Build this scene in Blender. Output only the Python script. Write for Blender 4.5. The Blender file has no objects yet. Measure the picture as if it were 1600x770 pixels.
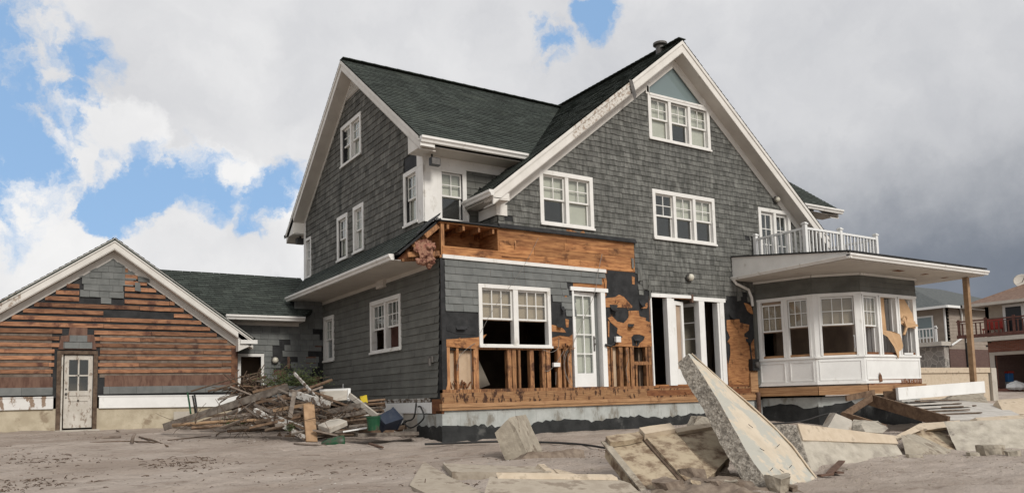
import bpy, bmesh, math, random
from mathutils import Vector, Matrix
SC = bpy.context.scene
COL = SC.collection
# ---------------------------------------------------------------- camera
cam_d = bpy.data.cameras.new('camera'); cam = bpy.data.objects.new('camera', cam_d); COL.objects.link(cam)
_r, _u, _f = [(0.841085,-0.540217,-0.027244),(-0.025669,-0.090174,0.995595),(0.540294,0.836681,0.08971)]
cam.matrix_world = Matrix(((_r[0], _u[0], -_f[0], 0), (_r[1], _u[1], -_f[1], 0), (_r[2], _u[2], -_f[2], 0), (0, 0, 0, 1)))
cam.location = (-6.6435,-12.6998,0.0)
cam_d.sensor_width = 36; cam_d.lens = 27.208; cam_d.shift_y = 0.0804
cam_d.clip_start = 0.1; cam_d.clip_end = 5000
SC.camera = cam
SC.render.resolution_x = 1024; SC.render.resolution_y = 492
# ---------------------------------------------------------------- view, sun, sky
SC.view_settings.view_transform = 'Standard'; SC.view_settings.look = 'None'
SC.view_settings.gamma = 1; SC.view_settings.use_curve_mapping = False
SC.view_settings.exposure = 0.75
SC.cycles.max_bounces = 6; SC.cycles.transparent_max_bounces = 12
SUN_AZ, SUN_EL = math.radians(-88), math.radians(35)     # azimuth counted from +x
sd = bpy.data.lights.new('sun', 'SUN'); sd.energy = 1.5; sd.angle = math.radians(16); sd.color = (1, .955, .89)
sun = bpy.data.objects.new('sun', sd); COL.objects.link(sun)
_sv = Vector((math.cos(SUN_AZ)*math.cos(SUN_EL), math.sin(SUN_AZ)*math.cos(SUN_EL), math.sin(SUN_EL)))
sun.rotation_euler = _sv.to_track_quat('Z', 'Y').to_euler(); sun.location = _sv*80

W = bpy.data.worlds.new('World'); SC.world = W; W.use_nodes = True
nt = W.node_tree; nt.nodes.clear()
def N(t, **k):
    n = nt.nodes.new(t)
    for a, b in k.items(): setattr(n, a, b)
    return n
def L(a, b): nt.links.new(a, b)
def M_(op, a, b=None, c=None, clamp=False):
    n = N('ShaderNodeMath', operation=op, use_clamp=clamp)
    for i, v in enumerate((a, b, c)):
        if v is None: continue
        if isinstance(v, (int, float)): n.inputs[i].default_value = v
        else: L(v, n.inputs[i])
    return n.outputs[0]
def VM(op, a, b):
    n = N('ShaderNodeVectorMath', operation=op)
    for i, v in enumerate((a, b)):
        if isinstance(v, tuple): n.inputs[i].default_value = v
        elif v is not None: L(v, n.inputs[i])
    return n.outputs['Value'] if op == 'DOT_PRODUCT' else n.outputs[0]
def SS(v, lo, hi):
    n = N('ShaderNodeMapRange', interpolation_type='SMOOTHSTEP'); L(v, n.inputs[0])
    n.inputs[1].default_value = lo; n.inputs[2].default_value = hi
    return n.outputs[0]
def NOISE(vec, sc, det=5, rough=.55, color=False):
    n = N('ShaderNodeTexNoise'); L(vec, n.inputs['Vector']); n.inputs['Scale'].default_value = sc
    n.inputs['Detail'].default_value = det; n.inputs['Roughness'].default_value = rough
    return n.outputs['Color' if color else 'Fac']
def MIXC(f, a, b):
    n = N('ShaderNodeMix', data_type='RGBA')
    if isinstance(f, (int, float)): n.inputs[0].default_value = f
    else: L(f, n.inputs[0])
    for i, v in ((6, a), (7, b)):
        if isinstance(v, tuple): n.inputs[i].default_value = (*v, 1)
        else: L(v, n.inputs[i])
    return n.outputs[2]
tc = N('ShaderNodeTexCoord'); D = VM('NORMALIZE', tc.outputs['Generated'], None)
sky = N('ShaderNodeTexSky', sky_type='NISHITA'); sky.sun_disc = False
sky.sun_elevation = SUN_EL; sky.sun_rotation = math.pi/2 - SUN_AZ
sky.air_density = 1.0; sky.dust_density = .6; sky.ozone_density = 1.5
# clouds: fields of noise on the sky direction, torn open where the blue shows
warp = VM('SUBTRACT', NOISE(D, 3.2, 6, .6, True), (.5, .5, .5))
wn = N('ShaderNodeVectorMath', operation='SCALE'); L(warp, wn.inputs[0]); wn.inputs['Scale'].default_value = .16
warp2 = VM('SUBTRACT', NOISE(D, 12, 7, .68, True), (.5, .5, .5))
wn2 = N('ShaderNodeVectorMath', operation='SCALE'); L(warp2, wn2.inputs[0]); wn2.inputs['Scale'].default_value = .085
DW = VM('NORMALIZE', VM('ADD', VM('ADD', D, wn.outputs[0]), wn2.outputs[0]), None)
gap = None
for (d, rad, amp) in [((-0.0101,0.955,0.2965), .065, .85), ((0.0302,0.9484,0.3155), .045, .7), ((0.0253,0.959,0.2823), .05, .62), ((0.0982,0.9638,0.2478), .045, .8), ((0.1338,0.9562,0.2602), .04, .7), ((0.1949,0.9443,0.2651), .05, .5), ((0.2585,0.9292,0.2641), .042, .65), ((0.0666,0.922,0.3814), .035, .5), ((0.0654,0.9365,0.3446), .018, .6),
                      ((0.013,0.9208,0.3899), .07, .5), ((0.2523,0.9431,0.2165), .03, .6), ((0.5351,0.7283,0.4281), .034, .72), ((0.5755,0.6761,0.4601), .038, .52), ((0.5209,0.7243,0.4518), .022, .5), ((-0.103,0.9498,0.2955), .12, .9), ((-0.1218,0.9164,0.3813), .15, .6)]:
    dt = M_('SUBTRACT', M_('MULTIPLY', VM('DOT_PRODUCT', DW, d), 1.0), math.cos(rad*1.45))
    v = M_('MULTIPLY', M_('DIVIDE', dt, 1-math.cos(rad*1.45), clamp=True), amp)
    gap = v if gap is None else M_('MAXIMUM', gap, v)
big = NOISE(VM('ADD', D, wn2.outputs[0]), 6.5, 8, .6)
fine = NOISE(DW, 13, 7, .6)
edge = M_('ADD', M_('MULTIPLY', M_('SUBTRACT', big, .5), 1.5), M_('MULTIPLY', M_('SUBTRACT', fine, .5), 2.2))
open_ = SS(M_('ADD', gap, M_('MULTIPLY', edge, M_('MULTIPLY', gap, 2.2, clamp=True))), .20, .66)
# brightness of the cloud body
soft = NOISE(D, 2.4, 4, .5)
billow = NOISE(DW, 7.5, 7, .55)
cum = None
for (d, rad) in [((0.0902,0.9547,0.2836), .06), ((0.1527,0.9638,0.2185), .075), ((0.2079,0.9527,0.2218), .075), ((0.2655,0.9403,0.2132), .06), ((0.0057,0.9691,0.2467), .06), ((-0.0037,0.9869,0.1615), .09), ((0.0461,0.9554,0.2917), .03)]:
    dt = M_('SUBTRACT', VM('DOT_PRODUCT', DW, d), math.cos(rad*1.4))
    v = M_('DIVIDE', dt, 1-math.cos(rad*1.4), clamp=True)
    cum = v if cum is None else M_('MAXIMUM', cum, v)
storm_d = (0.9212,0.374,0.1078)
sepd = N('ShaderNodeSeparateXYZ'); L(DW, sepd.inputs[0])
storm = M_('MULTIPLY', SS(VM('DOT_PRODUCT', DW, storm_d), math.cos(.55), math.cos(.12)), M_('SUBTRACT', 1, M_('MULTIPLY', SS(sepd.outputs[2], .14, .34), .86)))
tone = M_('ADD', M_('MULTIPLY', M_('SUBTRACT', soft, .5), .9), M_('MULTIPLY', M_('SUBTRACT', billow, .5), .9))
tone = M_('ADD', tone, M_('MULTIPLY', SS(M_('ADD', cum, M_('MULTIPLY', M_('SUBTRACT', fine, .5), 1.2)), .15, .6), .42))
tone = M_('SUBTRACT', tone, M_('MULTIPLY', SS(VM('DOT_PRODUCT', DW, (0.1967,0.9671,0.1612)), math.cos(.13), math.cos(.05)), .25))
bright = M_('ADD', .5, tone, clamp=True)
cl = MIXC(bright, (3.9, 4.0, 4.3), (7.3, 7.25, 7.2))
cl = MIXC(M_('MULTIPLY', storm, .95), cl, MIXC(bright, (.85, 1.05, 1.42), (1.75, 1.95, 2.3)))
blue = MIXC(.8, sky.outputs[0], (2.3, 3.8, 6.0))
final = MIXC(open_, cl, blue)
bg = N('ShaderNodeBackground'); L(final, bg.inputs[0]); bg.inputs[1].default_value = .077
ow = N('ShaderNodeOutputWorld'); L(bg.outputs[0], ow.inputs[0])

# ---------------------------------------------------------------- materials
MATS = {}
def mat(name, c1, c2=None, rough=.85, scale=6, stretch=(1, 1, 1), bump=0, bscale=40, rnd=0, c3=None, c3s=3, c3t=(.55, .65), metal=0, detail=5, spec=.3, c3stretch=(1,1,1)):
    """base colour wanders between c1 and c2, patches of c3 (wear, stains) with their own outline; rnd: each board or shingle differs"""
    global nt
    m = bpy.data.materials.new(name); m.use_nodes = True; nt = m.node_tree; nt.nodes.clear()
    tcx = N('ShaderNodeTexCoord'); o = tcx.outputs['Object']
    def ST(s):
        mp = N('ShaderNodeMapping'); L(o, mp.inputs[0]); mp.inputs['Scale'].default_value = s; return mp.outputs[0]
    base = c1 if c2 is None else MIXC(SS(NOISE(ST(stretch), scale, detail, .6), .32, .68), c1, c2)
    if c3 is not None:
        base = MIXC(SS(NOISE(ST(c3stretch), c3s, 6, .65), *c3t), base, c3)
    if rnd:
        at = N('ShaderNodeAttribute', attribute_name='rnd')
        k = M_('ADD', 1-rnd, M_('MULTIPLY', at.outputs['Fac'], 2*rnd))
        hs = N('ShaderNodeHueSaturation'); L(k, hs.inputs['Value'])
        if isinstance(base, tuple): hs.inputs['Color'].default_value = (*base, 1)
        else: L(base, hs.inputs['Color'])
        base = hs.outputs[0]
    b = N('ShaderNodeBsdfPrincipled')
    if isinstance(base, tuple): b.inputs['Base Color'].default_value = (*base, 1)
    else: L(base, b.inputs['Base Color'])
    b.inputs['Roughness'].default_value = rough; b.inputs['Metallic'].default_value = metal
    b.inputs['Specular IOR Level'].default_value = spec
    if bump:
        bn = N('ShaderNodeBump'); bn.inputs['Strength'].default_value = 1; bn.inputs['Distance'].default_value = bump
        L(NOISE(ST(stretch), bscale, 4, .6), bn.inputs['Height']); L(bn.outputs[0], b.inputs['Normal'])
    out = N('ShaderNodeOutputMaterial'); L(b.outputs[0], out.inputs[0]); MATS[name] = m
    return m
mat('shingle_weathered', (.083, .083, .075), (.162, .162, .149), .9, 5, (2.5, 2.5, .7), .002, 60, .22, c3=(.07, .071, .066), c3s=1.5, c3t=(.5, .74), c3stretch=(1.8, 1.8, .7))
mat('shingle_side', (.09, .088, .077), (.146, .143, .128), .9, 5, (2.5, 2.5, .7), .002, 60, .3, c3=(.06, .06, .054), c3s=1.5, c3t=(.5, .7), c3stretch=(1.8, 1.8, .7))
mat('siding_grey', (.125, .131, .126), (.165, .17, .163), .85, 4, (1, 1, 1), .001, 60, .09)
mat('siding_side', (.105, .105, .094), (.138, .138, .124), .85, 3, (1, 1, 1), .001, 60, .08, c3=(.15, .15, .14), c3s=1.4, c3t=(.62, .75))
mat('roof_shingle', (.030, .037, .032), (.055, .065, .056), .95, 16, (1, 1, 1), .004, 120, .3, c3=(.062, .072, .06), c3s=1.2, c3t=(.5, .75))
mat('felt', (.013, .0135, .014), (.03, .03, .031), .7, 5, (1, 1, 1), .004, 9, c3=(.05, .048, .045), c3s=2.5, c3t=(.6, .75))
mat('sheathing', (.22, .088, .034), (.44, .212, .085), .8, 4, (.6, .6, 4), .003, 30, .22, c3=(.09, .035, .016), c3s=2.4, c3t=(.53, .68), c3stretch=(.8, .8, 1.7))
mat('plywood', (.25, .105, .042), (.44, .215, .088), .8, 5, (.8, .8, 5), .003, 30, .1, c3=(.10, .042, .02), c3s=3.2, c3t=(.54, .66))
mat('stud_wood', (.16, .07, .032), (.40, .205, .09), .75, 7, (5, 5, .5), .001, 30, .32, c3=(.07, .032, .018), c3s=4, c3t=(.5, .64))
mat('rim_wood', (.33, .19, .09), (.20, .095, .045), .8, 8, (.5, .5, 7), .004, 14, 0, c3=(.05, .022, .012), c3s=5, c3t=(.53, .6), c3stretch=(2.6, 2.6, .9))
mat('beam_wood', (.27, .145, .07), (.42, .245, .125), .75, 5, (.5, .5, 7), .001, 30, .1, c3=(.13, .055, .025), c3s=1.6, c3t=(.55, .72))
mat('batten_wood', (.17, .078, .042), (.34, .172, .094), .8, 7, (.5, .5, 5), .001, 30, .42, c3=(.10, .045, .03), c3s=3.2, c3t=(.5, .66))
mat('dark_wood', (.12, .045, .02), (.2, .085, .035), .85, 5, (1, 1, 3), .001, 30, .1)
mat('red_brown_boards', (.10, .052, .038), (.17, .10, .072), .85, 5, (2.5, 2.5, .7), .001, 30, .15)
mat('old_board', (.14, .11, .088), (.24, .195, .16), .9, 8, (1, 1, 1), .001, 60, .3)
mat('grey_lumber', (.105, .085, .07), (.21, .18, .15), .9, 9, (1, 1, 1), .002, 50, .3, c3=(.07, .05, .04), c3s=4, c3t=(.55, .7))
mat('brown_lumber', (.10, .062, .04), (.19, .125, .08), .9, 9, (1, 1, 1), .002, 50, .3)
mat('peeling_lumber', (.46, .44, .40), (.60, .58, .54), .8, 5, (1, 1, 1), .001, 50, .1, c3=(.14, .105, .08), c3s=8, c3t=(.46, .54))
mat('orange_lumber', (.27, .17, .095), (.38, .25, .15), .85, 6, (1, 1, 1), .001, 50, .1, c3=(.2, .15, .11), c3s=3, c3t=(.55, .68))
mat('white_paint', (.72, .715, .69), (.78, .775, .75), .55, 3, (1, 1, 1), 0, 40, c3=(.58, .555, .51), c3s=5, c3t=(.58, .76), c3stretch=(1, 1, .5))
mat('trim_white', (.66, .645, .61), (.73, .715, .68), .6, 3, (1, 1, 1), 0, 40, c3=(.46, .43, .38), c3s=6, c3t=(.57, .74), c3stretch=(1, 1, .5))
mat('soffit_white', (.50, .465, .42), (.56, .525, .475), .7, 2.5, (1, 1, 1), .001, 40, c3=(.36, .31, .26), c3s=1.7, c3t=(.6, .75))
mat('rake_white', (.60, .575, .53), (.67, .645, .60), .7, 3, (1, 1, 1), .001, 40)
mat('peeled_rake', (.60, .575, .53), (.55, .52, .47), .8, 3, (1, 1, 1), .002, 60, c3=(.33, .27, .22), c3s=14, c3t=(.5, .56))
mat('door_old', (.44, .405, .35), (.54, .505, .45), .75, 4, (1, 1, 1), .001, 50, c3=(.24, .19, .15), c3s=16, c3t=(.54, .64), c3stretch=(1, 1, .4))
mat('chipped_band', (.66, .65, .62), (.60, .58, .55), .8, 4, (1, 1, 1), .001, 50, c3=(.25, .18, .13), c3s=7, c3t=(.5, .56), c3stretch=(1, 1, .45))
mat('stucco', (.38, .325, .235), (.50, .44, .33), .9, 3, (1, 1, 1), .006, 30, c3=(.27, .215, .15), c3s=2.2, c3t=(.56, .68))
mat('found_block', (.33, .345, .325), (.43, .445, .425), .9, 3, (1, 1, 1), .003, 40, c3=(.20, .185, .155), c3s=3.2, c3t=(.5, .68), c3stretch=(1, 1, .5))
mat('joint', (.28, .285, .27), (.36, .365, .35), .9, 5)
mat('tar', (.015, .016, .016), (.03, .031, .031), .75, 4, (1, 1, 1), .006, 18, c3=(.085, .085, .08), c3s=2.0, c3t=(.58, .72))
mat('skirt_concrete', (.38, .35, .30), (.47, .43, .37), .9, 3, (1, 1, 1), .003, 40, c3=(.26, .21, .16), c3s=2.2, c3t=(.55, .7))
mat('concrete', (.27, .235, .185), (.39, .345, .275), .92, 5, (1, 1, 1), .01, 22, c3=(.17, .135, .10), c3s=4.5, c3t=(.52, .66))
mat('painted_concrete', (.56, .485, .38), (.48, .41, .315), .85, 4, (1, 1, 1), .004, 40, c3=(.41, .40, .35), c3s=2.6, c3t=(.46, .53))
mat('panel_concrete', (.43, .355, .25), (.31, .24, .165), .9, 4.5, (1, 1, 1), .009, 24, c3=(.14, .092, .058), c3s=4.5, c3t=(.44, .66))
mat('clay', (.14, .105, .08), (.25, .20, .155), .95, 8, bump=.008, bscale=20)
mat('seawall', (.37, .335, .275), (.46, .42, .35), .9, 7, (1, 1, 1), .008, 26, c3=(.27, .24, .20), c3s=4.5, c3t=(.42, .70), c3stretch=(.8, .8, 1.4))
mat('cap_beige', (.46, .375, .275), (.55, .46, .35), .85, 5, (1, 1, 1), .003, 30, c3=(.34, .275, .20), c3s=5, c3t=(.54, .68))
mat('sandy_slab', (.33, .28, .22), (.44, .385, .31), .95, 4, (1, 1, 1), .006, 26, c3=(.24, .195, .15), c3s=4, c3t=(.5, .64))
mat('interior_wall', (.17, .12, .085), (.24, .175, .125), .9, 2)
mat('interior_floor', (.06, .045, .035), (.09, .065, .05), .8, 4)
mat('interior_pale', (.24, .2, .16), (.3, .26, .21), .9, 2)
mat('drywall', (.45, .33, .22), (.54, .41, .29), .9, 3, (1, 1, 1), .002, 20, c3=(.2, .14, .09), c3s=2.5, c3t=(.6, .72))
mat('blind_grey', (.50, .47, .42), (.58, .55, .49), .9, 2)
mat('blind_tan', (.36, .27, .20), (.43, .33, .25), .9, 2)
mat('kraft', (.46, .29, .155), (.56, .37, .215), .85, 3, (1, 1, 1), .006, 6)
mat('insulation', (.27, .115, .085), (.48, .32, .2), .95, 9, (1, 1, 1), .02, 30, c3=(.13, .05, .035), c3s=9, c3t=(.45, .58))
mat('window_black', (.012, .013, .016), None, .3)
mat('black_metal', (.02, .02, .02), None, .5)
mat('dark_metal', (.09, .085, .08), (.14, .13, .12), .5, 8, metal=.4)
mat('white_plastic', (.72, .72, .70), None, .4)
mat('lamp_glass', (.55, .52, .43), (.62, .59, .5), .3, 4)
mat('wire', (.22, .2, .18), None, .6)
mat('black_wire', (.025, .024, .023), None, .6)
mat('green_plastic', (.008, .05, .022), (.012, .085, .035), .45, 5, c3=(.06, .055, .04), c3s=5, c3t=(.5, .65))
mat('blue_plastic', (.02, .027, .045), (.03, .04, .06), .5, 5, c3=(.10, .095, .09), c3s=3, c3t=(.52, .7))
mat('cooler_blue', (.03, .13, .32), None, .5)
mat('red_plastic', (.30, .03, .02), None, .5)
mat('yellow_plastic', (.62, .47, .03), None, .5)
mat('grey_bin', (.25, .26, .26), None, .5)
mat('bark', (.075, .05, .035), (.14, .10, .07), .95, 12, bump=.002)
mat('leaves', (.03, .045, .015), (.07, .085, .03), .9, 8)
mat('rust', (.085, .05, .035), (.15, .09, .065), .85, 9, bump=.002)
mat('neighbour_siding', (.27, .225, .185), (.32, .27, .225), .85, 2)
mat('neighbour_stucco', (.36, .31, .25), (.42, .37, .30), .9, 2)
mat('neighbour_roof', (.07, .077, .077), (.11, .118, .115), .9, 6, (1, 1, 1), 0, 40, .2)
mat('brown_roof', (.15, .095, .07), (.21, .14, .105), .9, 6, (1, 1, 1), 0, 40, .2)
mat('deck_red', (.085, .035, .027), (.13, .06, .046), .8, 4)
mat('garage_white', (.42, .385, .335), (.47, .435, .385), .7, 3)
mat('shard', (.40, .375, .34), (.52, .495, .455), .8, 4)

def special(name, fn):
    global nt
    m = bpy.data.materials.new(name); m.use_nodes = True; nt = m.node_tree; nt.nodes.clear(); fn()
    MATS[name] = m
def _glass(refl, tint, haze, dc=(.5, .5, .47)):
    def f():
        lw = N('ShaderNodeLayerWeight'); lw.inputs[0].default_value = .5
        k = M_('ADD', M_('MULTIPLY', M_('POWER', lw.outputs['Facing'], 4.0), .9), .045+refl, clamp=True)
        gl = N('ShaderNodeBsdfGlossy'); gl.inputs['Roughness'].default_value = .03; gl.inputs[0].default_value = (.9, .95, 1, 1)
        tr = N('ShaderNodeBsdfTransparent'); tr.inputs[0].default_value = (*tint, 1)
        df = N('ShaderNodeBsdfDiffuse'); df.inputs[0].default_value = (*dc, 1)
        m1 = N('ShaderNodeMixShader'); m1.inputs[0].default_value = haze; L(tr.outputs[0], m1.inputs[1]); L(df.outputs[0], m1.inputs[2])
        m2 = N('ShaderNodeMixShader'); L(k, m2.inputs[0]); L(m1.outputs[0], m2.inputs[1]); L(gl.outputs[0], m2.inputs[2])
        o = N('ShaderNodeOutputMaterial'); L(m2.outputs[0], o.inputs[0])
    return f
special('glass', _glass(-.01, (.93, .95, .93), .03))
special('gable_glass', _glass(.0, (.4, .55, .56), .62, (.25, .31, .31)))
def _bricks(c1, c2, mo, sc, stretch=(1, 1, 1), axis='xz', w=.22, h=.075):
    def f():
        tcx = N('ShaderNodeTexCoord'); sx = N('ShaderNodeSeparateXYZ'); L(tcx.outputs['Object'], sx.inputs[0])
        cx = N('ShaderNodeCombineXYZ'); L(M_('ADD', sx.outputs[0], sx.outputs[1]), cx.inputs[0]); L(sx.outputs[2], cx.inputs[1])
        b = N('ShaderNodeTexBrick'); L(cx.outputs[0], b.inputs['Vector']); b.inputs['Scale'].default_value = 1
        b.inputs['Brick Width'].default_value = w; b.inputs['Row Height'].default_value = h; b.inputs['Mortar Size'].default_value = .007
        b.inputs['Color1'].default_value = (*c1, 1); b.inputs['Color2'].default_value = (*c2, 1); b.inputs['Mortar'].default_value = (*mo, 1)
        p = N('ShaderNodeBsdfPrincipled'); L(b.outputs[0], p.inputs[0]); p.inputs['Roughness'].default_value = .9
        bn = N('ShaderNodeBump'); bn.inputs['Distance'].default_value = .01; bn.invert = True; L(b.outputs['Fac'], bn.inputs['Height']); L(bn.outputs[0], p.inputs['Normal'])
        o = N('ShaderNodeOutputMaterial'); L(p.outputs[0], o.inputs[0])
    return f
special('brick', _bricks((.20, .07, .045), (.28, .11, .075), (.22, .18, .15), 1))
special('dark_brick', _bricks((.10, .05, .04), (.13, .07, .055), (.12, .1, .09), 1))
def _stones():
    tcx = N('ShaderNodeTexCoord')
    v = N('ShaderNodeTexVoronoi', feature='DISTANCE_TO_EDGE'); v.inputs['Scale'].default_value = 2.6; L(tcx.outputs['Object'], v.inputs['Vector'])
    v2 = N('ShaderNodeTexVoronoi'); v2.inputs['Scale'].default_value = 2.6; L(tcx.outputs['Object'], v2.inputs['Vector'])
    sx = N('ShaderNodeSeparateColor'); L(v2.outputs['Color'], sx.inputs[0])
    c = MIXC(SS(v.outputs[0], .02, .06), (.40, .37, .33), MIXC(sx.outputs[0], (.17, .155, .14), (.30, .27, .24)))
    p = N('ShaderNodeBsdfPrincipled'); L(c, p.inputs[0]); p.inputs['Roughness'].default_value = .9
    o = N('ShaderNodeOutputMaterial'); L(p.outputs[0], o.inputs[0])
special('field_stone', _stones)
def _aggregate():
    tcx = N('ShaderNodeTexCoord')
    v = N('ShaderNodeTexVoronoi'); v.inputs['Scale'].default_value = 34; L(tcx.outputs['Object'], v.inputs['Vector'])
    sx = N('ShaderNodeSeparateColor'); L(v.outputs['Color'], sx.inputs[0])
    nz = NOISE(tcx.outputs['Object'], 16, 6, .7)
    c = MIXC(SS(nz, .34, .58), (.15, .13, .105), MIXC(sx.outputs[0], (.28, .245, .20), (.46, .415, .35)))
    p = N('ShaderNodeBsdfPrincipled'); L(c, p.inputs[0]); p.inputs['Roughness'].default_value = .95
    bn = N('ShaderNodeBump'); bn.inputs['Distance'].default_value = .035
    L(M_('ADD', NOISE(tcx.outputs['Object'], 26, 5, .7), M_('MULTIPLY', v.outputs['Distance'], .5)), bn.inputs['Height']); L(bn.outputs[0], p.inputs['Normal'])
    o = N('ShaderNodeOutputMaterial'); L(p.outputs[0], o.inputs[0])
special('aggregate', _aggregate)
def _sand():
    tcx = N('ShaderNodeTexCoord'); o = tcx.outputs['Object']
    def ST(s, rz=0):
        mp = N('ShaderNodeMapping'); L(o, mp.inputs[0]); mp.inputs['Scale'].default_value = s; mp.inputs['Rotation'].default_value = (0, 0, rz); return mp.outputs[0]
    c = MIXC(SS(NOISE(ST((.5, 1.1, 1), .5), .8, 8, .62), .35, .66), (.39, .32, .267), (.53, .455, .395))
    c = MIXC(SS(NOISE(ST((1, 2.2, 1), .5), 1.6, 9, .7), .52, .72), c, (.28, .222, .18))
    c = MIXC(SS(NOISE(ST((1, 1, 1)), 14, 5, .7), .60, .72), c, (.17, .13, .10))
    c = MIXC(SS(NOISE(ST((1, 1, 1)), 60, 3, .6), .66, .72), c, (.60, .56, .51))
    p = N('ShaderNodeBsdfPrincipled'); L(c, p.inputs[0]); p.inputs['Roughness'].default_value = .97; p.inputs['Specular IOR Level'].default_value = .15
    h = M_('ADD', M_('MULTIPLY', NOISE(ST((1, 1.3, 1), .5), 3.2, 8, .68), 1.0), M_('MULTIPLY', NOISE(o, 34, 5, .65), .35))
    bn = N('ShaderNodeBump'); bn.inputs['Distance'].default_value = .16; bn.inputs['Strength'].default_value = .9
    L(h, bn.inputs['Height']); L(bn.outputs[0], p.inputs['Normal'])
    ou = N('ShaderNodeOutputMaterial'); L(p.outputs[0], ou.inputs[0])
special('sand', _sand)

# ---------------------------------------------------------------- mesh helpers
V = Vector
class FR:
    """a wall frame: u along the wall, n outward, v upward"""
    def __init__(s, o, u, n, v=(0, 0, 1)): s.o = V(o); s.u = V(u).normalized(); s.n = V(n).normalized(); s.v = V(v).normalized()
    def p(s, u, n, v): return s.o + s.u*u + s.n*n + s.v*v
class MB:
    def __init__(s): s.v = []; s.f = []; s.r = []; s.m = []
    def poly(s, pts, r=.5, m=0):
        b = len(s.v); s.v += [tuple(p) for p in pts]; s.f.append(tuple(range(b, b+len(pts)))); s.r.append(r); s.m.append(m)
    def prism(s, pts, ext, r=None, m=0):
        """polygon pts pushed along ext, closed"""
        if r is None: r = random.random()
        pts = [V(p) for p in pts]; ext = V(ext); n = len(pts)
        nn = V((0, 0, 0))
        for i in range(n): nn += pts[i].cross(pts[(i+1) % n])
        if nn.dot(ext) > 0: pts.reverse()
        b = len(s.v); s.v += [tuple(p) for p in pts] + [tuple(p+ext) for p in pts]
        s.f.append(tuple(range(b, b+n))); s.f.append(tuple(range(b+2*n-1, b+n-1, -1)))
        for i in range(n): j = (i+1) % n; s.f.append((b+i, b+n+i, b+n+j, b+j))
        s.r += [r]*(n+2); s.m += [m]*(n+2)
    def obox(s, p, a, b, c, r=None, m=0):
        p, a, b, c = V(p), V(a), V(b), V(c); s.prism([p, p+a, p+a+b, p+b], c, r, m)
    def box(s, F, u0, u1, n0, n1, v0, v1, r=None, m=0):
        s.obox(F.p(u0, n0, v0), F.u*(u1-u0), F.v*(v1-v0), F.n*(n1-n0), r, m)
    def bar(s, a, b, w, t, side=None, r=None, roll=0):
        """a board from a to b, w wide, t thick"""
        a, b = V(a), V(b); d = (b-a).normalized()
        sd_ = V(side) if side is not None else d.cross(V((0, 0, 1)))
        if sd_.length < 1e-3: sd_ = V((1, 0, 0))
        sd_ = (sd_ - d*sd_.dot(d)).normalized(); up = sd_.cross(d).normalized()
        if roll: q = Matrix.Rotation(roll, 3, d); sd_ = q @ sd_; up = q @ up
        s.obox(a - sd_*w/2 - up*t/2, sd_*w, up*t, b-a, r)
    def tube(s, pts, rad, n=7, r=.5, taper=1):
        pts = [V(p) for p in pts]; b0 = len(s.v); k = len(pts)
        for i, p in enumerate(pts):
            d = (pts[min(i+1, k-1)] - pts[max(i-1, 0)]).normalized()
            a = d.cross(V((0, 0, 1)));
            if a.length < .05: a = d.cross(V((0, 1, 0)))
            a.normalize(); c = a.cross(d); q = rad*(1 + (taper-1)*i/max(1, k-1))
            for j in range(n): t = 2*math.pi*j/n; s.v.append(tuple(p + (a*math.cos(t) + c*math.sin(t))*q))
        for i in range(k-1):
            for j in range(n):
                j2 = (j+1) % n; s.f.append((b0+i*n+j, b0+i*n+j2, b0+(i+1)*n+j2, b0+(i+1)*n+j)); s.r.append(r); s.m.append(0)
        s.f.append(tuple(b0+j for j in range(n))); s.r.append(r); s.m.append(0)
        s.f.append(tuple(b0+(k-1)*n+j for j in reversed(range(n)))); s.r.append(r); s.m.append(0)
    def lathe(s, o, ax, prof, n=16):
        """prof: (radius, height) along ax"""
        o, ax = V(o), V(ax).normalized(); a = ax.cross(V((0, 0, 1)))
        if a.length < .1: a = V((1, 0, 0))
        a.normalize(); c = a.cross(ax); b0 = len(s.v)
        for (q, h) in prof:
            for j in range(n): t = 2*math.pi*j/n; s.v.append(tuple(o + ax*h + (a*math.cos(t)+c*math.sin(t))*q))
        for i in range(len(prof)-1):
            for j in range(n):
                j2 = (j+1) % n; s.f.append((b0+i*n+j, b0+i*n+j2, b0+(i+1)*n+j2, b0+(i+1)*n+j)); s.r.append(.5); s.m.append(0)
        s.f.append(tuple(b0+j for j in range(n))); s.r.append(.5); s.m.append(0)
        s.f.append(tuple(b0+(len(prof)-1)*n+j for j in reversed(range(n)))); s.r.append(.5); s.m.append(0)
    def build(s, name, mats, parent=None, fix=True, bevel=0, smooth=False, label=None, rough=0, sub=0):
        root = parent
        while root is not None and root.parent: root = root.parent
        o0 = root.location if root is not None else V((0, 0, 0))
        me = bpy.data.meshes.new(name); me.from_pydata([tuple(V(p)-o0) for p in s.v], [], s.f)
        ms = mats if isinstance(mats, (list, tuple)) else [mats]
        for k in ms: me.materials.append(MATS[k])
        me.polygons.foreach_set('material_index', s.m)
        at = me.attributes.new('rnd', 'FLOAT', 'FACE'); at.data.foreach_set('value', s.r)
        if fix or bevel or sub:
            bm = bmesh.new(); bm.from_mesh(me)
            if fix: bmesh.ops.recalc_face_normals(bm, faces=bm.faces)
            if sub:
                bmesh.ops.remove_doubles(bm, verts=bm.verts, dist=.0005)
                bmesh.ops.subdivide_edges(bm, edges=bm.edges, cuts=sub, use_grid_fill=True)
                rg = random.Random(len(s.v)+sub)
                from mathutils import noise as nz
                for vv in bm.verts:
                    q = vv.co; k = nz.noise(q*2.3)*.6 + nz.noise(q*7)*.4 + nz.noise(q*19)*.22
                    vv.co = q + vv.normal*k*rough
            if bevel: bmesh.ops.bevel(bm, geom=list(bm.edges)+list(bm.verts), offset=bevel, segments=1, affect='EDGES', profile=.6)
            bm.to_mesh(me); bm.free()
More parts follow.
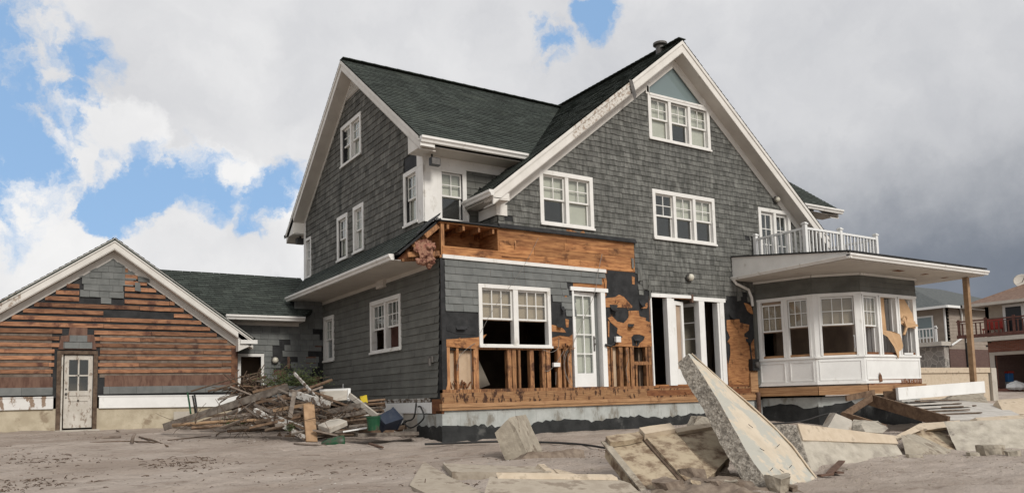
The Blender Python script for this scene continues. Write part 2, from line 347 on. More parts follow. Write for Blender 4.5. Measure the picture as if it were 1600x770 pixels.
        if smooth: me.polygons.foreach_set('use_smooth', [True]*len(me.polygons))
        o = bpy.data.objects.new(name, me); COL.objects.link(o)
        if parent is not None: o.parent = parent
        if label: o['label'] = label
        return o
def thing(name, label, cat, loc=(0, 0, 0), group=None):
    o = bpy.data.objects.new(name, None); COL.objects.link(o); o.location = loc; o.empty_display_size = .2
    o['label'] = label; o['category'] = cat; o['kind'] = 'thing'
    if group: o['group'] = group
    return o
def tag(o, label, cat, group=None, kind=None):
    if label: o['label'] = label
    if cat: o['category'] = cat
    if group: o['group'] = group
    o['kind'] = kind or 'thing'
    return o
def rebase(o, p):
    """move a one-mesh thing's origin to p"""
    p = V(p); o.data.transform(Matrix.Translation(-p)); o.location = p; return o
def clip(poly, conv):
    """Sutherland-Hodgman: poly by convex conv, both (u,v) lists; conv counter-clockwise"""
    out = poly
    for i in range(len(conv)):
        a, b = conv[i], conv[(i+1) % len(conv)]; inp = out; out = []
        if not inp: return []
        sd = lambda p: (b[0]-a[0])*(p[1]-a[1]) - (b[1]-a[1])*(p[0]-a[0])
        for j in range(len(inp)):
            p, q = inp[j], inp[(j+1) % len(inp)]; sp, sq = sd(p), sd(q)
            if sp >= 0: out.append(p)
            if (sp >= 0) != (sq >= 0):
                t = sp/(sp-sq); out.append((p[0]+(q[0]-p[0])*t, p[1]+(q[1]-p[1])*t))
    return out
def ccw(P):
    return P if sum(P[i][0]*P[(i+1) % len(P)][1]-P[(i+1) % len(P)][0]*P[i][1] for i in range(len(P))) > 0 else P[::-1]
def inpoly(P, u, v):
    c = False
    for i in range(len(P)):
        (x1, y1), (x2, y2) = P[i], P[(i+1) % len(P)]
        if (y1 > v) != (y2 > v) and u < (x2-x1)*(v-y1)/(y2-y1)+x1: c = not c
    return c
def cells(polys, holes):
    """convex polys minus rectangles -> list of clipped cells"""
    out = []
    for P in polys:
        P = ccw(P)
        us = sorted({min(p[0] for p in P), max(p[0] for p in P)} | {h[i] for h in holes for i in (0, 1)})
        vs = sorted({min(p[1] for p in P), max(p[1] for p in P)} | {h[i] for h in holes for i in (2, 3)})
        for i in range(len(us)-1):
            for j in range(len(vs)-1):
                uc, vc = (us[i]+us[i+1])/2, (vs[j]+vs[j+1])/2
                if any(h[0] < uc < h[1] and h[2] < vc < h[3] for h in holes): continue
                c = clip([(us[i], vs[j]), (us[i+1], vs[j]), (us[i+1], vs[j+1]), (us[i], vs[j+1])], P)
                if len(c) > 2: out.append(c)
    return out
def wall(mb, F, polys, holes, n0, n1, r=.5, m=0):
    for c in cells(polys, holes):
        mb.poly([F.p(u, n1, v) for u, v in c], r, m); mb.poly([F.p(u, n0, v) for u, v in reversed(c)], r, m)
    for h in holes:                                            # reveals
        a = [F.p(h[0], n1, h[2]), F.p(h[1], n1, h[2]), F.p(h[1], n1, h[3]), F.p(h[0], n1, h[3])]
        b = [p + F.n*(n0-n1) for p in a]
        for i in range(4): j = (i+1) % 4; mb.poly([a[i], a[j], b[j], b[i]], r, m)
def shingles(mb, F, polys, course, wr, seed, holes=(), tb=.02, tt=.004, gap=.004, jit=.0, keep=None, n0=0, drop=0):
    """courses of separate overlapping shingles, each with its own width, lift and tint"""
    rg = random.Random(seed); polys = [ccw(P) for P in polys]
    u0 = min(p[0] for P in polys for p in P); u1 = max(p[0] for P in polys for p in P)
    v0 = min(p[1] for P in polys for p in P); v1 = max(p[1] for P in polys for p in P)
    v = v0 - course*.0
    while v < v1:
        u = u0 - rg.random()*wr[1]
        while u < u1:
            w = rg.uniform(*wr); ja = rg.uniform(-jit, jit); rr = rg.random(); t_ = tb*rg.uniform(.8, 1.15); dd = rg.random()
            vb, vt, ua, ub = v + ja, v + course*1.04, u + gap/2, u + w - gap/2
            u += w
            if dd < drop: continue
            if keep and not keep((ua+ub)/2, v+course/2): continue
            rects = [(ua, ub, vb, vt)]
            for h in holes:
                nr = []
                for (a, b, c, d) in rects:
                    if h[1] <= a or h[0] >= b or h[3] <= c or h[2] >= d: nr.append((a, b, c, d)); continue
                    if h[0] > a: nr.append((a, h[0], c, d))
                    if h[1] < b: nr.append((h[1], b, c, d))
                    a2, b2 = max(a, h[0]), min(b, h[1])
                    if h[3] < d: nr.append((a2, b2, h[3], d))
                    if h[2] > c: nr.append((a2, b2, c, h[2]))
                rects = nr
            for (a, b, c, d) in rects:
                if b-a < .012 or d-c < .012: continue
                for P in polys:
                    q = clip([(a, c), (b, c), (b, d), (a, d)], P)
                    if len(q) < 3: continue
                    nn = lambda y: n0 + t_ + (tt-t_)*(y-vb)/(vt-vb)
                    mb.poly([F.p(x, nn(y), y) for x, y in q], rr)
                    lo = min(y for x, y in q); xs = [x for x, y in q if y < lo+1e-5]
                    if len(xs) >= 2:
                        xa, xb = min(xs), max(xs)
                        mb.poly([F.p(xa, n0, lo), F.p(xb, n0, lo), F.p(xb, nn(lo), lo), F.p(xa, nn(lo), lo)], rr*.8)
        v += course

YS = [-13, -9, -6, -3, -1, 0, 3, 6, 10, 30, 60, 1000]; GS = [-1.45, -1.1, -1.0, -.93, -.82, -.74, -.6, -.42, -.3, -.12, -.05, -.05]
def gz(x, y):
    """height of the sand (camera height is 0)"""
    if y <= YS[0]: z = GS[0]
    elif y >= YS[-1]: z = GS[-1]
    else:
        for i in range(len(YS)-1):
            if YS[i] <= y <= YS[i+1]: z = GS[i] + (GS[i+1]-GS[i])*(y-YS[i])/(YS[i+1]-YS[i]); break
    return z + .08*math.exp(-(y/1.5)**2)*min(1, max(0, (x-1)/2))
# ================================================================ ground
from mathutils import noise as nz
def ground_h(x, y):
    z = gz(x, y); d = math.hypot(x+1, y+2); k = max(0, 1-d/40); q = V((x*.6+y*.25, y*1.2-x*.3, 0))
    z += k*(nz.noise(q*.55)*.07 + nz.noise(q*1.7)*.04 + nz.noise(q*4.2)*.022 + nz.noise(V((x*7, y*7, 2)))*.012 - max(0, nz.noise(V((x*2.3, y*2.3, 9)))-.28)*.10)
    if y > -.6 and y < 8 and 0 < x < 12: z -= .02
    return z
def build_ground():
    mb = MB()
    def axis(lo, hi, c0, c1, fine_, grow):
        a = [c0]; s_ = fine_
        while a[-1] < c1: a.append(a[-1]+fine_)
        s_ = fine_
        while a[-1] < hi: s_ *= grow; a.append(a[-1]+s_)
        b = [c0]; s_ = fine_
        while b[-1] > lo: s_ *= grow; b.append(b[-1]-s_)
        return sorted(set(b[1:] + a))
    xs = axis(-900, 900, -8, 10, .075, 1.15); ys = axis(-300, 1500, -8.5, 6, .075, 1.15)
    nx = len(xs)
    for y in ys:
        for x in xs:
            z = ground_h(x, y)
            mb.v.append((x, y, z))
    for j in range(len(ys)-1):
        for i in range(nx-1):
            a = j*nx+i; mb.f.append((a, a+1, a+nx+1, a+nx)); mb.r.append(.5); mb.m.append(0)
    o = mb.build('ground', 'sand', None, fix=False, smooth=True); o['kind'] = 'structure'
build_ground()

# ================================================================ windows
def window(root, F, u0, u1, v0, v1, units, cas=.09, mull=.085, name='window', m='trim_white', sash_m='trim_white', rows=2, cols=2, label=None, pane_m='glass', weights=None, depth=.1, sill=True, split=.5):
    """casing round the units; every unit an upper and a lower sash with their panes"""
    mb = MB(); P = .032
    mb.box(F, u0, u0+cas, -depth, P, v0, v1); mb.box(F, u1-cas, u1, -depth, P, v0, v1)
    mb.box(F, u0+cas, u1-cas, -depth, P+.004, v1-cas, v1)
    mb.box(F, u0+cas, u1-cas, -depth, P+.004, v0, v0+cas*.75)
    if sill: mb.box(F, u0-.01, u1+.01, P+.0045, P+.03, v0-.012, v0+.03)
    n = len(units); wsum = (u1-u0-2*cas-mull*(n-1)); weights = weights or [1/n]*n
    x = u0+cas; spans = []
    for i, w in enumerate(weights):
        spans.append((x, x+wsum*w)); x += wsum*w
        if i < n-1: mb.box(F, x, x+mull, -depth, P-.004, v0+cas*.75, v1-cas); x += mull
    w_ = mb.build(name, m, root, label=label)
    for (a, b), (up, lo) in zip(spans, units):
        lo_v, hi_v = v0+cas*.75, v1-cas; mid = lo_v + (hi_v-lo_v)*split
        st = .036
        def sash(n0, va, vb, rows_, cols_):
            s = MB(); t = .028
            s.box(F, a+.004, a+st, n0-t, n0, va, vb); s.box(F, b-st, b-.004, n0-t, n0, va, vb)
            s.box(F, a+st, b-st, n0-t, n0-.001, va, va+st); s.box(F, a+st, b-st, n0-t, n0-.001, vb-st, vb)
            for i in range(1, cols_): q = a+st+(b-a-2*st)*i/cols_; s.box(F, q-.009, q+.009, n0-t, n0-.004, va+st, vb-st)
            for i in range(1, rows_): q = va+st+(vb-va-2*st)*i/rows_; s.box(F, a+st, b-st, n0-t, n0-.006, q-.009, q+.009)
            o = s.build('sash', sash_m, w_)
        def pane(n0, va, vb):
            s = MB(); s.box(F, a+st*.8, b-st*.8, n0-.018, n0-.013, va+st*.8, vb-st*.8); s.build('pane', pane_m, w_)
        if up != 'none':
            sash(-.022, mid-.02, hi_v, rows, cols); pane(-.022, mid-.02, hi_v)
        if lo in ('glass', 'shade'): sash(-.054, lo_v, mid+.02, 1, 1); pane(-.054, lo_v, mid+.02)
        if lo == 'half':                                        # sash pushed up, bare wood stool left
            s = MB(); s.box(F, a, b, -.16, -.03, lo_v, lo_v+.05); s.build('stool', 'dark_wood', w_)
        bm_ = {'blind': 'blind_grey', 'tan': 'blind_tan'}.get(up)
        if bm_:
            s = MB(); s.box(F, a+.005, b-.005, -.105, -.10, lo_v if lo == 'shade' else mid-.03, hi_v); s.build('blind', bm_, w_)
    return w_

def lamp_disc(root, p, n, r=.1, name='wall_light'):
    mb = MB(); mb.lathe(p, n, [(r, 0), (r, .03), (r*.9, .045)], 20); o = mb.build(name, 'dark_metal', root, smooth=False)
    mb = MB(); mb.lathe(V(p)+V(n)*.046, n, [(r*.84, 0), (r*.78, .04), (r*.5, .075), (r*.1, .085)], 20); mb.build('glass_cover', 'lamp_glass', o, smooth=True)
    mb = MB()
    for k in range(3):
        mb.bar(V(p)+V(n)*.05+V((0, 0, (k-1)*r*.45))-V(n).cross(V((0, 0, 1)))*r*.8, V(p)+V(n)*.05+V((0, 0, (k-1)*r*.45))+V(n).cross(V((0, 0, 1)))*r*.8, .008, .075, side=(0, 0, 1))
    mb.build('guard', 'dark_metal', o)
    return o

# ================================================================ the storm-damaged house
FF = FR((0, 0, 0), (1, 0, 0), (0, -1, 0))              # front gable and ground floor front, plane y = 0
FA = FR((0, .72, 0), (1, 0, 0), (0, -1, 0))            # front of the long wing's upper storey
FL0 = FR((0, 0, 0), (0, 1, 0), (-1, 0, 0))             # end wall, ground floor
FL1 = FR((.05, 0, 0), (0, 1, 0), (-1, 0, 0))           # end wall, upper floors
H = thing('damaged_house', 'large grey shingled house with green roofs and a ripped open ground floor', 'house', (0, 0, gz(0, 0)))
RX, RZ, SLL, SLR, RY0 = 6.25, 8.2, .796, .824, -.38     # front gable roof
AY, AZ, SA = 4.31, 8.12, .755                          # long roof

# ---- front gable wall, upper floors
gl = lambda u: 7.86-SLL*(6.25-u)
gr = lambda u: 7.86-SLR*(u-6.25)
upper = [[(1.3, 3.35), (5.47, 3.35), (5.47, gl(5.47)), (1.3, gl(1.3))], [(5.47, 3.35), (7.35, 3.35), (7.35, 6.86), (5.47, 6.86)],
         [(7.35, 3.35), (11.04, 3.35), (11.04, gr(11.04)), (7.35, gr(7.35))]]
lowp = [[(4.82, 2.2), (8.9, 2.2), (8.9, 3.35), (4.82, 3.35)], [(8.9, 2.6), (11.04, 2.6), (11.04, 3.35), (8.9, 3.35)]]
hol = [(2.39, 3.63, 3.6, 4.6), (5.49, 7.36, 3.56, 4.57), (5.47, 7.34, 5.89, 6.8), (9.1, 10.15, 2.75, 4.55)]
mb = MB(); wall(mb, FF, upper+lowp, hol, -.14, 0, m=0); mb.build('front_gable_wall', 'felt', H)
cut = [(2.31, 3.70, 3.52, 4.67), (5.42, 7.43, 3.5, 4.65), (5.41, 7.41, 5.81, 6.92), (9.01, 10.3, 2.7, 4.62)]
def keepf(u, v):
    if v > 3.35: return True
    if u < 4.95: return v > 2.62
    if u < 5.05: return v > 2.24
    if u > 8.5: return True
    if u > 7.62: return v > 2.22 + .25*(u-7.6) - (.3 if u < 7.75 else 0)
    return v > 2.22 + (0.1 if u < 5.2 else 0)
mb = MB(); shingles(mb, FF, upper+lowp, .118, (.11, .26), 11, cut, .02, .004, .005, .007, keepf, drop=.002); mb.build('front_shingles', 'shingle_weathered', H, fix=False)

# ---- upper end wall and the front of the long wing
ztop = lambda y: 7.85-SA*abs(y-AY)
P_end = [[(.72, 3.3), (8.1, 3.3), (8.1, ztop(8.1)), (AY, ztop(AY)), (.72, ztop(.72))]]
hol = [(4.0, 5.08, 5.86, 6.7), (3.88, 4.36, 3.58, 4.52), (4.9, 5.42, 3.58, 4.5), (7.62, 8.05, 3.5, 4.45), (1.02, 1.5, 3.62, 4.6)]
mb = MB(); wall(mb, FL1, P_end, hol, -.14, 0); mb.build('end_wall', 'felt', H)
cut = [(3.89, 5.21, 5.76, 6.78), (3.79, 4.44, 3.48, 4.6), (4.81, 5.52, 3.47, 4.58), (7.53, 8.1, 3.42, 4.52), (.72, 1.61, 3.54, 5.0)]
mb = MB(); shingles(mb, FL1, P_end, .142, (.12, .3), 21, cut, .02, .004, .005, .004); mb.build('end_shingles', 'shingle_side', H, fix=False)
P_fa = [[(.05, 3.3), (2.6, 3.3), (2.6, 4.9), (.05, 4.9)]]
mb = MB(); wall(mb, FA, P_fa, [(.42, .9, 3.62, 4.55)], -.14, 0); mb.build('wing_front_wall', 'felt', H)
mb = MB(); shingles(mb, FA, P_fa, .142, (.14, .3), 31, [(.0, 1.01, 3.3, 4.9), (0, 2.6, 4.66, 4.9)]); mb.build('wing_shingles', 'siding_side', H, fix=False)
mb = MB(); wall(mb, FR((1.3, 0, 0), (0, 1, 0), (-1, 0, 0)), [[(-.0, 3.3), (.72, 3.3), (.72, 4.35), (0, 4.0)]], [], -.1, 0); mb.build('gable_return_wall', 'felt', H)
mb = MB(); shingles(mb, FR((1.3, 0, 0), (0, 1, 0), (-1, 0, 0)), [[(0, 3.36), (.72, 3.36), (.72, 4.3), (0, 3.76)]], .118, (.14, .26), 33); mb.build('return_shingles', 'shingle_side', H, fix=False)
# white corner boards and frieze of the corner window
mb = MB()
mb.box(FA, .03, .345, .0, .03, 3.5, 4.64); mb.box(FA, .03, 2.35, .0, .034, 4.64, 4.95); mb.box(FL1, .69, .95, 0, .032, 3.5, 4.64)
mb.box(FL1, .68, .95, 0, .036, 4.64, 4.93)
mb.build('corner_trim', 'trim_white', H)
mb = MB(); mb.box(FL1, 7.99, 8.12, 0, .03, 3.36, 5.0); mb.build('corner_board', 'trim_white', H)

# ---- rest of the body (sides and back, rarely seen)
mb = MB()
mb.box(FR((0, 8.1, 0), (1, 0, 0), (0, 1, 0)), .05, 12.3, -.12, 0, -1.2, 5.1)
mb.box(FR((12.3, 0, 0), (0, 1, 0), (1, 0, 0)), .72, 8.1, -.12, 0, -1.2, 5.1)
mb.prism([(12.3, .72, 5.1), (12.3, 8.1, 5.1), (12.3, AY, 7.85)], (-.12, 0, 0))
mb.box(FA, 10.5, 12.3, -.12, 0, 2.6, 5.1)
mb.box(FR((11.04, 0, 0), (0, 1, 0), (1, 0, 0)), .0, .72, -.12, 0, 2.6, 4.0)
mb.build('back_wall', 'shingle_side', H)

# ---- roofs
def slope_frame(p, u, up): 
    u = V(u).normalized(); up = V(up).normalized(); n = u.cross(up); n = n if n.z > 0 else -n
    return FR(p, u, n, up)
def roof_plane(name, F, polys, seed, thick=.09):
    mb = MB()
    for P in polys: mb.prism([F.p(u, -.012, v) for u, v in P], -F.n*.04, .35)
    for P in polys:
        mb2 = MB()
    b = mb.build(name, 'roof_shingle', H)
    s = MB(); shingles(s, F, polys, .135, (.14, .34), seed, (), .02, .005, .005, .006); s.build('roof_shingles', 'roof_shingle', b, fix=False)
    return b
ca = math.hypot(1, SA)
F_af = slope_frame((0, .18, AZ-SA*(AY-.18)), (1, 0, 0), (0, 1, SA)); LA = (AY-.18)*ca
roof_plane('roof', F_af, [[(-.3, 0), (2.3, 0), (6.25, LA), (-.3, LA)], [(10.2, 0), (12.7, 0), (12.7, LA), (6.25, LA)]], 41)
F_ab = slope_frame((0, 8.75, AZ-SA*(8.75-AY)), (-1, 0, 0), (0, -1, SA)); roof_plane('roof', F_ab, [[(-12.7, 0), (.3, 0), (.3, (8.75-AY)*ca), (-12.7, (8.75-AY)*ca)]], 42)
cl_ = math.hypot(1, SLL); cr_ = math.hypot(1, SLR); LL = (RX-.98)*cl_; LR = (11.35-RX)*cr_
F_bl = slope_frame((.98, 0, RZ-SLL*(RX-.98)), (0, 1, 0), (1, 0, SLL)); vj = (5.41-(RZ-SLL*(RX-.98)))/SLL*cl_
roof_plane('roof', F_bl, [[(RY0, 0), (.74, 0), (.74, LL), (RY0, LL)], [(.74, vj), (4.45, LL), (.74, LL)]], 43)
F_br = slope_frame((11.35, 0, RZ-SLR*(11.35-RX)), (0, -1, 0), (-1, 0, SLR)); vj = (5.41-(RZ-SLR*(11.35-RX)))/SLR*cr_
roof_plane('roof', F_br, [[(-.74, 0), (-RY0, 0), (-RY0, LR), (-.74, LR)], [(-4.45, LR), (-.74, vj), (-.74, LR)]], 44)
mb = MB()                                              # ridge caps
k = 0
while k < 42: mb.bar((-.28+k*.155, AY, AZ+.028+.006*(k % 2)), (-.13+k*.155, AY, AZ+.028), .22, .02); k += 1
for k in range(28): mb.bar((RX, RY0+k*.17, RZ+.03), (RX, RY0+.16+k*.17, RZ+.038), .22, .02)
mb.build('ridge_cap', 'roof_shingle', H)

# ---- rakes, soffits
def rake(p_lo, p_hi, depth, inward, name='rake_board', m='rake_white', under=.03, label=None):
    """fascia board hanging from the roof edge; depth is measured straight down"""
    mb = MB(); lo, hi = V(p_lo), V(p_hi); dn = V((0, 0, -1))
    mb.prism([lo+dn*under, hi+dn*under, hi+dn*(under+depth), lo+dn*(under+depth)], V(inward)*.04)
    mb.prism([lo+dn*(under-.012)-V(inward)*.022, hi+dn*(under-.012)-V(inward)*.022, hi+dn*(under+.075)-V(inward)*.022, lo+dn*(under+.075)-V(inward)*.022], V(inward)*.02)
    return mb.build(name, m, H, label=label)
yf = RY0+.02
def BL(t, dz=0): return (RX-t, yf, RZ-SLL*t+dz)
def BRR(t, dz=0): return (RX+t, yf, RZ-SLR*t+dz)
rake(BL(5.27), BL(3.3), .27, (0, 1, 0)); rake(BL(1.62), BL(-.0), .27, (0, 1, 0))
rake(BL(3.3), BL(1.62), .27, (0, 1, 0), m='peeled_rake', label='rake board with peeled and flaking paint')
rake(BRR(5.1), BRR(0), .27, (0, 1, 0))
xl = -.28
def AF(t, dz=0): return (xl, AY-t, AZ-SA*t+dz)
def AB(t, dz=0): return (xl, AY+t, AZ-SA*t+dz)
rake(AF(4.1), AF(0), .23, (1, 0, 0)); rake(AB(4.42), AB(0), .23, (1, 0, 0))
xr = 12.68
rake((xr, AY-4.1, AZ-SA*4.1), (xr, AY, AZ), .23, (-1, 0, 0)); rake((xr, AY+4.42, AZ-SA*4.42), (xr, AY, AZ), .23, (-1, 0, 0))
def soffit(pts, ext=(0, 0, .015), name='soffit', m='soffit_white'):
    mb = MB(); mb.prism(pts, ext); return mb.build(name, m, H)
dz = -.31
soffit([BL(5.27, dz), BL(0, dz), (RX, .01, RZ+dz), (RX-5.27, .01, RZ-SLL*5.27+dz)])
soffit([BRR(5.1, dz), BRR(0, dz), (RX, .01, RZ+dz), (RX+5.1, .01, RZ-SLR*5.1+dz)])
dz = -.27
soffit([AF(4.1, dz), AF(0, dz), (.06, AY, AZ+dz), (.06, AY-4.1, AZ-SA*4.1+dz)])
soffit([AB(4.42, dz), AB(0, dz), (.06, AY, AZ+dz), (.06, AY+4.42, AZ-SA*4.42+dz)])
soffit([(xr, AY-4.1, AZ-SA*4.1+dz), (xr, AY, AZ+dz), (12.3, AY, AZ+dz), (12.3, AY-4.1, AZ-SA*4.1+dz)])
# frieze boards on the wall under the soffits
mb = MB()
def frieze(F, a, b, w, n=.03):
    mb.prism([F.p(a[0], .001, a[1]), F.p(b[0], .001, b[1]), F.p(b[0], .001, b[1]-w), F.p(a[0], .001, a[1]-w)], F.n*n)
frieze(FF, (1.3, gl(1.3)+.04), (6.25, gl(6.25)+.04), .25); frieze(FF, (6.25, gr(6.25)+.038), (11.0, gr(11.0)+.038), .2, .032)
frieze(FL1, (AY, ztop(AY)+.02), (8.1, ztop(8.1)+.02), .1); frieze(FL1, (.9, ztop(.9)+.02), (AY, ztop(AY)+.018), .1, .028)
mb.build('frieze_board', 'rake_white', H)
# eave soffits of the long roof
ez = AZ-SA*(AY-.18)
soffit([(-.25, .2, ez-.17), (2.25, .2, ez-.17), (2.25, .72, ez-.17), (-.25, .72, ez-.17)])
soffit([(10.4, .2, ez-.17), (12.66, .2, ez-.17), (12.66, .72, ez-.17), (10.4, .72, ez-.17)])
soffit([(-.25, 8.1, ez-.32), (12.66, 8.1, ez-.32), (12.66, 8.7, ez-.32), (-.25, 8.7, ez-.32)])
mb = MB()                                              # boxed eave ends
mb.prism([(-.28, 8.72, ez-.33), (-.28, 8.1, ez-.33), (-.28, 8.1, ez+.12), (-.28, 8.72, ez-.2)], (.3, 0, 0)); mb.build('eave_box', 'rake_white', H); mb = MB()
mb.prism([(-.27, .17, ez-.2), (-.27, .74, ez-.2), (-.27, .74, ez+.33), (-.27, .17, ez-.06)], (.3, 0, 0))
mb.build('eave_box', 'rake_white', H); mb = MB(); mb.obox((.99, yf+.002, 3.81), (.36, 0, 0), (0, .36, 0), (0, 0, .15)); mb.box(FF, 1.27, 1.50, 0, .034, 3.60, 3.82); mb.obox((1.27, -.034, 3.60), (-.02, 0, 0), (0, .7, 0), (0, 0, .21))
mb.build('eave_box', 'rake_white', H)
soffit([(.96, yf, 3.83), (1.3, yf, 3.83), (1.3, .72, 3.83), (.96, .72, 3.83)])

# ---- gutters
def gutter(a, b, out, name='gutter', h=.11, w=.11, m='trim_white', parent=None):
    """K-section channel from a to b, open at the top, out = horizontal outward direction"""
    a, b, out = V(a), V(b), V(out).normalized(); up = V((0, 0, 1)); mb = MB()
    prof = [(0, h), (0, 0), (w*.6, 0), (w*.72, h*.35), (w, h*.6), (w, h), (w-.01, h), (w-.01, h*.62), (w*.68, h*.38), (w*.56, .01), (.01, .01), (.01, h)]
    pts = [a + out*x + up*y for x, y in prof]
    n = len(pts); d = b-a; base = len(mb.v); mb.v += [tuple(p) for p in pts] + [tuple(p+d) for p in pts]
    for i in range(n): j = (i+1) % n; mb.f.append((base+i, base+j, base+n+j, base+n+i)); mb.r.append(.5); mb.m.append(0)
    for e in (a, b): mb.poly([e+out*x+up*y for x, y in prof[:6]])
    return mb.build(name, m, parent or H)
gutter((-.3, .16, ez-.13), (2.12, .16, ez-.13), (0, -1, 0)); gutter((10.3, .16, ez-.13), (12.72, .16, ez-.13), (0, -1, 0))
gutter((.97, -.42, 3.86), (.97, .68, 3.86), (-1, 0, 0)); gutter((-.3, 8.78, ez-.34), (-.3, 8.7, ez-.34), (0, 1, 0))
mb = MB(); mb.tube([(.9, .66, 3.88), (.93, .66, 3.8), (1.02, .69, 3.72), (1.02, .69, 3.36)], .028, 8); mb.build('downspout', 'trim_white', H)
mb = MB(); mb.obox((.0, .13, ez-.2), (-.3, 0, 0), (0, .02, 0), (0, 0, .12)); mb.build('eave_return', 'trim_white', H)

# ---- windows of the upper floors
window(H, FF, 2.31, 3.70, 3.52, 4.67, [('blind', 'glass'), ('blind', 'shade')], label='double window with one dark and one shaded lower pane')
window(H, FF, 5.42, 7.43, 3.50, 4.65, [('clear', 'glass'), ('blind', 'glass'), ('blind', 'glass')], label='triple window')
window(H, FF, 5.41, 7.41, 5.81, 6.89, [('blind', 'shade'), ('blind', 'glass'), ('blind', 'shade')], label='triple attic window below the gable glass')
window(H, FL1, 3.89, 5.21, 5.76, 6.78, [('blind', 'shade'), ('blind', 'shade')])
window(H, FL1, 3.79, 4.44, 3.48, 4.60, [('blind', 'shade')]); window(H, FL1, 4.81, 5.52, 3.47, 4.58, [('blind', 'shade')])
window(H, FL1, 7.53, 8.0, 3.42, 4.52, [('dark', 'glass')], cas=.07); mb = MB(); mb.box(FL1, 7.6, 7.95, -.12, -.11, 3.45, 4.5); mb.build('pane_dark_sheet', 'window_black', H)  # black sheet added behind the pane, painted dark for the unlit room
window(H, FL1, .93, 1.61, 3.54, 4.67, [('blind', 'shade')]); window(H, FA, .34, 1.0, 3.53, 4.64, [('blind', 'glass')])
# gable glass
G = [(5.459,6.9),(5.472,7.123),(6.323,7.793),(7.219,7.096),(7.213,6.916)]
mb = MB(); mb.prism([FF.p(u, -.03, v) for u, v in G], FF.n*.01); mb.build('gable_window', 'gable_glass', H, label='triangular glass under the peak')
mb = MB(); mb.prism([FF.p(u, -.12, v) for u, v in G], FF.n*.01); mb.build('gable_blind', 'blind_grey', H)
mb = MB()
Gc = (sum(p[0] for p in G)/5, sum(p[1] for p in G)/5)
for i in range(5):
    (a, b), (c, d) = G[i], G[(i+1) % 5]; L_ = math.hypot(c-a, d-b); nx_, ny_ = (d-b)/L_, -(c-a)/L_
    if (Gc[0]-a)*nx_ + (Gc[1]-b)*ny_ > 0: nx_, ny_ = -nx_, -ny_
    w = .075 if i != 4 else .05
    mb.prism([FF.p(a, -.05, b), FF.p(c, -.05, d), FF.p(c+nx_*w, -.05, d+ny_*w), FF.p(a+nx_*w, -.05, b+ny_*w)], FF.n*(.085+.003*i))
mb.build('gable_window_frame', 'trim_white', H)
mb = MB(); mb.box(FF, 5.36, 5.45, .0, .035, 6.86, 7.05); mb.box(FF, 7.37, 7.46, .0, .035, 6.86, 7.0); mb.prism([FF.p(u, -.135, v) for u, v in ((5.4, 6.8), (7.42, 6.8), (7.42, 7.0), (6.25, 7.88), (5.4, 7.2))], FF.n*.01); mb.build('gable_window_backing', 'rake_white', H)
# louvre vent in the end gable
mb = MB()
tri = [(AY-.02, ztop(AY)-.1), (AY-.5, ztop(AY)-.5), (AY+.5, ztop(AY)-.5)]
mb.prism([FL1.p(u, .012, v) for u, v in tri], FL1.n*.02)
for k in range(9): v = ztop(AY)-.48+k*.04; w = .46-(k*.04)*1.1; mb.bar(FL1.p(AY-w, .045, v), FL1.p(AY+w, .045, v), .02, .012)
mb.build('gable_vent', 'rake_white', H)

# ---- balcony door on the upper floor
mb = MB()
mb.box(FF, 9.0, 9.1, -.1, .035, 2.72, 4.63); mb.box(FF, 9.58, 9.68, -.1, .03, 2.72, 4.55); mb.box(FF, 10.14, 10.24, -.1, .035, 2.72, 4.63)
mb.box(FF, 9.1, 10.14, -.1, .036, 4.54, 4.63)
bd = mb.build('balcony_door_frame', 'trim_white', H)
for a, b in ((9.1, 9.58), (9.68, 10.14)):
    mb = MB(); mb.box(FF, a, a+.06, -.07, -.03, 2.72, 4.54); mb.box(FF, b-.06, b, -.07, -.03, 2.72, 4.54); mb.box(FF, a+.06, b-.06, -.07, -.031, 4.47, 4.54); mb.box(FF, a+.06, b-.06, -.07, -.031, 2.72, 2.95)
    for v in (3.3, 3.7, 4.1): mb.box(FF, a+.06, b-.06, -.07, -.034, v, v+.02)
    mb.box(FF, (a+b)/2-.01, (a+b)/2+.01, -.07, -.036, 2.95, 4.47)
    d = mb.build('door', 'trim_white', bd)
    mb = MB(); mb.box(FF, a+.05, b-.05, -.052, -.047, 2.9, 4.5); mb.build('pane', 'glass', bd)

# ---- lights on the walls
lamp_disc(H, (6.45, -.03, 2.675), (0, -1, 0), .1); lamp_disc(H, (9.69, -.03, 4.887), (0, -1, 0), .09)
mb = MB(); mb.obox((.02, .32, 4.53), (.2, 0, 0), (0, .1, 0), (0, 0, .15)); mb.tube([(.1, .45, 4.68), (.1, .45, 4.78)], .02); mb.build('flood_light', 'black_metal', H)
mb = MB(); mb.obox((.035, .312, 4.545), (.17, 0, 0), (0, .006, 0), (0, 0, .12)); mb.build('flood_light_lens', 'dark_metal', H)
mb = MB(); mb.tube([(.0, 8.35, ez-.33), (.0, 8.35, ez-.42)], .03); mb.obox((-.12, 8.25, ez-.56), (.2, 0, 0), (0, .16, 0), (0, 0, .16)); mb.build('flood_light', 'black_metal', H)
# ---- vent pipe behind the peak, torn flashing on the rake
mb = MB(); mb.lathe((6.22, .32, 8.1), (0, 0, 1), [(.11, 0), (.11, .22)], 16); vp = mb.build('vent_pipe', 'dark_metal', H)
mb = MB(); mb.lathe((6.22, .32, 8.32), (0, 0, 1), [(.13, 0), (.17, .02), (.17, .07), (.10, .10)], 16); mb.build('vent_cap', 'dark_metal', vp)
mb = MB(); q = V(BL(1.62))
mb.prism([q+V((-.1, -.03, -.02)), q+V((.0, -.03, -.03)), q+V((.1, -.035, -.34)), q+V((.04, -.03, -.52)), q+V((-.02, -.04, -.36))], (0, -.006, 0)); mb.build('torn_flashing', 'dark_metal', H)
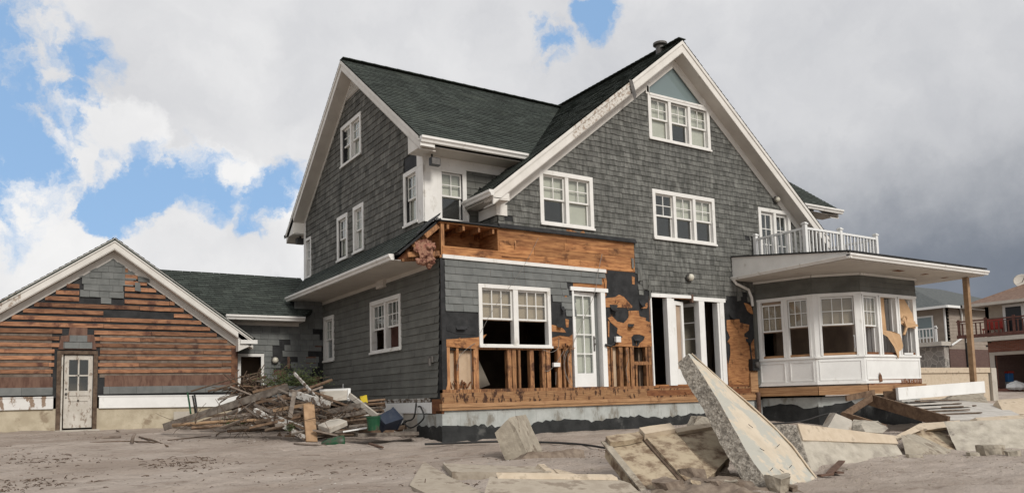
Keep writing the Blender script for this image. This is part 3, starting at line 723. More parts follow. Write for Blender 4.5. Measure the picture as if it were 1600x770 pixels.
# ================================================================ ground floor front, torn open
rg = random.Random(5)
# sheathed wall with the openings: window, stud bays, two doors
hol = [(.86, 2.42, 1.05, 2.16), (.16, 3.06, .2, 1.0), (3.08, 3.9, .2, 2.2), (3.98, 5.21, .2, 1.05), (5.27, 7.53, .22, 2.17), (2.42, 3.06, .2, 1.0), (.02, .78, .2, 1.06)]
polys = [[(0, .16), (8.72, .16), (8.72, 2.72), (0, 2.72)]]
mb = MB(); wall(mb, FF, polys, hol, -.03, -.006); mb.build('wall_sheathing', 'sheathing', H)
# boards of the stripped band above, nailed on one by one
mb = MB()
x0 = 1.3
for k in range(4):
    v = 2.70+k*.163; u = x0
    while u < 4.84:
        u2 = min(4.84, u+rg.uniform(.8, 2.2)); mb.box(FF, u+.002, u2-.002, -.02, rg.uniform(0, .006), v+.002, v+.16, rg.random()); u = u2
mb.build('stripped_boards', 'sheathing', H, label='bare orange boards where the eave was torn away')
mb = MB(); mb.box(FF, .05, 2.0, -.03, .012, 2.72, 2.86, .7); mb.box(FF, .05, 1.9, -.1, .02, 2.86, 2.885, .9); mb.box(FF, 1.36, 2.02, .0, .03, 2.78, 2.8, .2); mb.box(FF, 1.32, 1.42, -.02, .015, 2.87, 3.06, .95)
mb.build('eave_board', 'sheathing', H)
# cavity left by the torn eave: back wall, rafters, deck above
mb = MB()
mb.box(FR((0, .7, 0), (1, 0, 0), (0, -1, 0)), .06, 1.3, -.02, 0, 2.7, 3.33, .6); mb.box(FR((1.28, 0, 0), (0, 1, 0), (-1, 0, 0)), 0, .7, -.02, 0, 2.7, 3.33, .3)
mb.obox((.0, .01, 2.68), (1.3, 0, 0), (0, .7, 0), (0, 0, .03), .3)
mb.build('eave_cavity', 'plywood', H)
for k, x in enumerate((.16, .5, .84, 1.16)):
    mb = MB(); mb.obox((x, -.0, 3.22), (.045, 0, 0), (0, .7, .0), (0, 0, .1), .6); mb.build('rafter', 'stud_wood', H)
mb = MB(); mb.box(FF, .03, .1, -.08, .0, 2.72, 3.34, .7); mb.build('eave_post', 'stud_wood', H)
mb = MB()
mb.prism([(-.03, -.07, 3.35), (4.86, -.07, 3.34), (4.86, .02, 3.352), (1.3, .02, 3.40), (1.3, .72, 3.40), (-.03, .72, 3.40)], (0, 0, .016))
mb.prism([(1.3, -.06, 3.357), (4.86, -.06, 3.357), (4.86, -.005, 3.44), (1.3, -.005, 3.44)], (0, -.012, 0)); mb.build('roofing_edge', 'felt', H)
mb = MB(); mb.obox((-.02, -.02, 3.325), (4.86, 0, 0), (0, .73, 0), (0, 0, .018), .6)
mb.build('roof_deck', 'plywood', H) if False else None
mb = MB(); mb.obox((.0, -.02, 3.32), (1.3, 0, 0), (0, .73, 0), (0, 0, .02), .6); mb.build('roof_deck', 'plywood', H)
# white trim board
mb = MB(); mb.prism([(.04, -.0, 2.72), (3.97, -.0, 2.695), (3.97, -.0, 2.625), (.04, -.0, 2.65)], (0, -.045, 0)); mb.build('trim_board', 'trim_white', H)
# tar paper
def felt(pts, n=.003, r=.5):
    mb = MB(); mb.prism([FF.p(u, n-.002, v) for u, v in pts], FF.n*.003, r); mb.build('tar_paper', 'felt', H)
felt([(.04, 2.64), (.86, 2.64), (.86, 1.10), (.7, 1.14), (.5, 1.11), (.04, 1.12)])
felt([(.0, 2.66), (.1, 2.66), (.1, .3), (.07, .2), (.0, .2)], .006)
felt([(.10, 1.30), (.3, 1.24), (.74, 1.22), (.78, 1.36), (.12, 1.42)], .012)
felt([(2.47, 2.6), (3.1, 2.6), (3.08, 1.32), (2.95, 1.24), (2.72, 1.26), (2.47, 1.2)])
felt([(3.93, 2.62), (5.2, 2.62), (5.2, 1.12), (4.9, 1.06), (4.4, 1.1), (4.1, 1.06), (3.96, 1.1)])
felt([(4.03, 2.69), (4.83, 2.69), (4.83, 2.25), (4.03, 2.25)], .006)
felt([(7.6, 2.42), (8.72, 2.42), (8.72, 1.4), (8.5, 1.2), (8.35, .7), (8.1, .45), (7.7, .4), (7.6, .9)])
# places where the tar paper is torn off and the boards show
def bare(pts, r=.6):
    mb = MB(); mb.prism([FF.p(u, .006, v) for u, v in pts], FF.n*.006, r); mb.build('bare_boards', 'plywood', H)
bare([(2.493,1.473),(2.7,1.445),(2.816,1.39),(2.864,1.322),(2.488,1.337)])
bare([(2.477,1.057),(2.562,1.119),(2.639,1.174),(2.901,1.176),(3.033,1.085),(3.031,1.03),(2.475,1.023)], .4)
bare([(2.859,1.603),(2.952,1.589),(2.932,1.427),(2.873,1.432)], .3)
bare([(2.863,2.103),(2.922,2.106),(2.908,1.964),(2.865,1.962)], .5)
bare([(3.869,2.63),(3.964,2.6),(4.002,2.448),(3.968,2.122),(3.921,2.109),(3.944,2.39)], .8)
bare([(3.92,2.081),(4.212,2.116),(4.332,2.177),(4.462,2.136),(4.585,2.032),(4.699,1.935),(4.679,1.904),(3.911,1.887)], .5)
bare([(3.989,1.657),(4.106,1.704),(4.187,1.645),(4.249,1.59),(4.426,1.563),(4.515,1.627),(4.575,1.695),(4.583,1.833),(4.873,1.852),(4.895,1.724),(5.084,1.693),(5.066,1.637),(5.251,1.587),(5.256,1.495),(5.227,1.345),(5.248,1.198),(5.245,1.068),(4.804,1.044),(4.872,1.136),(4.993,1.212),(5.026,1.286),(4.868,1.326),(4.698,1.315),(4.628,1.252),(4.643,1.18),(4.645,1.049),(4.166,1.064),(4.198,1.143),(4.276,1.209),(4.391,1.262),(4.29,1.303),(4.227,1.341),(4.256,1.45),(4.165,1.501),(4.063,1.57)])
bare([(3.991,1.603),(4.031,1.576),(4.01,1.247),(3.974,1.264)], .2)
bare([(4.72,2.604),(4.797,2.587),(4.788,2.42),(4.72,2.427)], .7)
bare([(4.934,1.899),(5.064,1.948),(5.098,2.024),(5.148,2.037),(5.153,1.956),(5.111,1.906)], .7)
bare([(7.663,1.734),(8.111,1.766),(8.129,1.68),(8.455,1.638),(8.418,1.498),(8.26,1.418),(8.253,1.339),(8.378,1.317),(8.38,1.152),(8.51,1.05),(8.578,0.946),(8.541,0.808),(8.367,0.738),(8.34,0.652),(8.36,0.464),(8.278,0.259),(8.164,0.22),(7.92,0.28),(7.617,0.166),(7.62,0.468),(7.645,0.669),(7.732,0.905),(7.74,1.142),(7.647,1.208),(7.753,1.312),(7.702,1.413),(7.649,1.496)], .45)
bare([(8.31,2.175),(8.431,2.159),(8.561,2.116),(8.636,1.902),(8.529,1.919),(8.417,1.984)], .8)
bare([(0.095,1.129),(0.755,1.178),(0.97,1.244),(0.794,1.044),(0.707,0.958),(0.092,0.998)], .7)
bare([(2.9, 3.36), (3.5, 3.36), (3.42, 3.50), (3.3, 3.43), (2.98, 3.5)], .5)
# curling flaps of torn paper and splinters standing off the wall
def flap(u, v, w, l, curl, side=0):
    mb = MB(); n = 7; pts = []
    for i in range(n+1):
        t = i/n; a = curl*t; pts.append((math.sin(a)/max(curl, .01)*l, (1-math.cos(a))/max(curl, .01)*l))
    for i in range(n):
        (d0, h0), (d1, h1) = pts[i], pts[i+1]; w0, w1 = w*(1-.45*i/n+.08*math.sin(i*2.3)), w*(1-.45*(i+1)/n+.08*math.sin((i+1)*2.3))
        mb.poly([FF.p(u+side*d0, .014+h0, v-d0), FF.p(u+w0+side*d0, .014+h0, v-d0), FF.p(u+w1+side*d1, .014+h1, v-d1), FF.p(u+side*d1, .014+h1, v-d1)])
    mb.build('torn_paper_flap', 'felt', H, fix=False, smooth=True)
for q in ((4.05, 1.95, .22, .22, 1.4, .2), (4.55, 1.55, .18, .16, 2.0, -.3), (2.62, 1.50, .16, .14, 1.6, .1), (4.9, 2.1, .14, .22, 1.2, .1), (.30, 1.40, .3, .12, 1.3, .0), (7.75, 1.9, .2, .22, 1.5, .3), (8.3, 1.3, .15, .2, 1.8, -.2), (2.75, 1.9, .1, .2, 1.2, 0), (4.7, 1.24, .2, .12, 1.9, 0)): flap(*q)
for k in range(22):
    u, v = rg.choice([(4.2, 1.7), (4.9, 1.2), (2.7, 1.1), (7.9, 1.7), (8.2, .7), (4.4, 2.0), (.4, 1.12), (1.6, 3.2), (3.4, 2.85), (4.6, 2.8), (6.2, .08), (7.4, .05)])
    u += rg.uniform(-.2, .2); v += rg.uniform(-.12, .12); d = V((rg.uniform(-1, 1), -rg.uniform(.1, .6), rg.uniform(-1, .4))).normalized()*rg.uniform(.05, .16); mb = MB(); mb.bar(FF.p(u, .01, v), FF.p(u, .01, v)+d, rg.uniform(.008, .022), .006); mb.build('splinter_or_gap_strip', 'stud_wood', H)
# remaining grey siding under the white trim, stepping down at its torn edge
def keepg(u, v):
    if u < .86: return v > 1.66
    if u < 2.5: return v > 2.1
    if u < 2.66: return v > 2.1
    if u < 2.78: return v > 2.0
    if u < 2.92: return v > 1.86
    if u < 3.08: return v > 1.6
    if u < 3.98: return v > 2.3
    return False
mb = MB(); shingles(mb, FF, [[(.09, 1.66), (3.98, 1.66), (3.96, 2.64), (.09, 2.655)]], .142, (.13, .42), 71, [(.8, 2.49, 1.0, 2.2)], .024, .008, .003, .002, keepg)
mb.build('front_siding', 'siding_grey', H, fix=False)
# loose shingle ends hanging at the torn edge of the upper wall
mb = MB()
for (u, v, w, h, t) in ((4.88, 2.50, .12, .30, .03), (5.02, 2.34, .14, .2, -.02), (4.72, 2.78, .05, .22, .0), (8.05, 2.2, .12, .18, .02), (5.2, 2.1, .035, .5, .05)):
    mb = MB(); mb.prism([FF.p(u, .02, v), FF.p(u+w, .03, v+t), FF.p(u+w, .02, v+h), FF.p(u, .012, v+h)], FF.n*.012, rg.random()); mb.build('loose_shingle', 'shingle_weathered', H)

# ---- studs of the opened wall, each its own
ST = [(.03, .165, .2, 1.06), (.31, .36, .2, 1.04), (.68, .79, .2, 1.04), (1.44, 1.53, .2, .96), (1.55, 1.64, .2, .96), (1.69, 1.74, .2, .96), (1.97, 2.06, .2, .96), (2.26, 2.34, .2, .98), (2.36, 2.46, .2, .98),
      (2.64, 2.73, .2, 1.02), (2.90, 3.0, .2, 1.05), (2.79, 2.84, .2, 1.0), (3.95, 4.03, .2, 1.05), (4.05, 4.1, .2, 1.03), (4.28, 4.38, .2, 1.04), (4.47, 4.56, .2, 1.06), (4.60, 4.70, .2, 1.06), (4.74, 4.79, .2, .7), (5.04, 5.1, .2, 1.06), (5.12, 5.2, .2, 1.06)]
for (a, b, c, d) in ST:
    mb = MB(); mb.box(FF, a, b, -.11, rg.uniform(-.012, .0), c, d, rg.random()); mb.build('stud', 'stud_wood', H)
for (a, b, c, d) in [(.0, .785, 1.035, 1.11), (.79, 2.5, .955, 1.04), (4.70, 5.2, .66, .735), (3.08, 3.98, .17, .205)]:
    mb = MB(); mb.box(FF, a, b, -.112, -.002, c, d, rg.random()); mb.build('header', 'stud_wood', H)
mb = MB(); mb.box(FF, .0, 5.22, -.12, .015, .14, .2, .3); mb.build('sole_plate', 'stud_wood', H)
# backs of the inner wall linings seen between the studs
for (a, b, c, d, m_) in ((.12, .7, .2, 1.06, 'drywall'), (4.08, 4.32, .2, 1.05, 'drywall'), (2.72, 3.0, .2, .6, 'dark_wood')):
    mb = MB(); mb.box(FF, a, b, -.135, -.12, c, d); mb.build('lining_board', m_, H)
mb = MB(); mb.tube([FF.p(.12, -.05, .95), FF.p(.45, -.05, .945), FF.p(.7, -.05, .95)], .018); mb.build('conduit', 'black_metal', H)
# rim joist, ledger and stain-black band
mb = MB(); mb.box(FF, -.02, 8.62, -.04, .03, -.06, .14, .6); mb.build('rim_joist', 'rim_wood', H)
mb = MB(); mb.box(FF, 5.0, 8.6, .0, .033, -.02, .10); mb.box(FF, 5.4, 8.3, .0, .018, .1, .19); mb.build('charred_board', 'dark_wood', H, label='blackened rotten boards under the glazed doors')
mb = MB(); mb.box(FF, -.04, 8.62, -.06, .055, -.13, -.06, .5); mb.box(FF, -.03, 8.62, -.06, .04, -.185, -.131, .1); mb.build('sill_beam', 'beam_wood', H)
# foundation: pale block above, tar below with an uneven edge
mb = MB(); mb.box(FF, -.02, 12.2, -.25, -.012, -1.6, -.19); mb.build('foundation', 'found_block', H)
mb = MB(); u = -.03; top = []
while u < 8.6: top.append((u, -.47 + .03*math.sin(u*3.1)+rg.uniform(-.03, .03) - (.03 if u < 2 else 0))); u += rg.uniform(.05, .13)
pts = top + [(8.6, -1.6), (-.03, -1.6)]
for i in range(len(top)-1):
    mb.poly([FF.p(top[i][0], -.006, -1.5), FF.p(top[i+1][0], -.006, -1.5), FF.p(top[i+1][0], -.004, top[i+1][1]), FF.p(top[i][0], -.004, top[i][1])])
mb.build('tar_coating', 'tar', H, fix=False)
mb = MB()
for i in range(20): u = .35+i*.42+rg.uniform(-.05, .05); mb.box(FF, u, u+.009, -.0125, -.0105, -.46, -.19)
mb.build('block_joints', 'joint', H)

# ---- window and doors of the front
window(H, FF, .80, 2.49, 1.0, 2.215, [('tan', 'none2'), ('tan', 'none2')], cas=.075, mull=.11, rows=2, cols=3, split=.46, label='double window with blinds above and empty lower sashes', name='window')
mb = MB(); mb.box(FF, .88, 1.55, -.09, -.085, 1.53, 1.58); mb.build('blind_bottom', 'kraft', H)
mb = MB()
mb.box(FF, 3.0, 4.0, -.02, .045, 2.20, 2.28); mb.box(FF, 3.80, 3.92, -.12, .035, .2, 2.2); mb.box(FF, 3.045, 3.09, -.12, .03, .2, 2.2)
fr = mb.build('door_frame', 'white_paint', H)
mb = MB(); u0, u1, v0, v1 = 3.09, 3.70, .19, 2.19
Fd = FR((3.09, .02, 0), (1, .06, 0), (.06, -1, 0))
def french(mb, F, w, v0, v1, st=.085, cols=2, rows=4, bot=.3, t=.04, n0=-.06):
    mb.box(F, 0, st, n0, n0+t, v0, v1); mb.box(F, w-st, w, n0, n0+t, v0, v1); mb.box(F, st, w-st, n0, n0+t-.001, v1-st, v1); mb.box(F, st, w-st, n0, n0+t-.001, v0, v0+bot)
    for i in range(1, cols): q = st+(w-2*st)*i/cols; mb.box(F, q-.011, q+.011, n0+.005, n0+t-.004, v0+bot, v1-st)
    for i in range(1, rows): q = v0+bot+(v1-st-v0-bot)*i/rows; mb.box(F, st, w-st, n0+.005, n0+t-.006, q-.011, q+.011)
french(mb, Fd, .61, v0, v1); dr = mb.build('door', 'white_paint', H, label='narrow glazed door with eight panes')
mb = MB(); mb.box(Fd, .08, .53, -.043, -.038, .48, 2.11); mb.build('pane', 'glass', dr)
mb = MB(); mb.tube([Fd.p(.57, -.02, 1.1), Fd.p(.57, .04, 1.1)], .022); mb.tube([Fd.p(.57, -.02, 1.22), Fd.p(.57, .01, 1.22)], .02); mb.box(Fd, .55, .59, -.02, -.012, .95, 1.27); mb.build('handle', 'dark_metal', dr)
mb = MB(); mb.box(Fd, .06, .55, -.11, -.1, .5, 2.15); mb.build('door_curtain', 'blind_grey', dr)
mb = MB(); mb.box(FF, 3.72, 3.8, -.3, -.1, .2, 2.2); mb.build('jamb_board', 'siding_grey', H)
# triple door
mb = MB()
mb.prism([FF.p(5.24, -.02, 2.17), FF.p(6.48, -.02, 2.19), FF.p(6.48, -.02, 2.26), FF.p(5.24, -.02, 2.255)], FF.n*.065); mb.box(FF, 6.54, 7.62, -.02, .045, 2.145, 2.235)
mb.box(FF, 5.22, 5.255, -.12, .03, .2, 2.16); mb.box(FF, 5.71, 5.86, -.1, .04, .2, 2.17); mb.box(FF, 5.88, 5.95, -.1, .02, .2, 2.16); mb.box(FF, 6.72, 6.90, -.1, .04, .2, 2.15); mb.box(FF, 7.36, 7.42, -.14, .02, .2, 2.14); mb.box(FF, 7.42, 7.56, -.12, .04, .2, 2.15)
fr = mb.build('door_frame', 'white_paint', H, label='frame of the triple glazed doors')
mb = MB(); mb.box(FF, 6.485, 6.535, -.01, .06, 2.1, 2.28); mb.build('rusty_hinge', 'rust', fr)
Fd = FR((5.95, -.02, 0), (1, .25, 0), (.25, -1, 0)); mb = MB(); french(mb, Fd, .42, .22, 2.12, .09, 1, 1, .35); dr = mb.build('door', 'white_paint', H, label='folded narrow glazed leaf')
mb = MB(); mb.box(Fd, .08, .34, -.07, -.065, .5, 2.05); mb.build('blind', 'blind_tan', dr)
Fd = FR((6.74, .06, 0), (-.25, 1, 0), (-1, -.25, 0)); mb = MB(); french(mb, Fd, .7, .22, 2.12, .08, 1, 4, .3); dr = mb.build('door', 'white_paint', H, label='glazed leaf swung open into the dark room')
mb = MB(); mb.box(Fd, .07, .63, -.046, -.04, .5, 2.05); mb.build('pane', 'glass', dr)
# ---- meter box, conduit, pipe by the bay
mb = MB(); mb.box(FF, 8.36, 8.6, .01, .13, .52, .8); me_ = mb.build('meter_box', 'black_metal', H)
mb = MB(); mb.lathe(FF.p(8.5, .13, .66), FF.n, [(.07, 0), (.07, .05), (.03, .06)], 14); mb.build('meter_dial', 'dark_metal', me_, smooth=False)
mb = MB(); mb.box(FF, 8.36, 8.62, .005, .05, .0, .5, .7); mb.build('meter_board', 'beam_wood', H)
mb = MB(); mb.tube([FF.p(8.56, .08, .0), FF.p(8.56, .08, -.7)], .05, 10); mb.build('drain_pipe', 'rust', H)
mb = MB(); mb.tube([FF.p(8.45, .03, .8), FF.p(8.42, .03, 1.2)], .015); mb.build('conduit', 'black_metal', H)
mb = MB(); mb.box(FF, 8.62, 8.72, -.02, .05, .18, 2.25); mb.build('bay_edge_board', 'siding_side', H)
# ---- dangling wires and cables
def wire(pts, rad=.007, m='wire', nm='wire', root=None, jig=.0, n=12, name=None):
    pts = [V(p) for p in pts]; out = []
    for i in range(len(pts)-1):                      # Catmull-Rom
        p0, p1, p2, p3 = pts[max(i-1, 0)], pts[i], pts[i+1], pts[min(i+2, len(pts)-1)]
        for k in range(n):
            t = k/n; out.append(.5*((2*p1)+(p2-p0)*t+(2*p0-5*p1+4*p2-p3)*t*t+(3*p1-p0-3*p2+p3)*t**3))
    out.append(pts[-1]); mb = MB(); mb.tube(out, rad, 5); return mb.build(nm, m, root, smooth=True)
wire([FF.p(u, .07, v) for u, v in [(2.204,3.212),(1.939,2.772),(1.588,2.298),(1.129,1.77),(0.8,1.265)]], .0035, root=H)
wire([FF.p(u, .08, v) for u, v in [(3.842,3.012),(3.698,2.56),(3.592,2.143),(3.277,1.589),(3.007,1.117),(2.951,0.971)]], .006, root=H)
for s_ in ([(890,545),(884,555),(880,575),(886,598),(892,603)], [(888,545),(880,560),(882,585),(890,600)], [(892,548),(886,565),(890,590),(896,600)], [(880,550),(868,570),(858,580),(852,580)], [(868,582),(867,602)], [(850,548),(862,552),(872,545),(874,530)], [(978,545),(982,560),(976,580),(980,600)], [(740,540),(728,548),(716,560),(712,580)], [(733,545),(734,600)]):
    wire([FF.p(u, .02+.02*rg.random(), v) for u, v in [FYc for FYc in map(lambda q: WIRE[q], s_)]] if False else [FF.p(u, .02+.02*rg.random(), v) for u, v in [(2.95+(p[0]-890)*.0175 if p[0] > 840 and p[0] < 900 else (.7+(p[0]-740)*.0143 if p[0] < 800 else 4.45+(p[0]-978)*.018), .99-(p[1]-546)*.0132) for p in s_]], .005, root=H)
mb = MB(); mb.obox(FF.p(2.5, .0, .62), (.16, 0, 0), (0, -.06, 0), (0, 0, .08)); mb.build('junction_box', 'white_plastic', H)
mb = MB(); mb.obox(FF.p(4.13, .03, 1.14), (.13, 0, 0), (0, -.07, 0), (0, 0, .12)); mb.build('outlet_box', 'white_plastic', H)
mb = MB(); mb.tube([FF.p(3.86, .05, 1.08), FF.p(3.97, .1, 1.05), FF.p(4.12, .06, 1.14)], .03, 8, taper=.6); mb.build('cable_boot', 'black_metal', H)
mb = MB()
for k in range(9):
    q = FF.p(2.86+rg.uniform(-.1, .1), .03, .98+rg.uniform(-.07, .1)); d = V((rg.uniform(-1, 1), -.2, rg.uniform(-1, 1))).normalized()*.12; mb.bar(q, q+d, .03, .01)
mb.build('splintered_wood', 'stud_wood', H)
mb = MB()
for k in range(10):
    q = FF.p(rg.uniform(.16, .66), -.06, .21+rg.uniform(0, .02)); d = V((rg.uniform(-.3, .3), 0, rg.uniform(.3, 1))).normalized()*rg.uniform(.06, .16); mb.bar(q, q+d, .03, .02)
mb.build('wood_scraps', 'dark_wood', H)

# ================================================================ ground floor end wall
hol = [(1.8, 3.27, 1.13, 2.14), (5.72, 6.34, 1.12, 2.12)]
mb = MB(); wall(mb, FL0, [[(.0, -.05), (6.5, -.05), (6.5, 2.66), (0, 2.66)]], hol, -.13, 0); mb.build('ground_floor_wall', 'felt', H)
def keepl(u, v):
    return True
mb = MB(); shingles(mb, FL0, [[(.14, .06), (6.5, .0), (6.5, 2.64), (.01, 2.64), (.01, 1.6), (.10, .8)]], .145, (.35, 1.1), 81, [(1.73, 3.34, 1.06, 2.21), (5.66, 6.41, 1.05, 2.19)], .022, .004, .0025, .001, keepl)
mb.build('end_siding', 'siding_side', H, fix=False)
window(H, FL0, 1.735, 3.34, 1.06, 2.21, [('clear', 'none2'), ('clear', 'none2')], rows=2, cols=3, split=.46, label='double window with broken lower sashes in the end wall')
window(H, FL0, 5.66, 6.41, 1.05, 2.19, [('blind', 'glass')], rows=2, cols=3, label='small window near the back of the end wall')
mb = MB(); mb.box(FL0, .24+1.5, 3.3, -.35, -.34, 1.0, 2.2); mb.build('red_wall_lining', 'deck_red', H)
mb = MB(); mb.box(FL0, 2.46, 2.84, .0, .09, 2.44, 2.66); mb.box(FL0, 2.52, 2.78, .09, .1, 2.47, 2.62); mb.build('vent_box', 'soffit_white', H)
mb = MB(); mb.box(FL0, .3, .42, .02, .06, .72, .84); mb.box(FL0, .34, .38, .06, .1, .66, .8); mb.build('hose_tap', 'dark_metal', H)
mb = MB(); mb.box(FL0, 5.0, 5.06, .02, .035, .34, .46); mb.build('house_tag', 'white_plastic', H)
mb = MB(); mb.box(FL0, .5, 3.6, .0, .03, .03, .055); mb.box(FL0, .5, 3.2, -.01, .018, -.02, .028); mb.build('peeled_flashing', 'peeling_lumber', H)
mb = MB(); mb.box(FL0, .42, 2.7, -.02, .03, -.23, -.025); mb.build('skirt_board', 'white_paint', H)
mb = MB(); mb.box(FL0, -.0, .4, -.03, .02, -.24, .03); mb.build('sill_end', 'dark_wood', H)
mb = MB(); mb.box(FL0, .95, 1.75, -.1, .0, -1.4, -.23); mb.box(FL0, 2.25, 6.5, -.1, -.0, -1.4, -.23); mb.build('skirt_wall', 'skirt_concrete', H)
mb = MB(); mb.box(FL0, 1.75, 2.25, -.1, -.08, -1.4, -.23); mb.build('crawlspace_dark_panel', 'window_black', H)  # black panel closes the gap, painted for the dark of the crawlspace
mb = MB(); mb.box(FL0, 1.72, 1.8, -.02, .02, -.8, -.23); mb.box(FL0, 1.8, 2.3, -.02, .02, -.29, -.231); mb.build('crawlspace_frame', 'white_paint', H)
# tarred corner block
mb = MB(); mb.prism([(-.03, -.03, -.25), (-.05, .97, -.25), (-.05, 1.0, -1.4), (-.03, -.04, -1.4)], (.3, 0, 0)); mb.build('corner_foundation', 'found_block', H)
mb = MB(); F = FL0
top = [(-.05+i*.105, -.47+.025*math.sin(i*2.3)) for i in range(11)]
for i in range(10): mb.poly([F.p(top[i][0], .06, -1.5), F.p(top[i+1][0], .06, -1.5), F.p(top[i+1][0], .055, top[i+1][1]), F.p(top[i][0], .055, top[i][1])])
mb.poly([F.p(.0-.06, .06, -1.5), F.p(-.06, .055, -.45), FF.p(.35, .035, -.47), FF.p(.45, .035, -.6), FF.p(.5, .04, -.75), FF.p(.6, .06, -1.5)])
mb.build('corner_tar', 'tar', H, fix=False)
wire([(-.03, 1.05, -.02), (-.1, .98, -.25), (-.06, 1.2, -.35), (-.12, 1.45, -.4), (-.16, 1.0, -.5), (-.1, .6, -.32), (-.09, .72, -.12), (-.06, .9, -.1)], .016, 'black_wire', 'cable', H)
wire([(-.1, 1.4, -.38), (-.14, 1.75, -.62)], .03, 'black_wire', 'cable', H)

# ---- pent roof along the end wall
PE = V((-.8, 0, 2.70)); 
F_p = slope_frame((-.8, 0, 2.72), (0, 1, 0), (.85, 0, .72)); LP = math.hypot(.85, .72)
Pp = [[(-.02, 0), (6.75, 0), (8.1, LP), (.72, LP), (.0, LP*.97)]]
Pp = [[(.12, .0), (6.72, 0), (8.1, LP), (.06, LP)]]
mb = MB(); mb.prism([F_p.p(u, -.012, v) for u, v in Pp[0]], -F_p.n*.04, .4); b = mb.build('pent_roof', 'felt', H)
mb = MB(); shingles(mb, F_p, Pp, .135, (.14, .34), 91, (), .02, .005, .005, .006); mb.build('roof_shingles', 'roof_shingle', b, fix=False)
mb = MB(); mb.prism([(-.8, 6.74, 2.66), (.05, 8.1, 3.40), (.05, 8.1, 2.62), (-.8, 6.74, 2.6)], (0, .02, 0)); mb.build('pent_end', 'siding_side', H)
mb = MB(); mb.prism([F_p.p(.02, .02, LP*.55), F_p.p(.16, .03, LP*.5), F_p.p(.5, .025, LP*1.0), F_p.p(-.02, .06, LP*1.02)], F_p.n*.012); mb.prism([F_p.p(-.05, .05, LP*.98), F_p.p(.04, .03, LP*.4), F_p.p(.09, .03, LP*.4), F_p.p(.02, .06, LP*1.02)], F_p.n*.015); mb.build('torn_roofing', 'felt', H)
gutter((-.8, .28, 2.60), (-.8, 6.76, 2.60), (-1, 0, 0))
soffit([(-.78, .3, 2.60), (-.78, 6.6, 2.60), (.0, 6.5, 2.60), (.0, .3, 2.60)])
mb = MB(); mb.box(FL0, .3, 6.5, .0, .02, 2.52, 2.6); mb.build('frieze_board', 'soffit_white', H)
mb = MB(); mb.prism([(-.74, .3, 2.62), (.0, .3, 2.62), (.0, .3, 3.25), (-.0, .3, 3.3)], (0, .02, 0)); mb.build('rafter_end_board', 'dark_wood', H)
for k, (y, l) in enumerate(((.06, .35), (.2, .62), (.3, .72))):
    mb = MB(); a = V((-.0, y, 3.27)); d = V((-.85, 0, -.72)).normalized(); mb.bar(a, a+d*l, .09, .04, side=(0, 0, 1), r=.5); mb.build('rafter', 'stud_wood', H)
mb = MB(); mb.bar((-.62, .1, 2.68), (-.0, .02, 2.74), .09, .04, side=(0, 0, 1), r=.6); mb.bar((-.66, .26, 2.6), (-.1, .2, 2.66), .07, .05, r=.3); mb.build('broken_joist', 'stud_wood', H)
# ---- pink insulation hanging out of the torn eave
def blob(nm, m, c, sc, seed, root, lumps=9, fold=.35):
    from mathutils import noise as nz
    bm = bmesh.new(); r_ = random.Random(seed)
    for k in range(lumps):
        q = V((r_.uniform(-1, 1)*sc[0], r_.uniform(-1, 1)*sc[1], r_.uniform(-1, 1)*sc[2])) + V(c)
        rt = Matrix.Rotation(r_.uniform(0, 3), 4, V((r_.random(), r_.random(), r_.random()+.1)).normalized())
        bmesh.ops.create_icosphere(bm, subdivisions=3, radius=.1, matrix=Matrix.Translation(q) @ rt @ Matrix.Diagonal((r_.uniform(.6, 1.3), r_.uniform(.4, .9), r_.uniform(.5, 1.1), 1)))
    for v in bm.verts: v.co += v.normal*(nz.noise(v.co*14)*.05 + nz.noise(v.co*33)*.025)
    o0 = root.location if root else V((0, 0, 0))
    for v in bm.verts: v.co -= o0
    me = bpy.data.meshes.new(nm); bm.to_mesh(me); bm.free(); me.materials.append(MATS[m]); o = bpy.data.objects.new(nm, me); COL.objects.link(o); o.parent = root; return o
blob('insulation', 'insulation', (-.34, .03, 2.80), (.17, .05, .07), 3, H, 7); blob('insulation', 'insulation', (-.32, -.02, 2.56), (.09, .05, .10), 7, H, 6)
mb = MB(); mb.prism([(-.52, -.02, 2.9), (-.3, -.06, 2.98), (-.16, -.03, 2.86), (-.2, -.1, 2.62), (-.42, -.05, 2.6)], (0, .02, 0)); mb.build('insulation_paper', 'insulation', H, sub=3, rough=.03)

# ================================================================ interior (only darkness and glimpses)
mb = MB()
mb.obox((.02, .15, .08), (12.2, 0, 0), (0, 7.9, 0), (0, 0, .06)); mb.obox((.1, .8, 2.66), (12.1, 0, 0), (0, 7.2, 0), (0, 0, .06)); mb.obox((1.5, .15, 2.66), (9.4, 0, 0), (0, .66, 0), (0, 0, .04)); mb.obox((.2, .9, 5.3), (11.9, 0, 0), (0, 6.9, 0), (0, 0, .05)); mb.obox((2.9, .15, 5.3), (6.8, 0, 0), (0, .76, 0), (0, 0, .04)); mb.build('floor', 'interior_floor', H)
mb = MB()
mb.obox((.15, 4.6, .14), (12, 0, 0), (0, .1, 0), (0, 0, 2.5)); mb.obox((5.0, .2, .14), (.1, 0, 0), (0, 4.4, 0), (0, 0, 2.5)); mb.obox((1.9, .9, 2.75), (.1, 0, 0), (0, 7, 0), (0, 0, 2.5)); mb.obox((2.0, 2.6, 2.75), (10, 0, 0), (0, .1, 0), (0, 0, 2.5)); mb.obox((1.7, 2.6, 5.4), (.1, 0, 0), (0, 3.4, 0), (0, 0, 1.2)); mb.obox((4.6, 3.0, 5.4), (3.4, 0, 0), (0, .1, 0), (0, 0, 1.5))
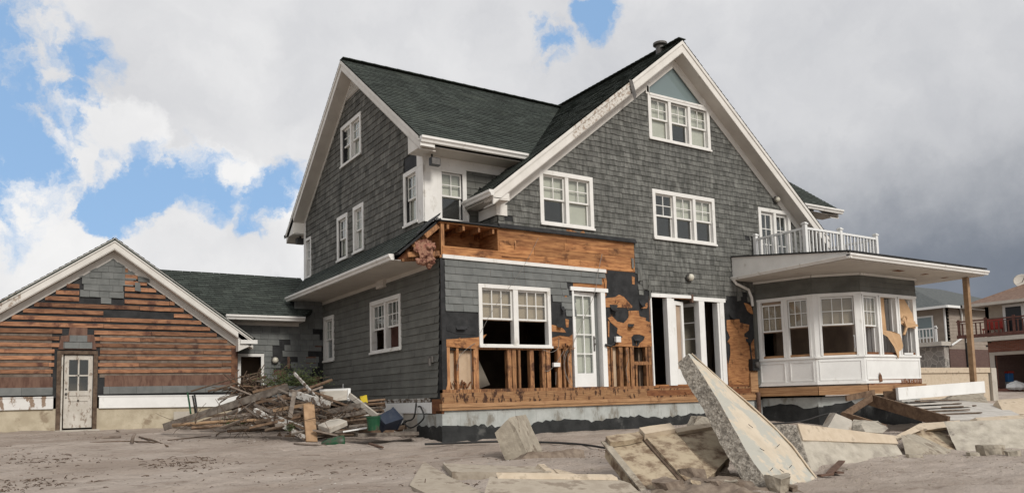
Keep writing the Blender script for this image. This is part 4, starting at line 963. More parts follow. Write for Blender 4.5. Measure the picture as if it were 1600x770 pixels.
mb.obox((8.62, .2, .14), (.1, 0, 0), (0, 2.4, 0), (0, 0, 2.5)); mb.obox((9.9, .35, .14), (3.3, 0, 0), (0, .1, 0), (0, 0, 2.5)); mb.build('inner_wall', 'interior_wall', H)
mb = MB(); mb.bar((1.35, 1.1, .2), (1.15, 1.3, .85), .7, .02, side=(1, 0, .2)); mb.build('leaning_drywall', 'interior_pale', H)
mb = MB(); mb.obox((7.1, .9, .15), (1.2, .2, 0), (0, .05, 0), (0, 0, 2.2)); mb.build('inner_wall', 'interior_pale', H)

# ================================================================ bay sunroom and its porch roof
BP = [(8.72, 0), (9.10, -1.36), (9.84, -2.10), (12.15, -2.10), (12.95, -1.35), (13.3, 0.0)]
ZB, ZT, ZS, ZTOP = .13, 2.25, .80, 2.66
def segF(i):
    a, b = V((*BP[i], 0)), V((*BP[i+1], 0)); u = (b-a).normalized(); n = u.cross(V((0, 0, 1))); return FR(a, u, n), (b-a).length
for i in range(5):
    F, Ls = segF(i)
    if i == 0: sp = [(.14, .66), (.80, 1.28)]
    elif i == 1: sp = [(.17, .90)]
    elif i == 2: sp = [(.10, .62), (.78, 1.40), (1.56, 2.14)]
    elif i == 3: sp = [(.15, .95)]
    else: sp = [(.08, .42)]
    holes = [(a, b, ZS, 2.17) for a, b in sp]
    mb = MB(); wall(mb, F, [[(0, ZB), (Ls, ZB), (Ls, ZT), (0, ZT)]], holes, -.1, 0)
    b = mb.build('bay_wall', 'white_paint', H)
    mb = MB()
    mb.box(F, -.02, Ls+.02, 0, .03, ZS-.06, ZS-.02); mb.box(F, -.01, Ls+.01, 0, .018, ZB, ZB+.07); mb.box(F, 0.0, Ls, 0, .02, 2.2, ZT)
    e = [0] + [ (sp[k][1]+sp[k+1][0])/2 for k in range(len(sp)-1)] + [Ls]
    if i == 2: e = [0, Ls]
    for k in range(len(e)-1):
        a_, b_ = e[k]+.06, e[k+1]-.06
        for (p, q, r_, s_) in ((a_, b_, .22, .245), (a_, b_, .66, .685), (a_, a_+.02, .245, .66), (b_-.02, b_, .245, .66)): mb.box(F, p, q, 0, .012, r_, s_)
    for (a_, b_) in sp:
        mb.box(F, a_-.05, a_, 0, .016, ZS, 2.19); mb.box(F, b_, b_+.05, 0, .016, ZS, 2.19); mb.box(F, a_-.05, b_+.05, 0, .019, 2.17, 2.20)
    mb.build('panel_moulding', 'white_paint', b)
    for k, (a_, b_) in enumerate(sp):
        full = not (i == 2 and k > 0) and i < 3
        if full:
            s = MB(); t = .028; n0 = -.03; st = .032; vb = 2.16 - (.06 if (i == 0 and k == 0) else 0); va = 1.50 - (.06 if (i == 0 and k == 0) else 0) - (0.04 if i == 2 else 0)
            s.box(F, a_+.01, a_+st, n0-t, n0, va, vb); s.box(F, b_-st, b_-.01, n0-t, n0, va, vb); s.box(F, a_+st, b_-st, n0-t, n0-.001, va, va+st); s.box(F, a_+st, b_-st, n0-t, n0-.001, vb-st, vb)
            for q in (1, 2): x = a_+st+(b_-a_-2*st)*q/3; s.box(F, x-.008, x+.008, n0-t, n0-.004, va+st, vb-st)
            s.box(F, a_+st, b_-st, n0-t, n0-.006, (va+vb)/2-.008, (va+vb)/2+.008)
            so = s.build('sash', 'white_paint', b)
            s = MB(); s.box(F, a_+.02, b_-.02, n0-.02, n0-.016, va+.02, vb-.02); s.build('pane', 'glass', b)
            s = MB(); s.box(F, a_+.01, b_-.01, -.095, -.09, va-.02, 2.17); s.build('blind', 'blind_tan', b)
        s = MB(); s.box(F, a_, b_, -.15, -.02, ZS, ZS+.055); s.build('stool', 'dark_wood' if i == 2 else 'beam_wood', b)
        if i == 2:
            s = MB()
            for q in (0, 1, 2): s.box(F, b_-.035-q*.0, b_-.005, -.15-q*.1, -.08-q*.1, ZS+.05, 2.17)
            s.build('jamb', 'white_paint', b)
F, Ls = segF(2)
# torn brown paper blinds in the bay's front
mb = MB(); mb.prism([F.p(.79, -.11, 2.17), F.p(1.12, -.11, 2.17), F.p(1.13, -.12, 1.75), F.p(1.14, -.10, 1.35), F.p(.80, -.09, 1.32)], F.n*-.01); mb.prism([F.p(.78, -.02, 1.38), F.p(1.2, .06, 1.34), F.p(1.44, .04, 1.28), F.p(1.56, .03, 1.02), F.p(1.47, .05, .92), F.p(1.36, .04, .88), F.p(1.33, .03, .7), F.p(1.24, .05, .80), F.p(1.16, .04, .98), F.p(.98, .0, 1.22), F.p(.80, -.02, 1.3)], F.n*.008)
mb.build('torn_paper_blind', 'kraft', H, sub=2, rough=.02, label='brown paper blind torn loose and sagging')
mb = MB(); mb.prism([F.p(1.57, -.1, 2.17), F.p(1.98, -.1, 2.17), F.p(2.16, -.0, 1.78), F.p(2.2, .03, 1.55), F.p(2.14, .05, 1.44), F.p(1.78, .03, 1.46), F.p(1.62, -.02, 1.56)], F.n*-.01)
mb.prism([F.p(1.66, .03, 1.6), F.p(2.18, .05, 1.55), F.p(2.2, .06, 1.49), F.p(1.7, .05, 1.45)], F.n*.03); mb.tube([F.p(1.6, .04, 1.62), F.p(1.66, .06, 1.74), F.p(1.75, .06, 1.7), F.p(1.76, .06, 1.52), F.p(1.66, .05, 1.36), F.p(1.6, .05, 1.28)], .03, 6)
mb.build('torn_paper_blind', 'kraft', H, sub=2, rough=.02, label='brown paper blind rolled and twisted at the end of the bay')
mb = MB(); mb.box(F, 1.62, 2.0, -.12, .02, ZS+.0, ZS+.05); mb.build('loose_sill', 'white_plastic', H)
# damage under the front of the bay
mb = MB(); mb.box(F, .12, 1.4, -.03, .006, ZB-.04, ZB+.085, .5); mb.box(F, 1.4, Ls, -.03, .004, ZB-.05, ZB+.095, .15); mb.prism([F.p(.5, .022, ZB+.02), F.p(.62, .022, ZB+.04), F.p(.6, .022, ZB+.17), F.p(.53, .022, ZB+.25), F.p(.49, .022, ZB+.12)], F.n*.008, .1)
mb.build('rotten_sill', 'batten_wood', H)
mb = MB(); u = 1.4
while u < Ls-.02: w_ = rg.uniform(.03, .09); mb.box(F, u, min(u+w_, Ls), .004, .02, ZB+.0+rg.uniform(-.02, .02), ZB+rg.uniform(.05, .1)); u += w_*1.2
mb.build('sill_splinters', 'dark_wood', H)
# grey band above the bay windows
for i in range(5):
    F, Ls = segF(i); mb = MB(); mb.box(F, 0, Ls, -.1, 0, ZT, ZTOP); shingles(mb, F, [[(0, ZT+.0), (Ls, ZT), (Ls, ZTOP), (0, ZTOP)]], .14, (.5, 1.2), 100+i, (), .014, .003, .002); mb.build('bay_siding', 'siding_side', H)
F0, _ = segF(0)
# floor of the bay, beam and foundation
mb = MB(); pts = [(x, y, .07) for x, y in BP]; mb.prism(pts+[(13.3, .72, .07), (8.72, .3, .07)], (0, 0, .05)); mb.build('bay_floor', 'interior_floor', H)
mb = MB(); pts = [(8.68, .0), (9.06, -1.4), (9.82, -2.14), (12.2, -2.14), (13.0, -1.36)]
for i in range(4): a, b = V((*pts[i], -.01)), V((*pts[i+1], -.01)); mb.bar(a, b, .2, .08, side=(0, 0, 1), r=.3+.1*i)
mb.build('bay_beam', 'beam_wood', H)
mb = MB(); pts2 = [(8.8, .0), (9.16, -1.3), (9.86, -2.0), (12.2, -2.0), (12.9, -1.3), (13.2, 0)]
mb.prism([(x, y, -1.4) for x, y in pts2], (0, 0, 1.24)); mb.build('bay_foundation', 'found_block', H)
mb = MB()
for i in range(3):
    a, b = V((*pts2[i], 0)), V((*pts2[i+1], 0)); u = (b-a).normalized(); n = u.cross(V((0, 0, 1))); Fb = FR(a, u, n); l = (b-a).length; x = 0; pv = -.36
    while x < l-.01:
        x2 = min(l, x+rg.uniform(.06, .16)); nv = -.34 + .05*math.sin((x+i)*5)+rg.uniform(-.04, .04)
        if rg.random() < .2: pv = nv
        mb.poly([Fb.p(x, .006, -1.4), Fb.p(x2, .006, -1.4), Fb.p(x2, .006, nv), Fb.p(x, .006, pv)]); pv = nv; x = x2
mb.build('bay_tar', 'tar', H, fix=False)
# porch roof: falls gently away from the wall, ceiling level
X0, X1, YF_ = 7.95, 13.5, -3.12
mb = MB()
mb.prism([(X0, .0, 3.27), (X0, YF_, 2.86), (X0, YF_, 2.76), (X0, 0, 2.76)], (.02, 0, 0)); mb.prism([(X1, .7, 3.27), (X1, YF_, 2.86), (X1, YF_, 2.76), (X1, .7, 2.76)], (-.02, 0, 0)); mb.obox((X0, YF_, 2.73), (X1-X0, 0, 0), (0, .02, 0), (0, 0, .13)); mb.build('porch_fascia', 'trim_white', H)
mb = MB(); mb.prism([(X0-.04, 0, 3.27), (X1+.04, 0, 3.27), (X1+.04, YF_-.05, 2.86), (X0-.04, YF_-.05, 2.86)], (0, 0, .03)); mb.obox((11.0, 0, 3.24), (X1-11, 0, 0), (0, .72, 0), (0, 0, .04)); mb.build('porch_roof', 'felt', H)
mb = MB(); mb.obox((X0+.01, 0, 2.70), (X1-X0-.02, 0, 0), (0, YF_+.01, 0), (0, 0, .02)); mb.obox((11, 0, 2.70), (X1-11.02, 0, 0), (0, .72, 0), (0, 0, .02)); mb.build('porch_ceiling', 'soffit_white', H)
mb = MB()
for i in range(4):
    a, b = V((*BP[i], 2.67)), V((*BP[i+1], 2.67)); n = (b-a).normalized().cross(V((0, 0, 1))); mb.bar(a+n*.03, b+n*.03, .06, .05)
mb.build('ceiling_moulding', 'trim_white', H)
for (x, y, w) in ((10.35, -2.75, .3), (11.6, -2.7, .14), (12.7, -2.6, .12)): mb = MB(); mb.obox((x, y, 2.694), (w, 0, 0), (0, .14, 0), (0, 0, .004)); mb.build('ceiling_dark_patch', 'dark_wood', H)  # dark plates laid under the ceiling, nothing cut through
gutter((X0, .02, 2.70), (X0, YF_-.08, 2.72), (-1, 0, 0), w=.08, h=.08); gutter((X0-.08, YF_, 2.72), (X1+.05, YF_, 2.72), (0, -1, 0), w=.1, h=.1)
mb = MB(); mb.tube([(X0-.04, -.06, 2.72), (X0+.06, -.06, 2.62), (X0+.5, -.05, 2.5), (X0+.6, -.05, 2.3), (X0+.62, -.05, 2.1)], .035, 10); mb.build('downspout', 'trim_white', H)
# balcony railing
RP = [(8.75, -.1), (8.76, -1.52), (10.1, -1.52), (11.6, -1.5)]
def railpost(p, z1=3.85, w=.085):
    mb = MB(); mb.obox((p[0]-w/2, p[1]-w/2, 2.9), (w, 0, 0), (0, w, 0), (0, 0, z1-2.9)); mb.obox((p[0]-w*.7, p[1]-w*.7, z1), (w*1.4, 0, 0), (0, w*1.4, 0), (0, 0, .03)); mb.prism([(p[0]-w*.45, p[1]-w*.45, z1+.03), (p[0]+w*.45, p[1]-w*.45, z1+.03), (p[0]+w*.45, p[1]+w*.45, z1+.03), (p[0]-w*.45, p[1]+w*.45, z1+.03)], (0, 0, .02)); return mb.build('railing_post', 'white_plastic', H)
for p in RP: railpost(p)
railpost((11.6, -.1))
for a, b in ((RP[0], RP[1]), (RP[1], RP[2]), (RP[2], RP[3]), (RP[3], (11.6, -.1))):
    a, b = V((*a, 0)), V((*b, 0)); l = (b-a).length
    mb = MB(); mb.bar(a+V((0, 0, 3.76)), b+V((0, 0, 3.76)), .06, .05); mb.bar(a+V((0, 0, 3.02)), b+V((0, 0, 3.02)), .05, .05); rl = mb.build('railing', 'white_plastic', H)
    k = int(l/.128)
    for i in range(1, k):
        p = a+(b-a)*(i/k); lean = rg.uniform(-.035, .035) if rg.random() < .35 else 0; mb = MB(); mb.bar(p+V((0, 0, 3.03)), p+V((lean, 0, 3.75)), .033, .033, side=(1, 0, 0)); mb.build('baluster', 'white_plastic', rl)
# ================================================================ connecting wing (part of the house)
YC = 6.5
FC = FR((0, YC, 0), (1, 0, 0), (0, -1, 0))
mb = MB(); wall(mb, FC, [[(-2.6, -1.2), (0, -1.2), (0, 2.05), (-2.6, 2.05)], [(-.75, 2.05), (0, 2.05), (0, 2.62), (-.75, 2.62)]], [(-2.08, -1.57, -.5, 1.2)], -.12, 0); mb.build('link_wall', 'felt', H)
def keepc(u, v):
    if -1.27 < u < -.92 and .98 < v < 1.62: return v > 1.5 and u < -1.2 or v < 1.05 and u < -1.15
    if -1.3 < u < -.92 and .6 < v < .98: return False
    if -.92 < u < -.82 and .7 < v < 1.25: return False
    if u > -.19 + .09*math.sin(v*9) - (.16 if v < .9 else 0) and .3 < v < 1.9: return False
    return True
mb = MB(); shingles(mb, FC, [[(-2.6, .2), (0, .2), (0, 2.62), (-2.6, 2.62)]], .142, (.16, .34), 121, [(-2.14, -1.5, -.5, 1.28), (-2.6, -.75, 2.06, 2.7)], .02, .004, .004, .003, keepc); mb.build('link_shingles', 'siding_grey', H, fix=False)
mb = MB()
for (a, b, c, d) in ((-1.3, -.95, .62, .86), (-.45, -.2, 1.0, 1.2), (-.5, -.1, .45, .7), (-.92, -.86, .9, 1.2), (-.22, -.05, 1.4, 1.5)): mb.box(FC, a, b, 0, .008, c, d)
mb.build('bare_boards', 'red_brown_boards', H)
mb = MB(); mb.box(FC, -2.12, -2.05, -.1, .03, -.5, 1.26); mb.box(FC, -1.57, -1.5, -.1, .03, .5, 1.26); mb.box(FC, -2.05, -1.57, -.1, .032, 1.19, 1.26); mb.build('link_door_frame', 'trim_white', H)
mb = MB(); mb.obox((-2.4, 7.4, -.5), (1.4, 0, 0), (0, .05, 0), (0, 0, 2.2)); mb.build('inner_wall', 'interior_wall', H)
lamp_disc(H, (-1.24, YC-.02, 1.1), (0, -1, 0), .09)
SL = .56; F_c = slope_frame((0, 6.08, 2.16), (1, 0, 0), (0, 1, SL)); lc = 2.4*math.hypot(1, SL)
Pc = [[(-2.55, 0), (-.62, 0), (.04, .9), (.04, lc), (-4.35, lc)]]
mb = MB(); mb.prism([F_c.p(u, -.012, v) for u, v in Pc[0]], -F_c.n*.08, .4); b = mb.build('link_roof', 'roof_shingle', H)
mb = MB(); shingles(mb, F_c, Pc, .135, (.14, .34), 131, (), .02, .005, .005, .006); mb.build('roof_shingles', 'roof_shingle', b, fix=False)
mb = MB(); mb.prism([(-4.35, 8.46, 3.49), (.04, 8.46, 3.49), (.04, 10.6, 2.2), (-2.6, 10.6, 2.2)], (0, 0, -.08)); mb.build('link_roof', 'roof_shingle', H)
gutter((-2.5, 6.1, 2.04), (-.62, 6.1, 2.04), (0, -1, 0)); soffit([(-2.5, 6.12, 2.03), (-.64, 6.12, 2.03), (-.64, YC, 2.03), (-2.5, YC, 2.03)])
mb = MB(); mb.box(FC, -2.6, -.64, 0, .03, 1.95, 2.03); mb.build('frieze_board', 'soffit_white', H)

# ================================================================ garage
YG = 6.2
FG = FR((0, YG, 0), (1, 0, 0), (0, -1, 0))
GAR = thing('garage', 'low gabled garage stripped to orange horizontal battens, with a peeling white door', 'garage', (-4.86, YG, gz(-5, YG)))
_H = H; H = GAR
GX, GZ, GS_ = -4.86, 3.72, .718
gg = lambda u: 3.32-GS_*abs(u-GX)
P_g = [[(-7.5, .28), (-2.2, .28), (-2.2, gg(-2.2)), (GX, gg(GX)), (-7.5, gg(-7.5))]]
mb = MB(); wall(mb, FG, P_g, [(-5.8, -5.21, -.42, 1.22)], -.12, 0); mb.build('garage_wall', 'felt', H)
# lighter backing boards low down
mb = MB(); mb.box(FG, -7.5, -5.98, .0, .006, .7, 1.62); mb.box(FG, -5.08, -2.25, .0, .006, .7, 1.62); mb.build('backing_boards', 'old_board', H)
# battens, nailed course by course with breaks
mb = MB(); v = .80; k = 0
while v < 3.2:
    half = (3.30-v-.06)/GS_; lo_, hi_ = max(-7.5, GX-half), min(-2.22, GX+half)
    u = lo_
    while u < hi_-.05:
        u2 = min(hi_, u+rg.uniform(1.3, 3.2)); segs = [(u+.004, u2-.004)]; u = u2
        for (a, b) in segs:
            parts_ = [(a, b)]
            for (c, d, vv0, vv1) in ((-5.93, -5.11, 0, 1.28), (-5.5, -4.62, 2.24, 3.2), (-5.8, -5.2, 1.28, 1.75)):
                if not (vv0 < v < vv1): continue
                q = []
                for (p0, p1) in parts_:
                    if d <= p0 or c >= p1: q.append((p0, p1)); continue
                    if c > p0: q.append((p0, c))
                    if d < p1: q.append((d, p1))
                parts_ = q
            for (p0, p1) in parts_:
                if p1-p0 > .05 and not (rg.random() < .015 and v > 1.7): z = rg.uniform(-.006, .006); t = rg.uniform(-.006, .006); w_ = .086 if v > 1.62 else .078; mb.prism([FG.p(p0, .01, v+z), FG.p(p1, .01, v+z+t), FG.p(p1, .01, v+z+t+w_), FG.p(p0, .01, v+z+w_)], FG.n*rg.uniform(.018, .026), rg.random())
    v += .139; k += 1
mb.build('battens', 'batten_wood', H, label='horizontal orange battens left bare after the shingles went')
for (u, v) in ((-5.93, .3), (-5.9, .5), (-5.93, .68), (-5.1, .3), (-5.12, .52), (-5.1, .7)): pass
mb = MB()
mb.box(FG, -7.5, -5.95, .0, .03, .50, .72, .3); mb.box(FG, -4.98, -2.3, .0, .03, .50, .74, .6); mb.prism([FG.p(a, .006, b) for a, b in ((-5.86, 1.3), (-5.15, 1.3), (-5.2, 1.62), (-5.33, 1.62), (-5.33, 1.78), (-5.66, 1.78), (-5.68, 1.6), (-5.82, 1.58))], FG.n*.028, .5)
mb.build('bare_sheathing', 'red_brown_boards', H)
mb = MB(); shingles(mb, FG, [[(-7.5, .34), (-5.94, .34), (-5.94, .5), (-7.5, .5)], [(-5.0, .34), (-2.22, .34), (-2.22, .5), (-5.0, .5)]], .16, (.4, .6), 141, (), .045, .03, .004, 0, n0=0)
def keepgar(u, v):
    if v > 2.98: return True
    if v > 2.84: return u < -4.5
    if v > 2.7: return -5.55 < u < -4.55
    if v > 2.56: return -5.48 < u < -4.6
    if v > 2.42: return -5.48 < u < -4.62
    if v > 2.28: return -5.0 < u < -4.6 and not -4.8 < u < -4.72
    return False
shingles(mb, FG, [[(-5.6, 2.3), (-4.3, 2.3), (-4.3, 2.93), (-4.86, 3.31), (-5.6, 2.8)]], .14, (.16, .3), 142, (), .04, .025, .004, .004, keepgar)
shingles(mb, FG, [[(-5.77, 1.32), (-5.23, 1.32), (-5.23, 1.46), (-5.77, 1.46)], [(-5.66, 1.46), (-5.33, 1.46), (-5.33, 1.6), (-5.66, 1.6)]], .14, (.24, .3), 143, (), .06, .045, .004, 0)
mb.prism([FG.p(-4.42, .05, 2.62), FG.p(-4.3, .055, 2.6), FG.p(-4.32, .045, 2.8), FG.p(-4.42, .045, 2.8)], FG.n*.01, .5); mb.prism([FG.p(-4.36, .05, 2.82), FG.p(-4.12, .05, 2.82), FG.p(-4.14, .05, 2.9), FG.p(-4.36, .05, 2.95)], FG.n*.01, .1)
mb.build('left_over_shingles', 'siding_grey', H, fix=False)
mb = MB(); mb.box(FG, -2.34, -2.2, .0, .035, .3, 1.36); mb.build('corner_batten', 'batten_wood', H)
mb = MB(); mb.box(FG, -7.5, -5.93, .0, .05, .05, .285); mb.box(FG, -7.5, -5.93, .0, .062, .285, .31); mb.build('water_table', 'chipped_band', H, label='weathered and chipped white band left of the door')
mb = MB(); mb.prism([FG.p(-5.08, .0, .04), FG.p(-2.19, .0, .0), FG.p(-2.19, .0, .255), FG.p(-5.08, .0, .285)], FG.n*.05); mb.prism([FG.p(-5.1, .0, .286), FG.p(-2.19, .0, .256), FG.p(-2.19, .0, .276), FG.p(-5.1, .0, .31)], FG.n*.062); mb.build('water_table', 'white_paint', H)
mb = MB(); mb.box(FG, -7.5, -5.86, -.2, .0, -1.3, .05); mb.box(FG, -5.14, -2.2, -.2, .0, -1.3, .04); mb.build('garage_base', 'stucco', H)
mb = MB()
mb.obox((-2.2, YG, -1.2), (0, 7, 0), (-.12, 0, 0), (0, 0, 2.7)); mb.obox((-7.5, YG, -1.2), (0, 7, 0), (.12, 0, 0), (0, 0, 2.6)); mb.obox((-7.5, YG+7, -1.2), (5.3, 0, 0), (0, .12, 0), (0, 0, 2.6)); mb.prism([(-7.5, YG+7, 1.4), (-2.2, YG+7, 1.4), (GX, YG+7, 3.3)], (0, .12, 0)); mb.build('side_walls', 'siding_side', H)
# garage door
mb = MB(); mb.box(FG, -5.88, -5.80, -.14, .045, -.42, 1.27, .2); mb.box(FG, -5.2, -5.12, -.14, .045, -.42, 1.27, .4); mb.box(FG, -5.8, -5.2, -.14, .046, 1.20, 1.27); fr = mb.build('door_frame', 'bark', H)
mb = MB(); mb.box(FG, -5.795, -5.765, -.1, .03, -.4, 1.2); mb.build('door_stop', 'door_old', fr)
Fd = FR((-5.74, YG+.05, 0), (1, .0, 0), (0, -1, 0)); mb = MB(); w = .53; t = .04; z0, z1 = -.36, 1.18
for (a, b, c, d) in ((0, .085, z0, z1), (w-.085, w, z0, z1), (.085, w-.085, z1-.1, z1), (.085, w-.085, z0, z0+.15), (.085, w-.085, .32, .42), (.25, .28, .42, z1-.1), (.085, w-.085, .73, .76), (.25, .28, .2, .32), (.085, w-.085, .2, .23)):
    mb.box(Fd, a, b, 0, t if b-a > .1 and d-c > .05 else t-.002, c, d)
mb.box(Fd, .08, w-.08, .005, .022, z0+.1, .36); dr = mb.build('door', 'door_old', H, label='peeling white garage side door with four small panes')
mb = MB(); mb.box(Fd, .08, w-.08, .008, .014, .4, z1-.08); mb.build('pane', 'glass', dr)
mb = MB(); mb.lathe(Fd.p(.04, t, .36), Fd.n, [(.012, 0), (.025, .03), (.01, .05)], 10); mb.lathe(Fd.p(.04, t, .46), Fd.n, [(.018, 0), (.018, .012)], 10); mb.lathe(Fd.p(.04, t, .28), Fd.n, [(.014, 0), (.014, .012)], 10); mb.build('handle', 'dark_metal', dr)
mb = MB(); mb.obox((-5.9, YG-.32, -.5), (.82, 0, 0), (0, .5, 0), (0, 0, .1)); mb.build('door_step', 'skirt_concrete', H, bevel=.01)
mb = MB(); mb.obox((-5.8, YG+.8, -.5), (.7, 0, 0), (0, .05, 0), (0, 0, 1.8)); mb.build('inner_wall', 'interior_wall', H)
# roof, rakes, soffits
cg = math.hypot(1, GS_); Lg = 3.0*cg
for sgn in (1, -1):
    F_g = slope_frame((GX+sgn*3.0, 5.9, GZ-GS_*3.0), (0, sgn, 0), (-sgn, 0, GS_)); us = (0, 7.5) if sgn > 0 else (-7.5, 0)
    Pg = [[(us[0], 0), (us[1], 0), (us[1], Lg), (us[0], Lg)]]
    mb = MB(); mb.prism([F_g.p(u, -.012, v) for u, v in Pg[0]], -F_g.n*.03, .4); b = mb.build('garage_roof', 'roof_shingle', H)
    mb = MB(); shingles(mb, F_g, Pg, .135, (.14, .34), 151+sgn, (), .02, .005, .005, .006); mb.build('roof_shingles', 'roof_shingle', b, fix=False)
hi = (GX, 5.93, GZ); rake((GX+2.96, 5.93, GZ-GS_*2.96), hi, .22, (0, 1, 0), under=.012); rake((GX-1.7, 5.93, GZ-GS_*1.7), hi, .22, (0, 1, 0), under=.012)
rake((GX-2.96, 5.93, GZ-GS_*2.96), (GX-1.7, 5.93, GZ-GS_*1.7), .22, (0, 1, 0), m='peeled_rake', under=.012)
dz = -.255
for sgn in (1, -1): soffit([(GX+sgn*2.96, 5.93, GZ-GS_*2.96+dz), (GX, 5.93, GZ+dz), (GX, YG, GZ+dz), (GX+sgn*2.96, YG, GZ-GS_*2.96+dz)])
mb = MB()
for sgn, n in ((1, .03), (-1, .032)):
    mb.prism([FG.p(GX, .001, 3.46), FG.p(GX+sgn*2.75, .001, 3.46-GS_*2.75), FG.p(GX+sgn*2.75, .001, 3.30-GS_*2.75), FG.p(GX, .001, 3.30)], FG.n*n)
mb.build('frieze_board', 'rake_white', H)
mb = MB(); mb.prism([(-2.24, 5.93, 1.28), (-1.94, 5.93, 1.42), (-1.94, 5.93, 1.50), (-2.24, 5.93, 1.72)], (0, .26, 0)); mb.build('eave_box', 'rake_white', H)
gutter((-1.92, 5.92, 1.46), (-1.92, YG+6, 1.46), (1, 0, 0), w=.1, h=.09)
mb = MB(); mb.obox((-2.2, 5.9, 1.455), (.39, 0, 0), (0, -.02, 0), (0, 0, .09)); mb.build('gutter_end', 'trim_white', H)
H = _H

# ================================================================ neighbours, far right
XN1, YN1 = 39.2, 11.4
H1 = thing('neighbour_house', 'tan sided house with grey hip roof and white balcony over a stone wall', 'house', (XN1, YN1, -.2))
FL_ = FR((XN1, 0, 0), (0, 1, 0), (-1, 0, 0)); FR_ = FR((0, YN1, 0), (1, 0, 0), (0, -1, 0))
mb = MB(); mb.box(FR_, XN1, XN1+12, -.2, 0, 2.2, 4.62); mb.box(FL_, YN1, YN1+9, -.2, 0, 2.6, 4.62)
for k in range(12): mb.box(FR_, XN1, XN1+12, 0, .02, 2.3+k*.19, 2.31+k*.19+.02)
mb.build('siding_wall', 'neighbour_siding', H1)
mb = MB(); mb.box(FR_, XN1, XN1+12, -.2, -.001, -.6, 2.2); mb.build('brick_base', 'dark_brick', H1)
mb = MB(); mb.box(FL_, YN1+.05, YN1+9, -.2, .5, -.6, 2.35); mb.build('stone_wall', 'field_stone', H1)
mb = MB(); mb.box(FL_, YN1-.1, YN1+9, .0, 1.0, 2.38, 2.62); mb.build('balcony_floor', 'garage_white', H1)
mb = MB(); mb.box(FL_, YN1+.1, YN1+9, .9, .96, 3.38, 3.44); rl = mb.build('railing', 'white_plastic', H1)
for k in range(36):
    mb = MB(); w_ = .12 if k % 8 == 0 else .04; y = YN1+.15+k*.2; mb.box(FL_, y, y+w_, .9, .96, 2.62, 3.38 if k % 8 else 3.55); mb.build('baluster', 'white_plastic', rl)
for (a, b) in ((12.2, 13.6), (13.9, 15.0)):
    mb = MB(); mb.box(FL_, a, b, .0, .04, 2.9, 4.25); w_ = mb.build('window', 'white_plastic', H1); mb = MB(); mb.box(FL_, a+.1, b-.1, .041, .05, 3.0, 4.15); mb.build('pane', 'gable_glass', w_)
mb = MB(); mb.box(FR_, 43.6, 44.4, .0, .04, 3.2, 4.3); w_ = mb.build('window', 'white_plastic', H1); mb = MB(); mb.box(FR_, 43.7, 44.3, .041, .05, 3.3, 4.2); mb.build('pane', 'gable_glass', w_)
x0, y0, x1, y1, ze = XN1-.9, YN1-.5, XN1+12.4, YN1+9.4, 4.66
mb = MB(); r0, r1 = V((x0+4.6, y0+4.9, 6.7)), V((x1-4.6, y0+4.9, 6.7)); c = [V((x0, y0, ze)), V((x1, y0, ze)), V((x1, y1, ze)), V((x0, y1, ze))]
mb.poly([c[0], c[1], r1, r0]); mb.poly([c[1], c[2], r1], .3); mb.poly([c[2], c[3], r0, r1]); mb.poly([c[3], c[0], r0], .7); mb.poly(c[::-1]); mb.build('roof', 'neighbour_roof', H1)
mb = MB(); mb.obox((x0, y0-.05, ze-.12), (x1-x0, 0, 0), (0, .08, 0), (0, 0, .14)); mb.obox((x0-.05, y0, ze-.12), (.08, 0, 0), (0, y1-y0, 0), (0, 0, .14)); mb.build('gutter', 'white_plastic', H1)
mb = MB(); mb.obox((XN1+1.6, YN1+4.2, 6.0), (.7, 0, 0), (0, .7, 0), (0, 0, 1.1)); mb.build('chimney', 'dark_brick', H1)
mb = MB(); mb.tube([(XN1+1.4, YN1-.08, 4.6), (XN1+1.5, YN1-.08, 4.3), (XN1+1.5, YN1-.08, 2.9), (XN1+.1, YN1-.08, 2.4)], .06); mb.tube([(XN1-.06, YN1+.1, 4.6), (XN1-.06, YN1+.1, 2.6)], .06); mb.build('downspout', 'white_plastic', H1)
mb = MB(); mb.tube([(XN1+1.8, YN1-.06, 3.0), (XN1+1.8, YN1-.06, .2)], .05); mb.build('soil_pipe', 'black_metal', H1)

for o in bpy.data.objects:                       # true size: its storeys are taller than first drawn
    if o.type == 'MESH' and (o.parent == H1 or (o.parent and o.parent.parent == H1)): o.data.transform(Matrix.Scale(1.2, 4))
H1.location = (48.4, 16.2, -.24)
XN2 = 39.8
FN = FR((XN2, 0, 0), (0, 1, 0), (-1, 0, 0))
yc = (9.539,1.525)[0]
H2 = thing('neighbour_house', 'brick and stucco house at the right edge with red deck rail above an open garage', 'house', (XN2, yc, -.2))
def NZ(v): return v*1.33
mb = MB(); mb.box(FN, yc-9, yc, -.2, 0, NZ(1.95), NZ(3.42)); mb.box(FR((0, yc, 0), (1, 0, 0), (0, 1, 0)), XN2, XN2+10, -.2, 0, 2.4, NZ(3.42)); mb.build('stucco_wall', 'neighbour_stucco', H2)
gy0, gy1 = yc-6.0, yc-.32
mb = MB(); wall(mb, FN, [[(yc-9, -.7), (yc, -.7), (yc, NZ(1.86)), (yc-9, NZ(1.86))]], [(gy0, gy1, -.18, NZ(1.26))], -.25, 0); mb.build('brick_wall', 'brick', H2)
mb = MB(); mb.box(FR((0, yc, 0), (1, 0, 0), (0, 1, 0)), XN2+.1, XN2+10, -.2, 0, -.7, 2.4); mb.build('brick_side', 'dark_brick', H2)
mb = MB(); mb.box(FN, gy1, gy1+.26, -.1, .04, -.18, NZ(1.40)); mb.box(FN, gy0, gy1, -.1, .042, NZ(1.27), NZ(1.40)); mb.build('garage_frame', 'garage_white', H2)
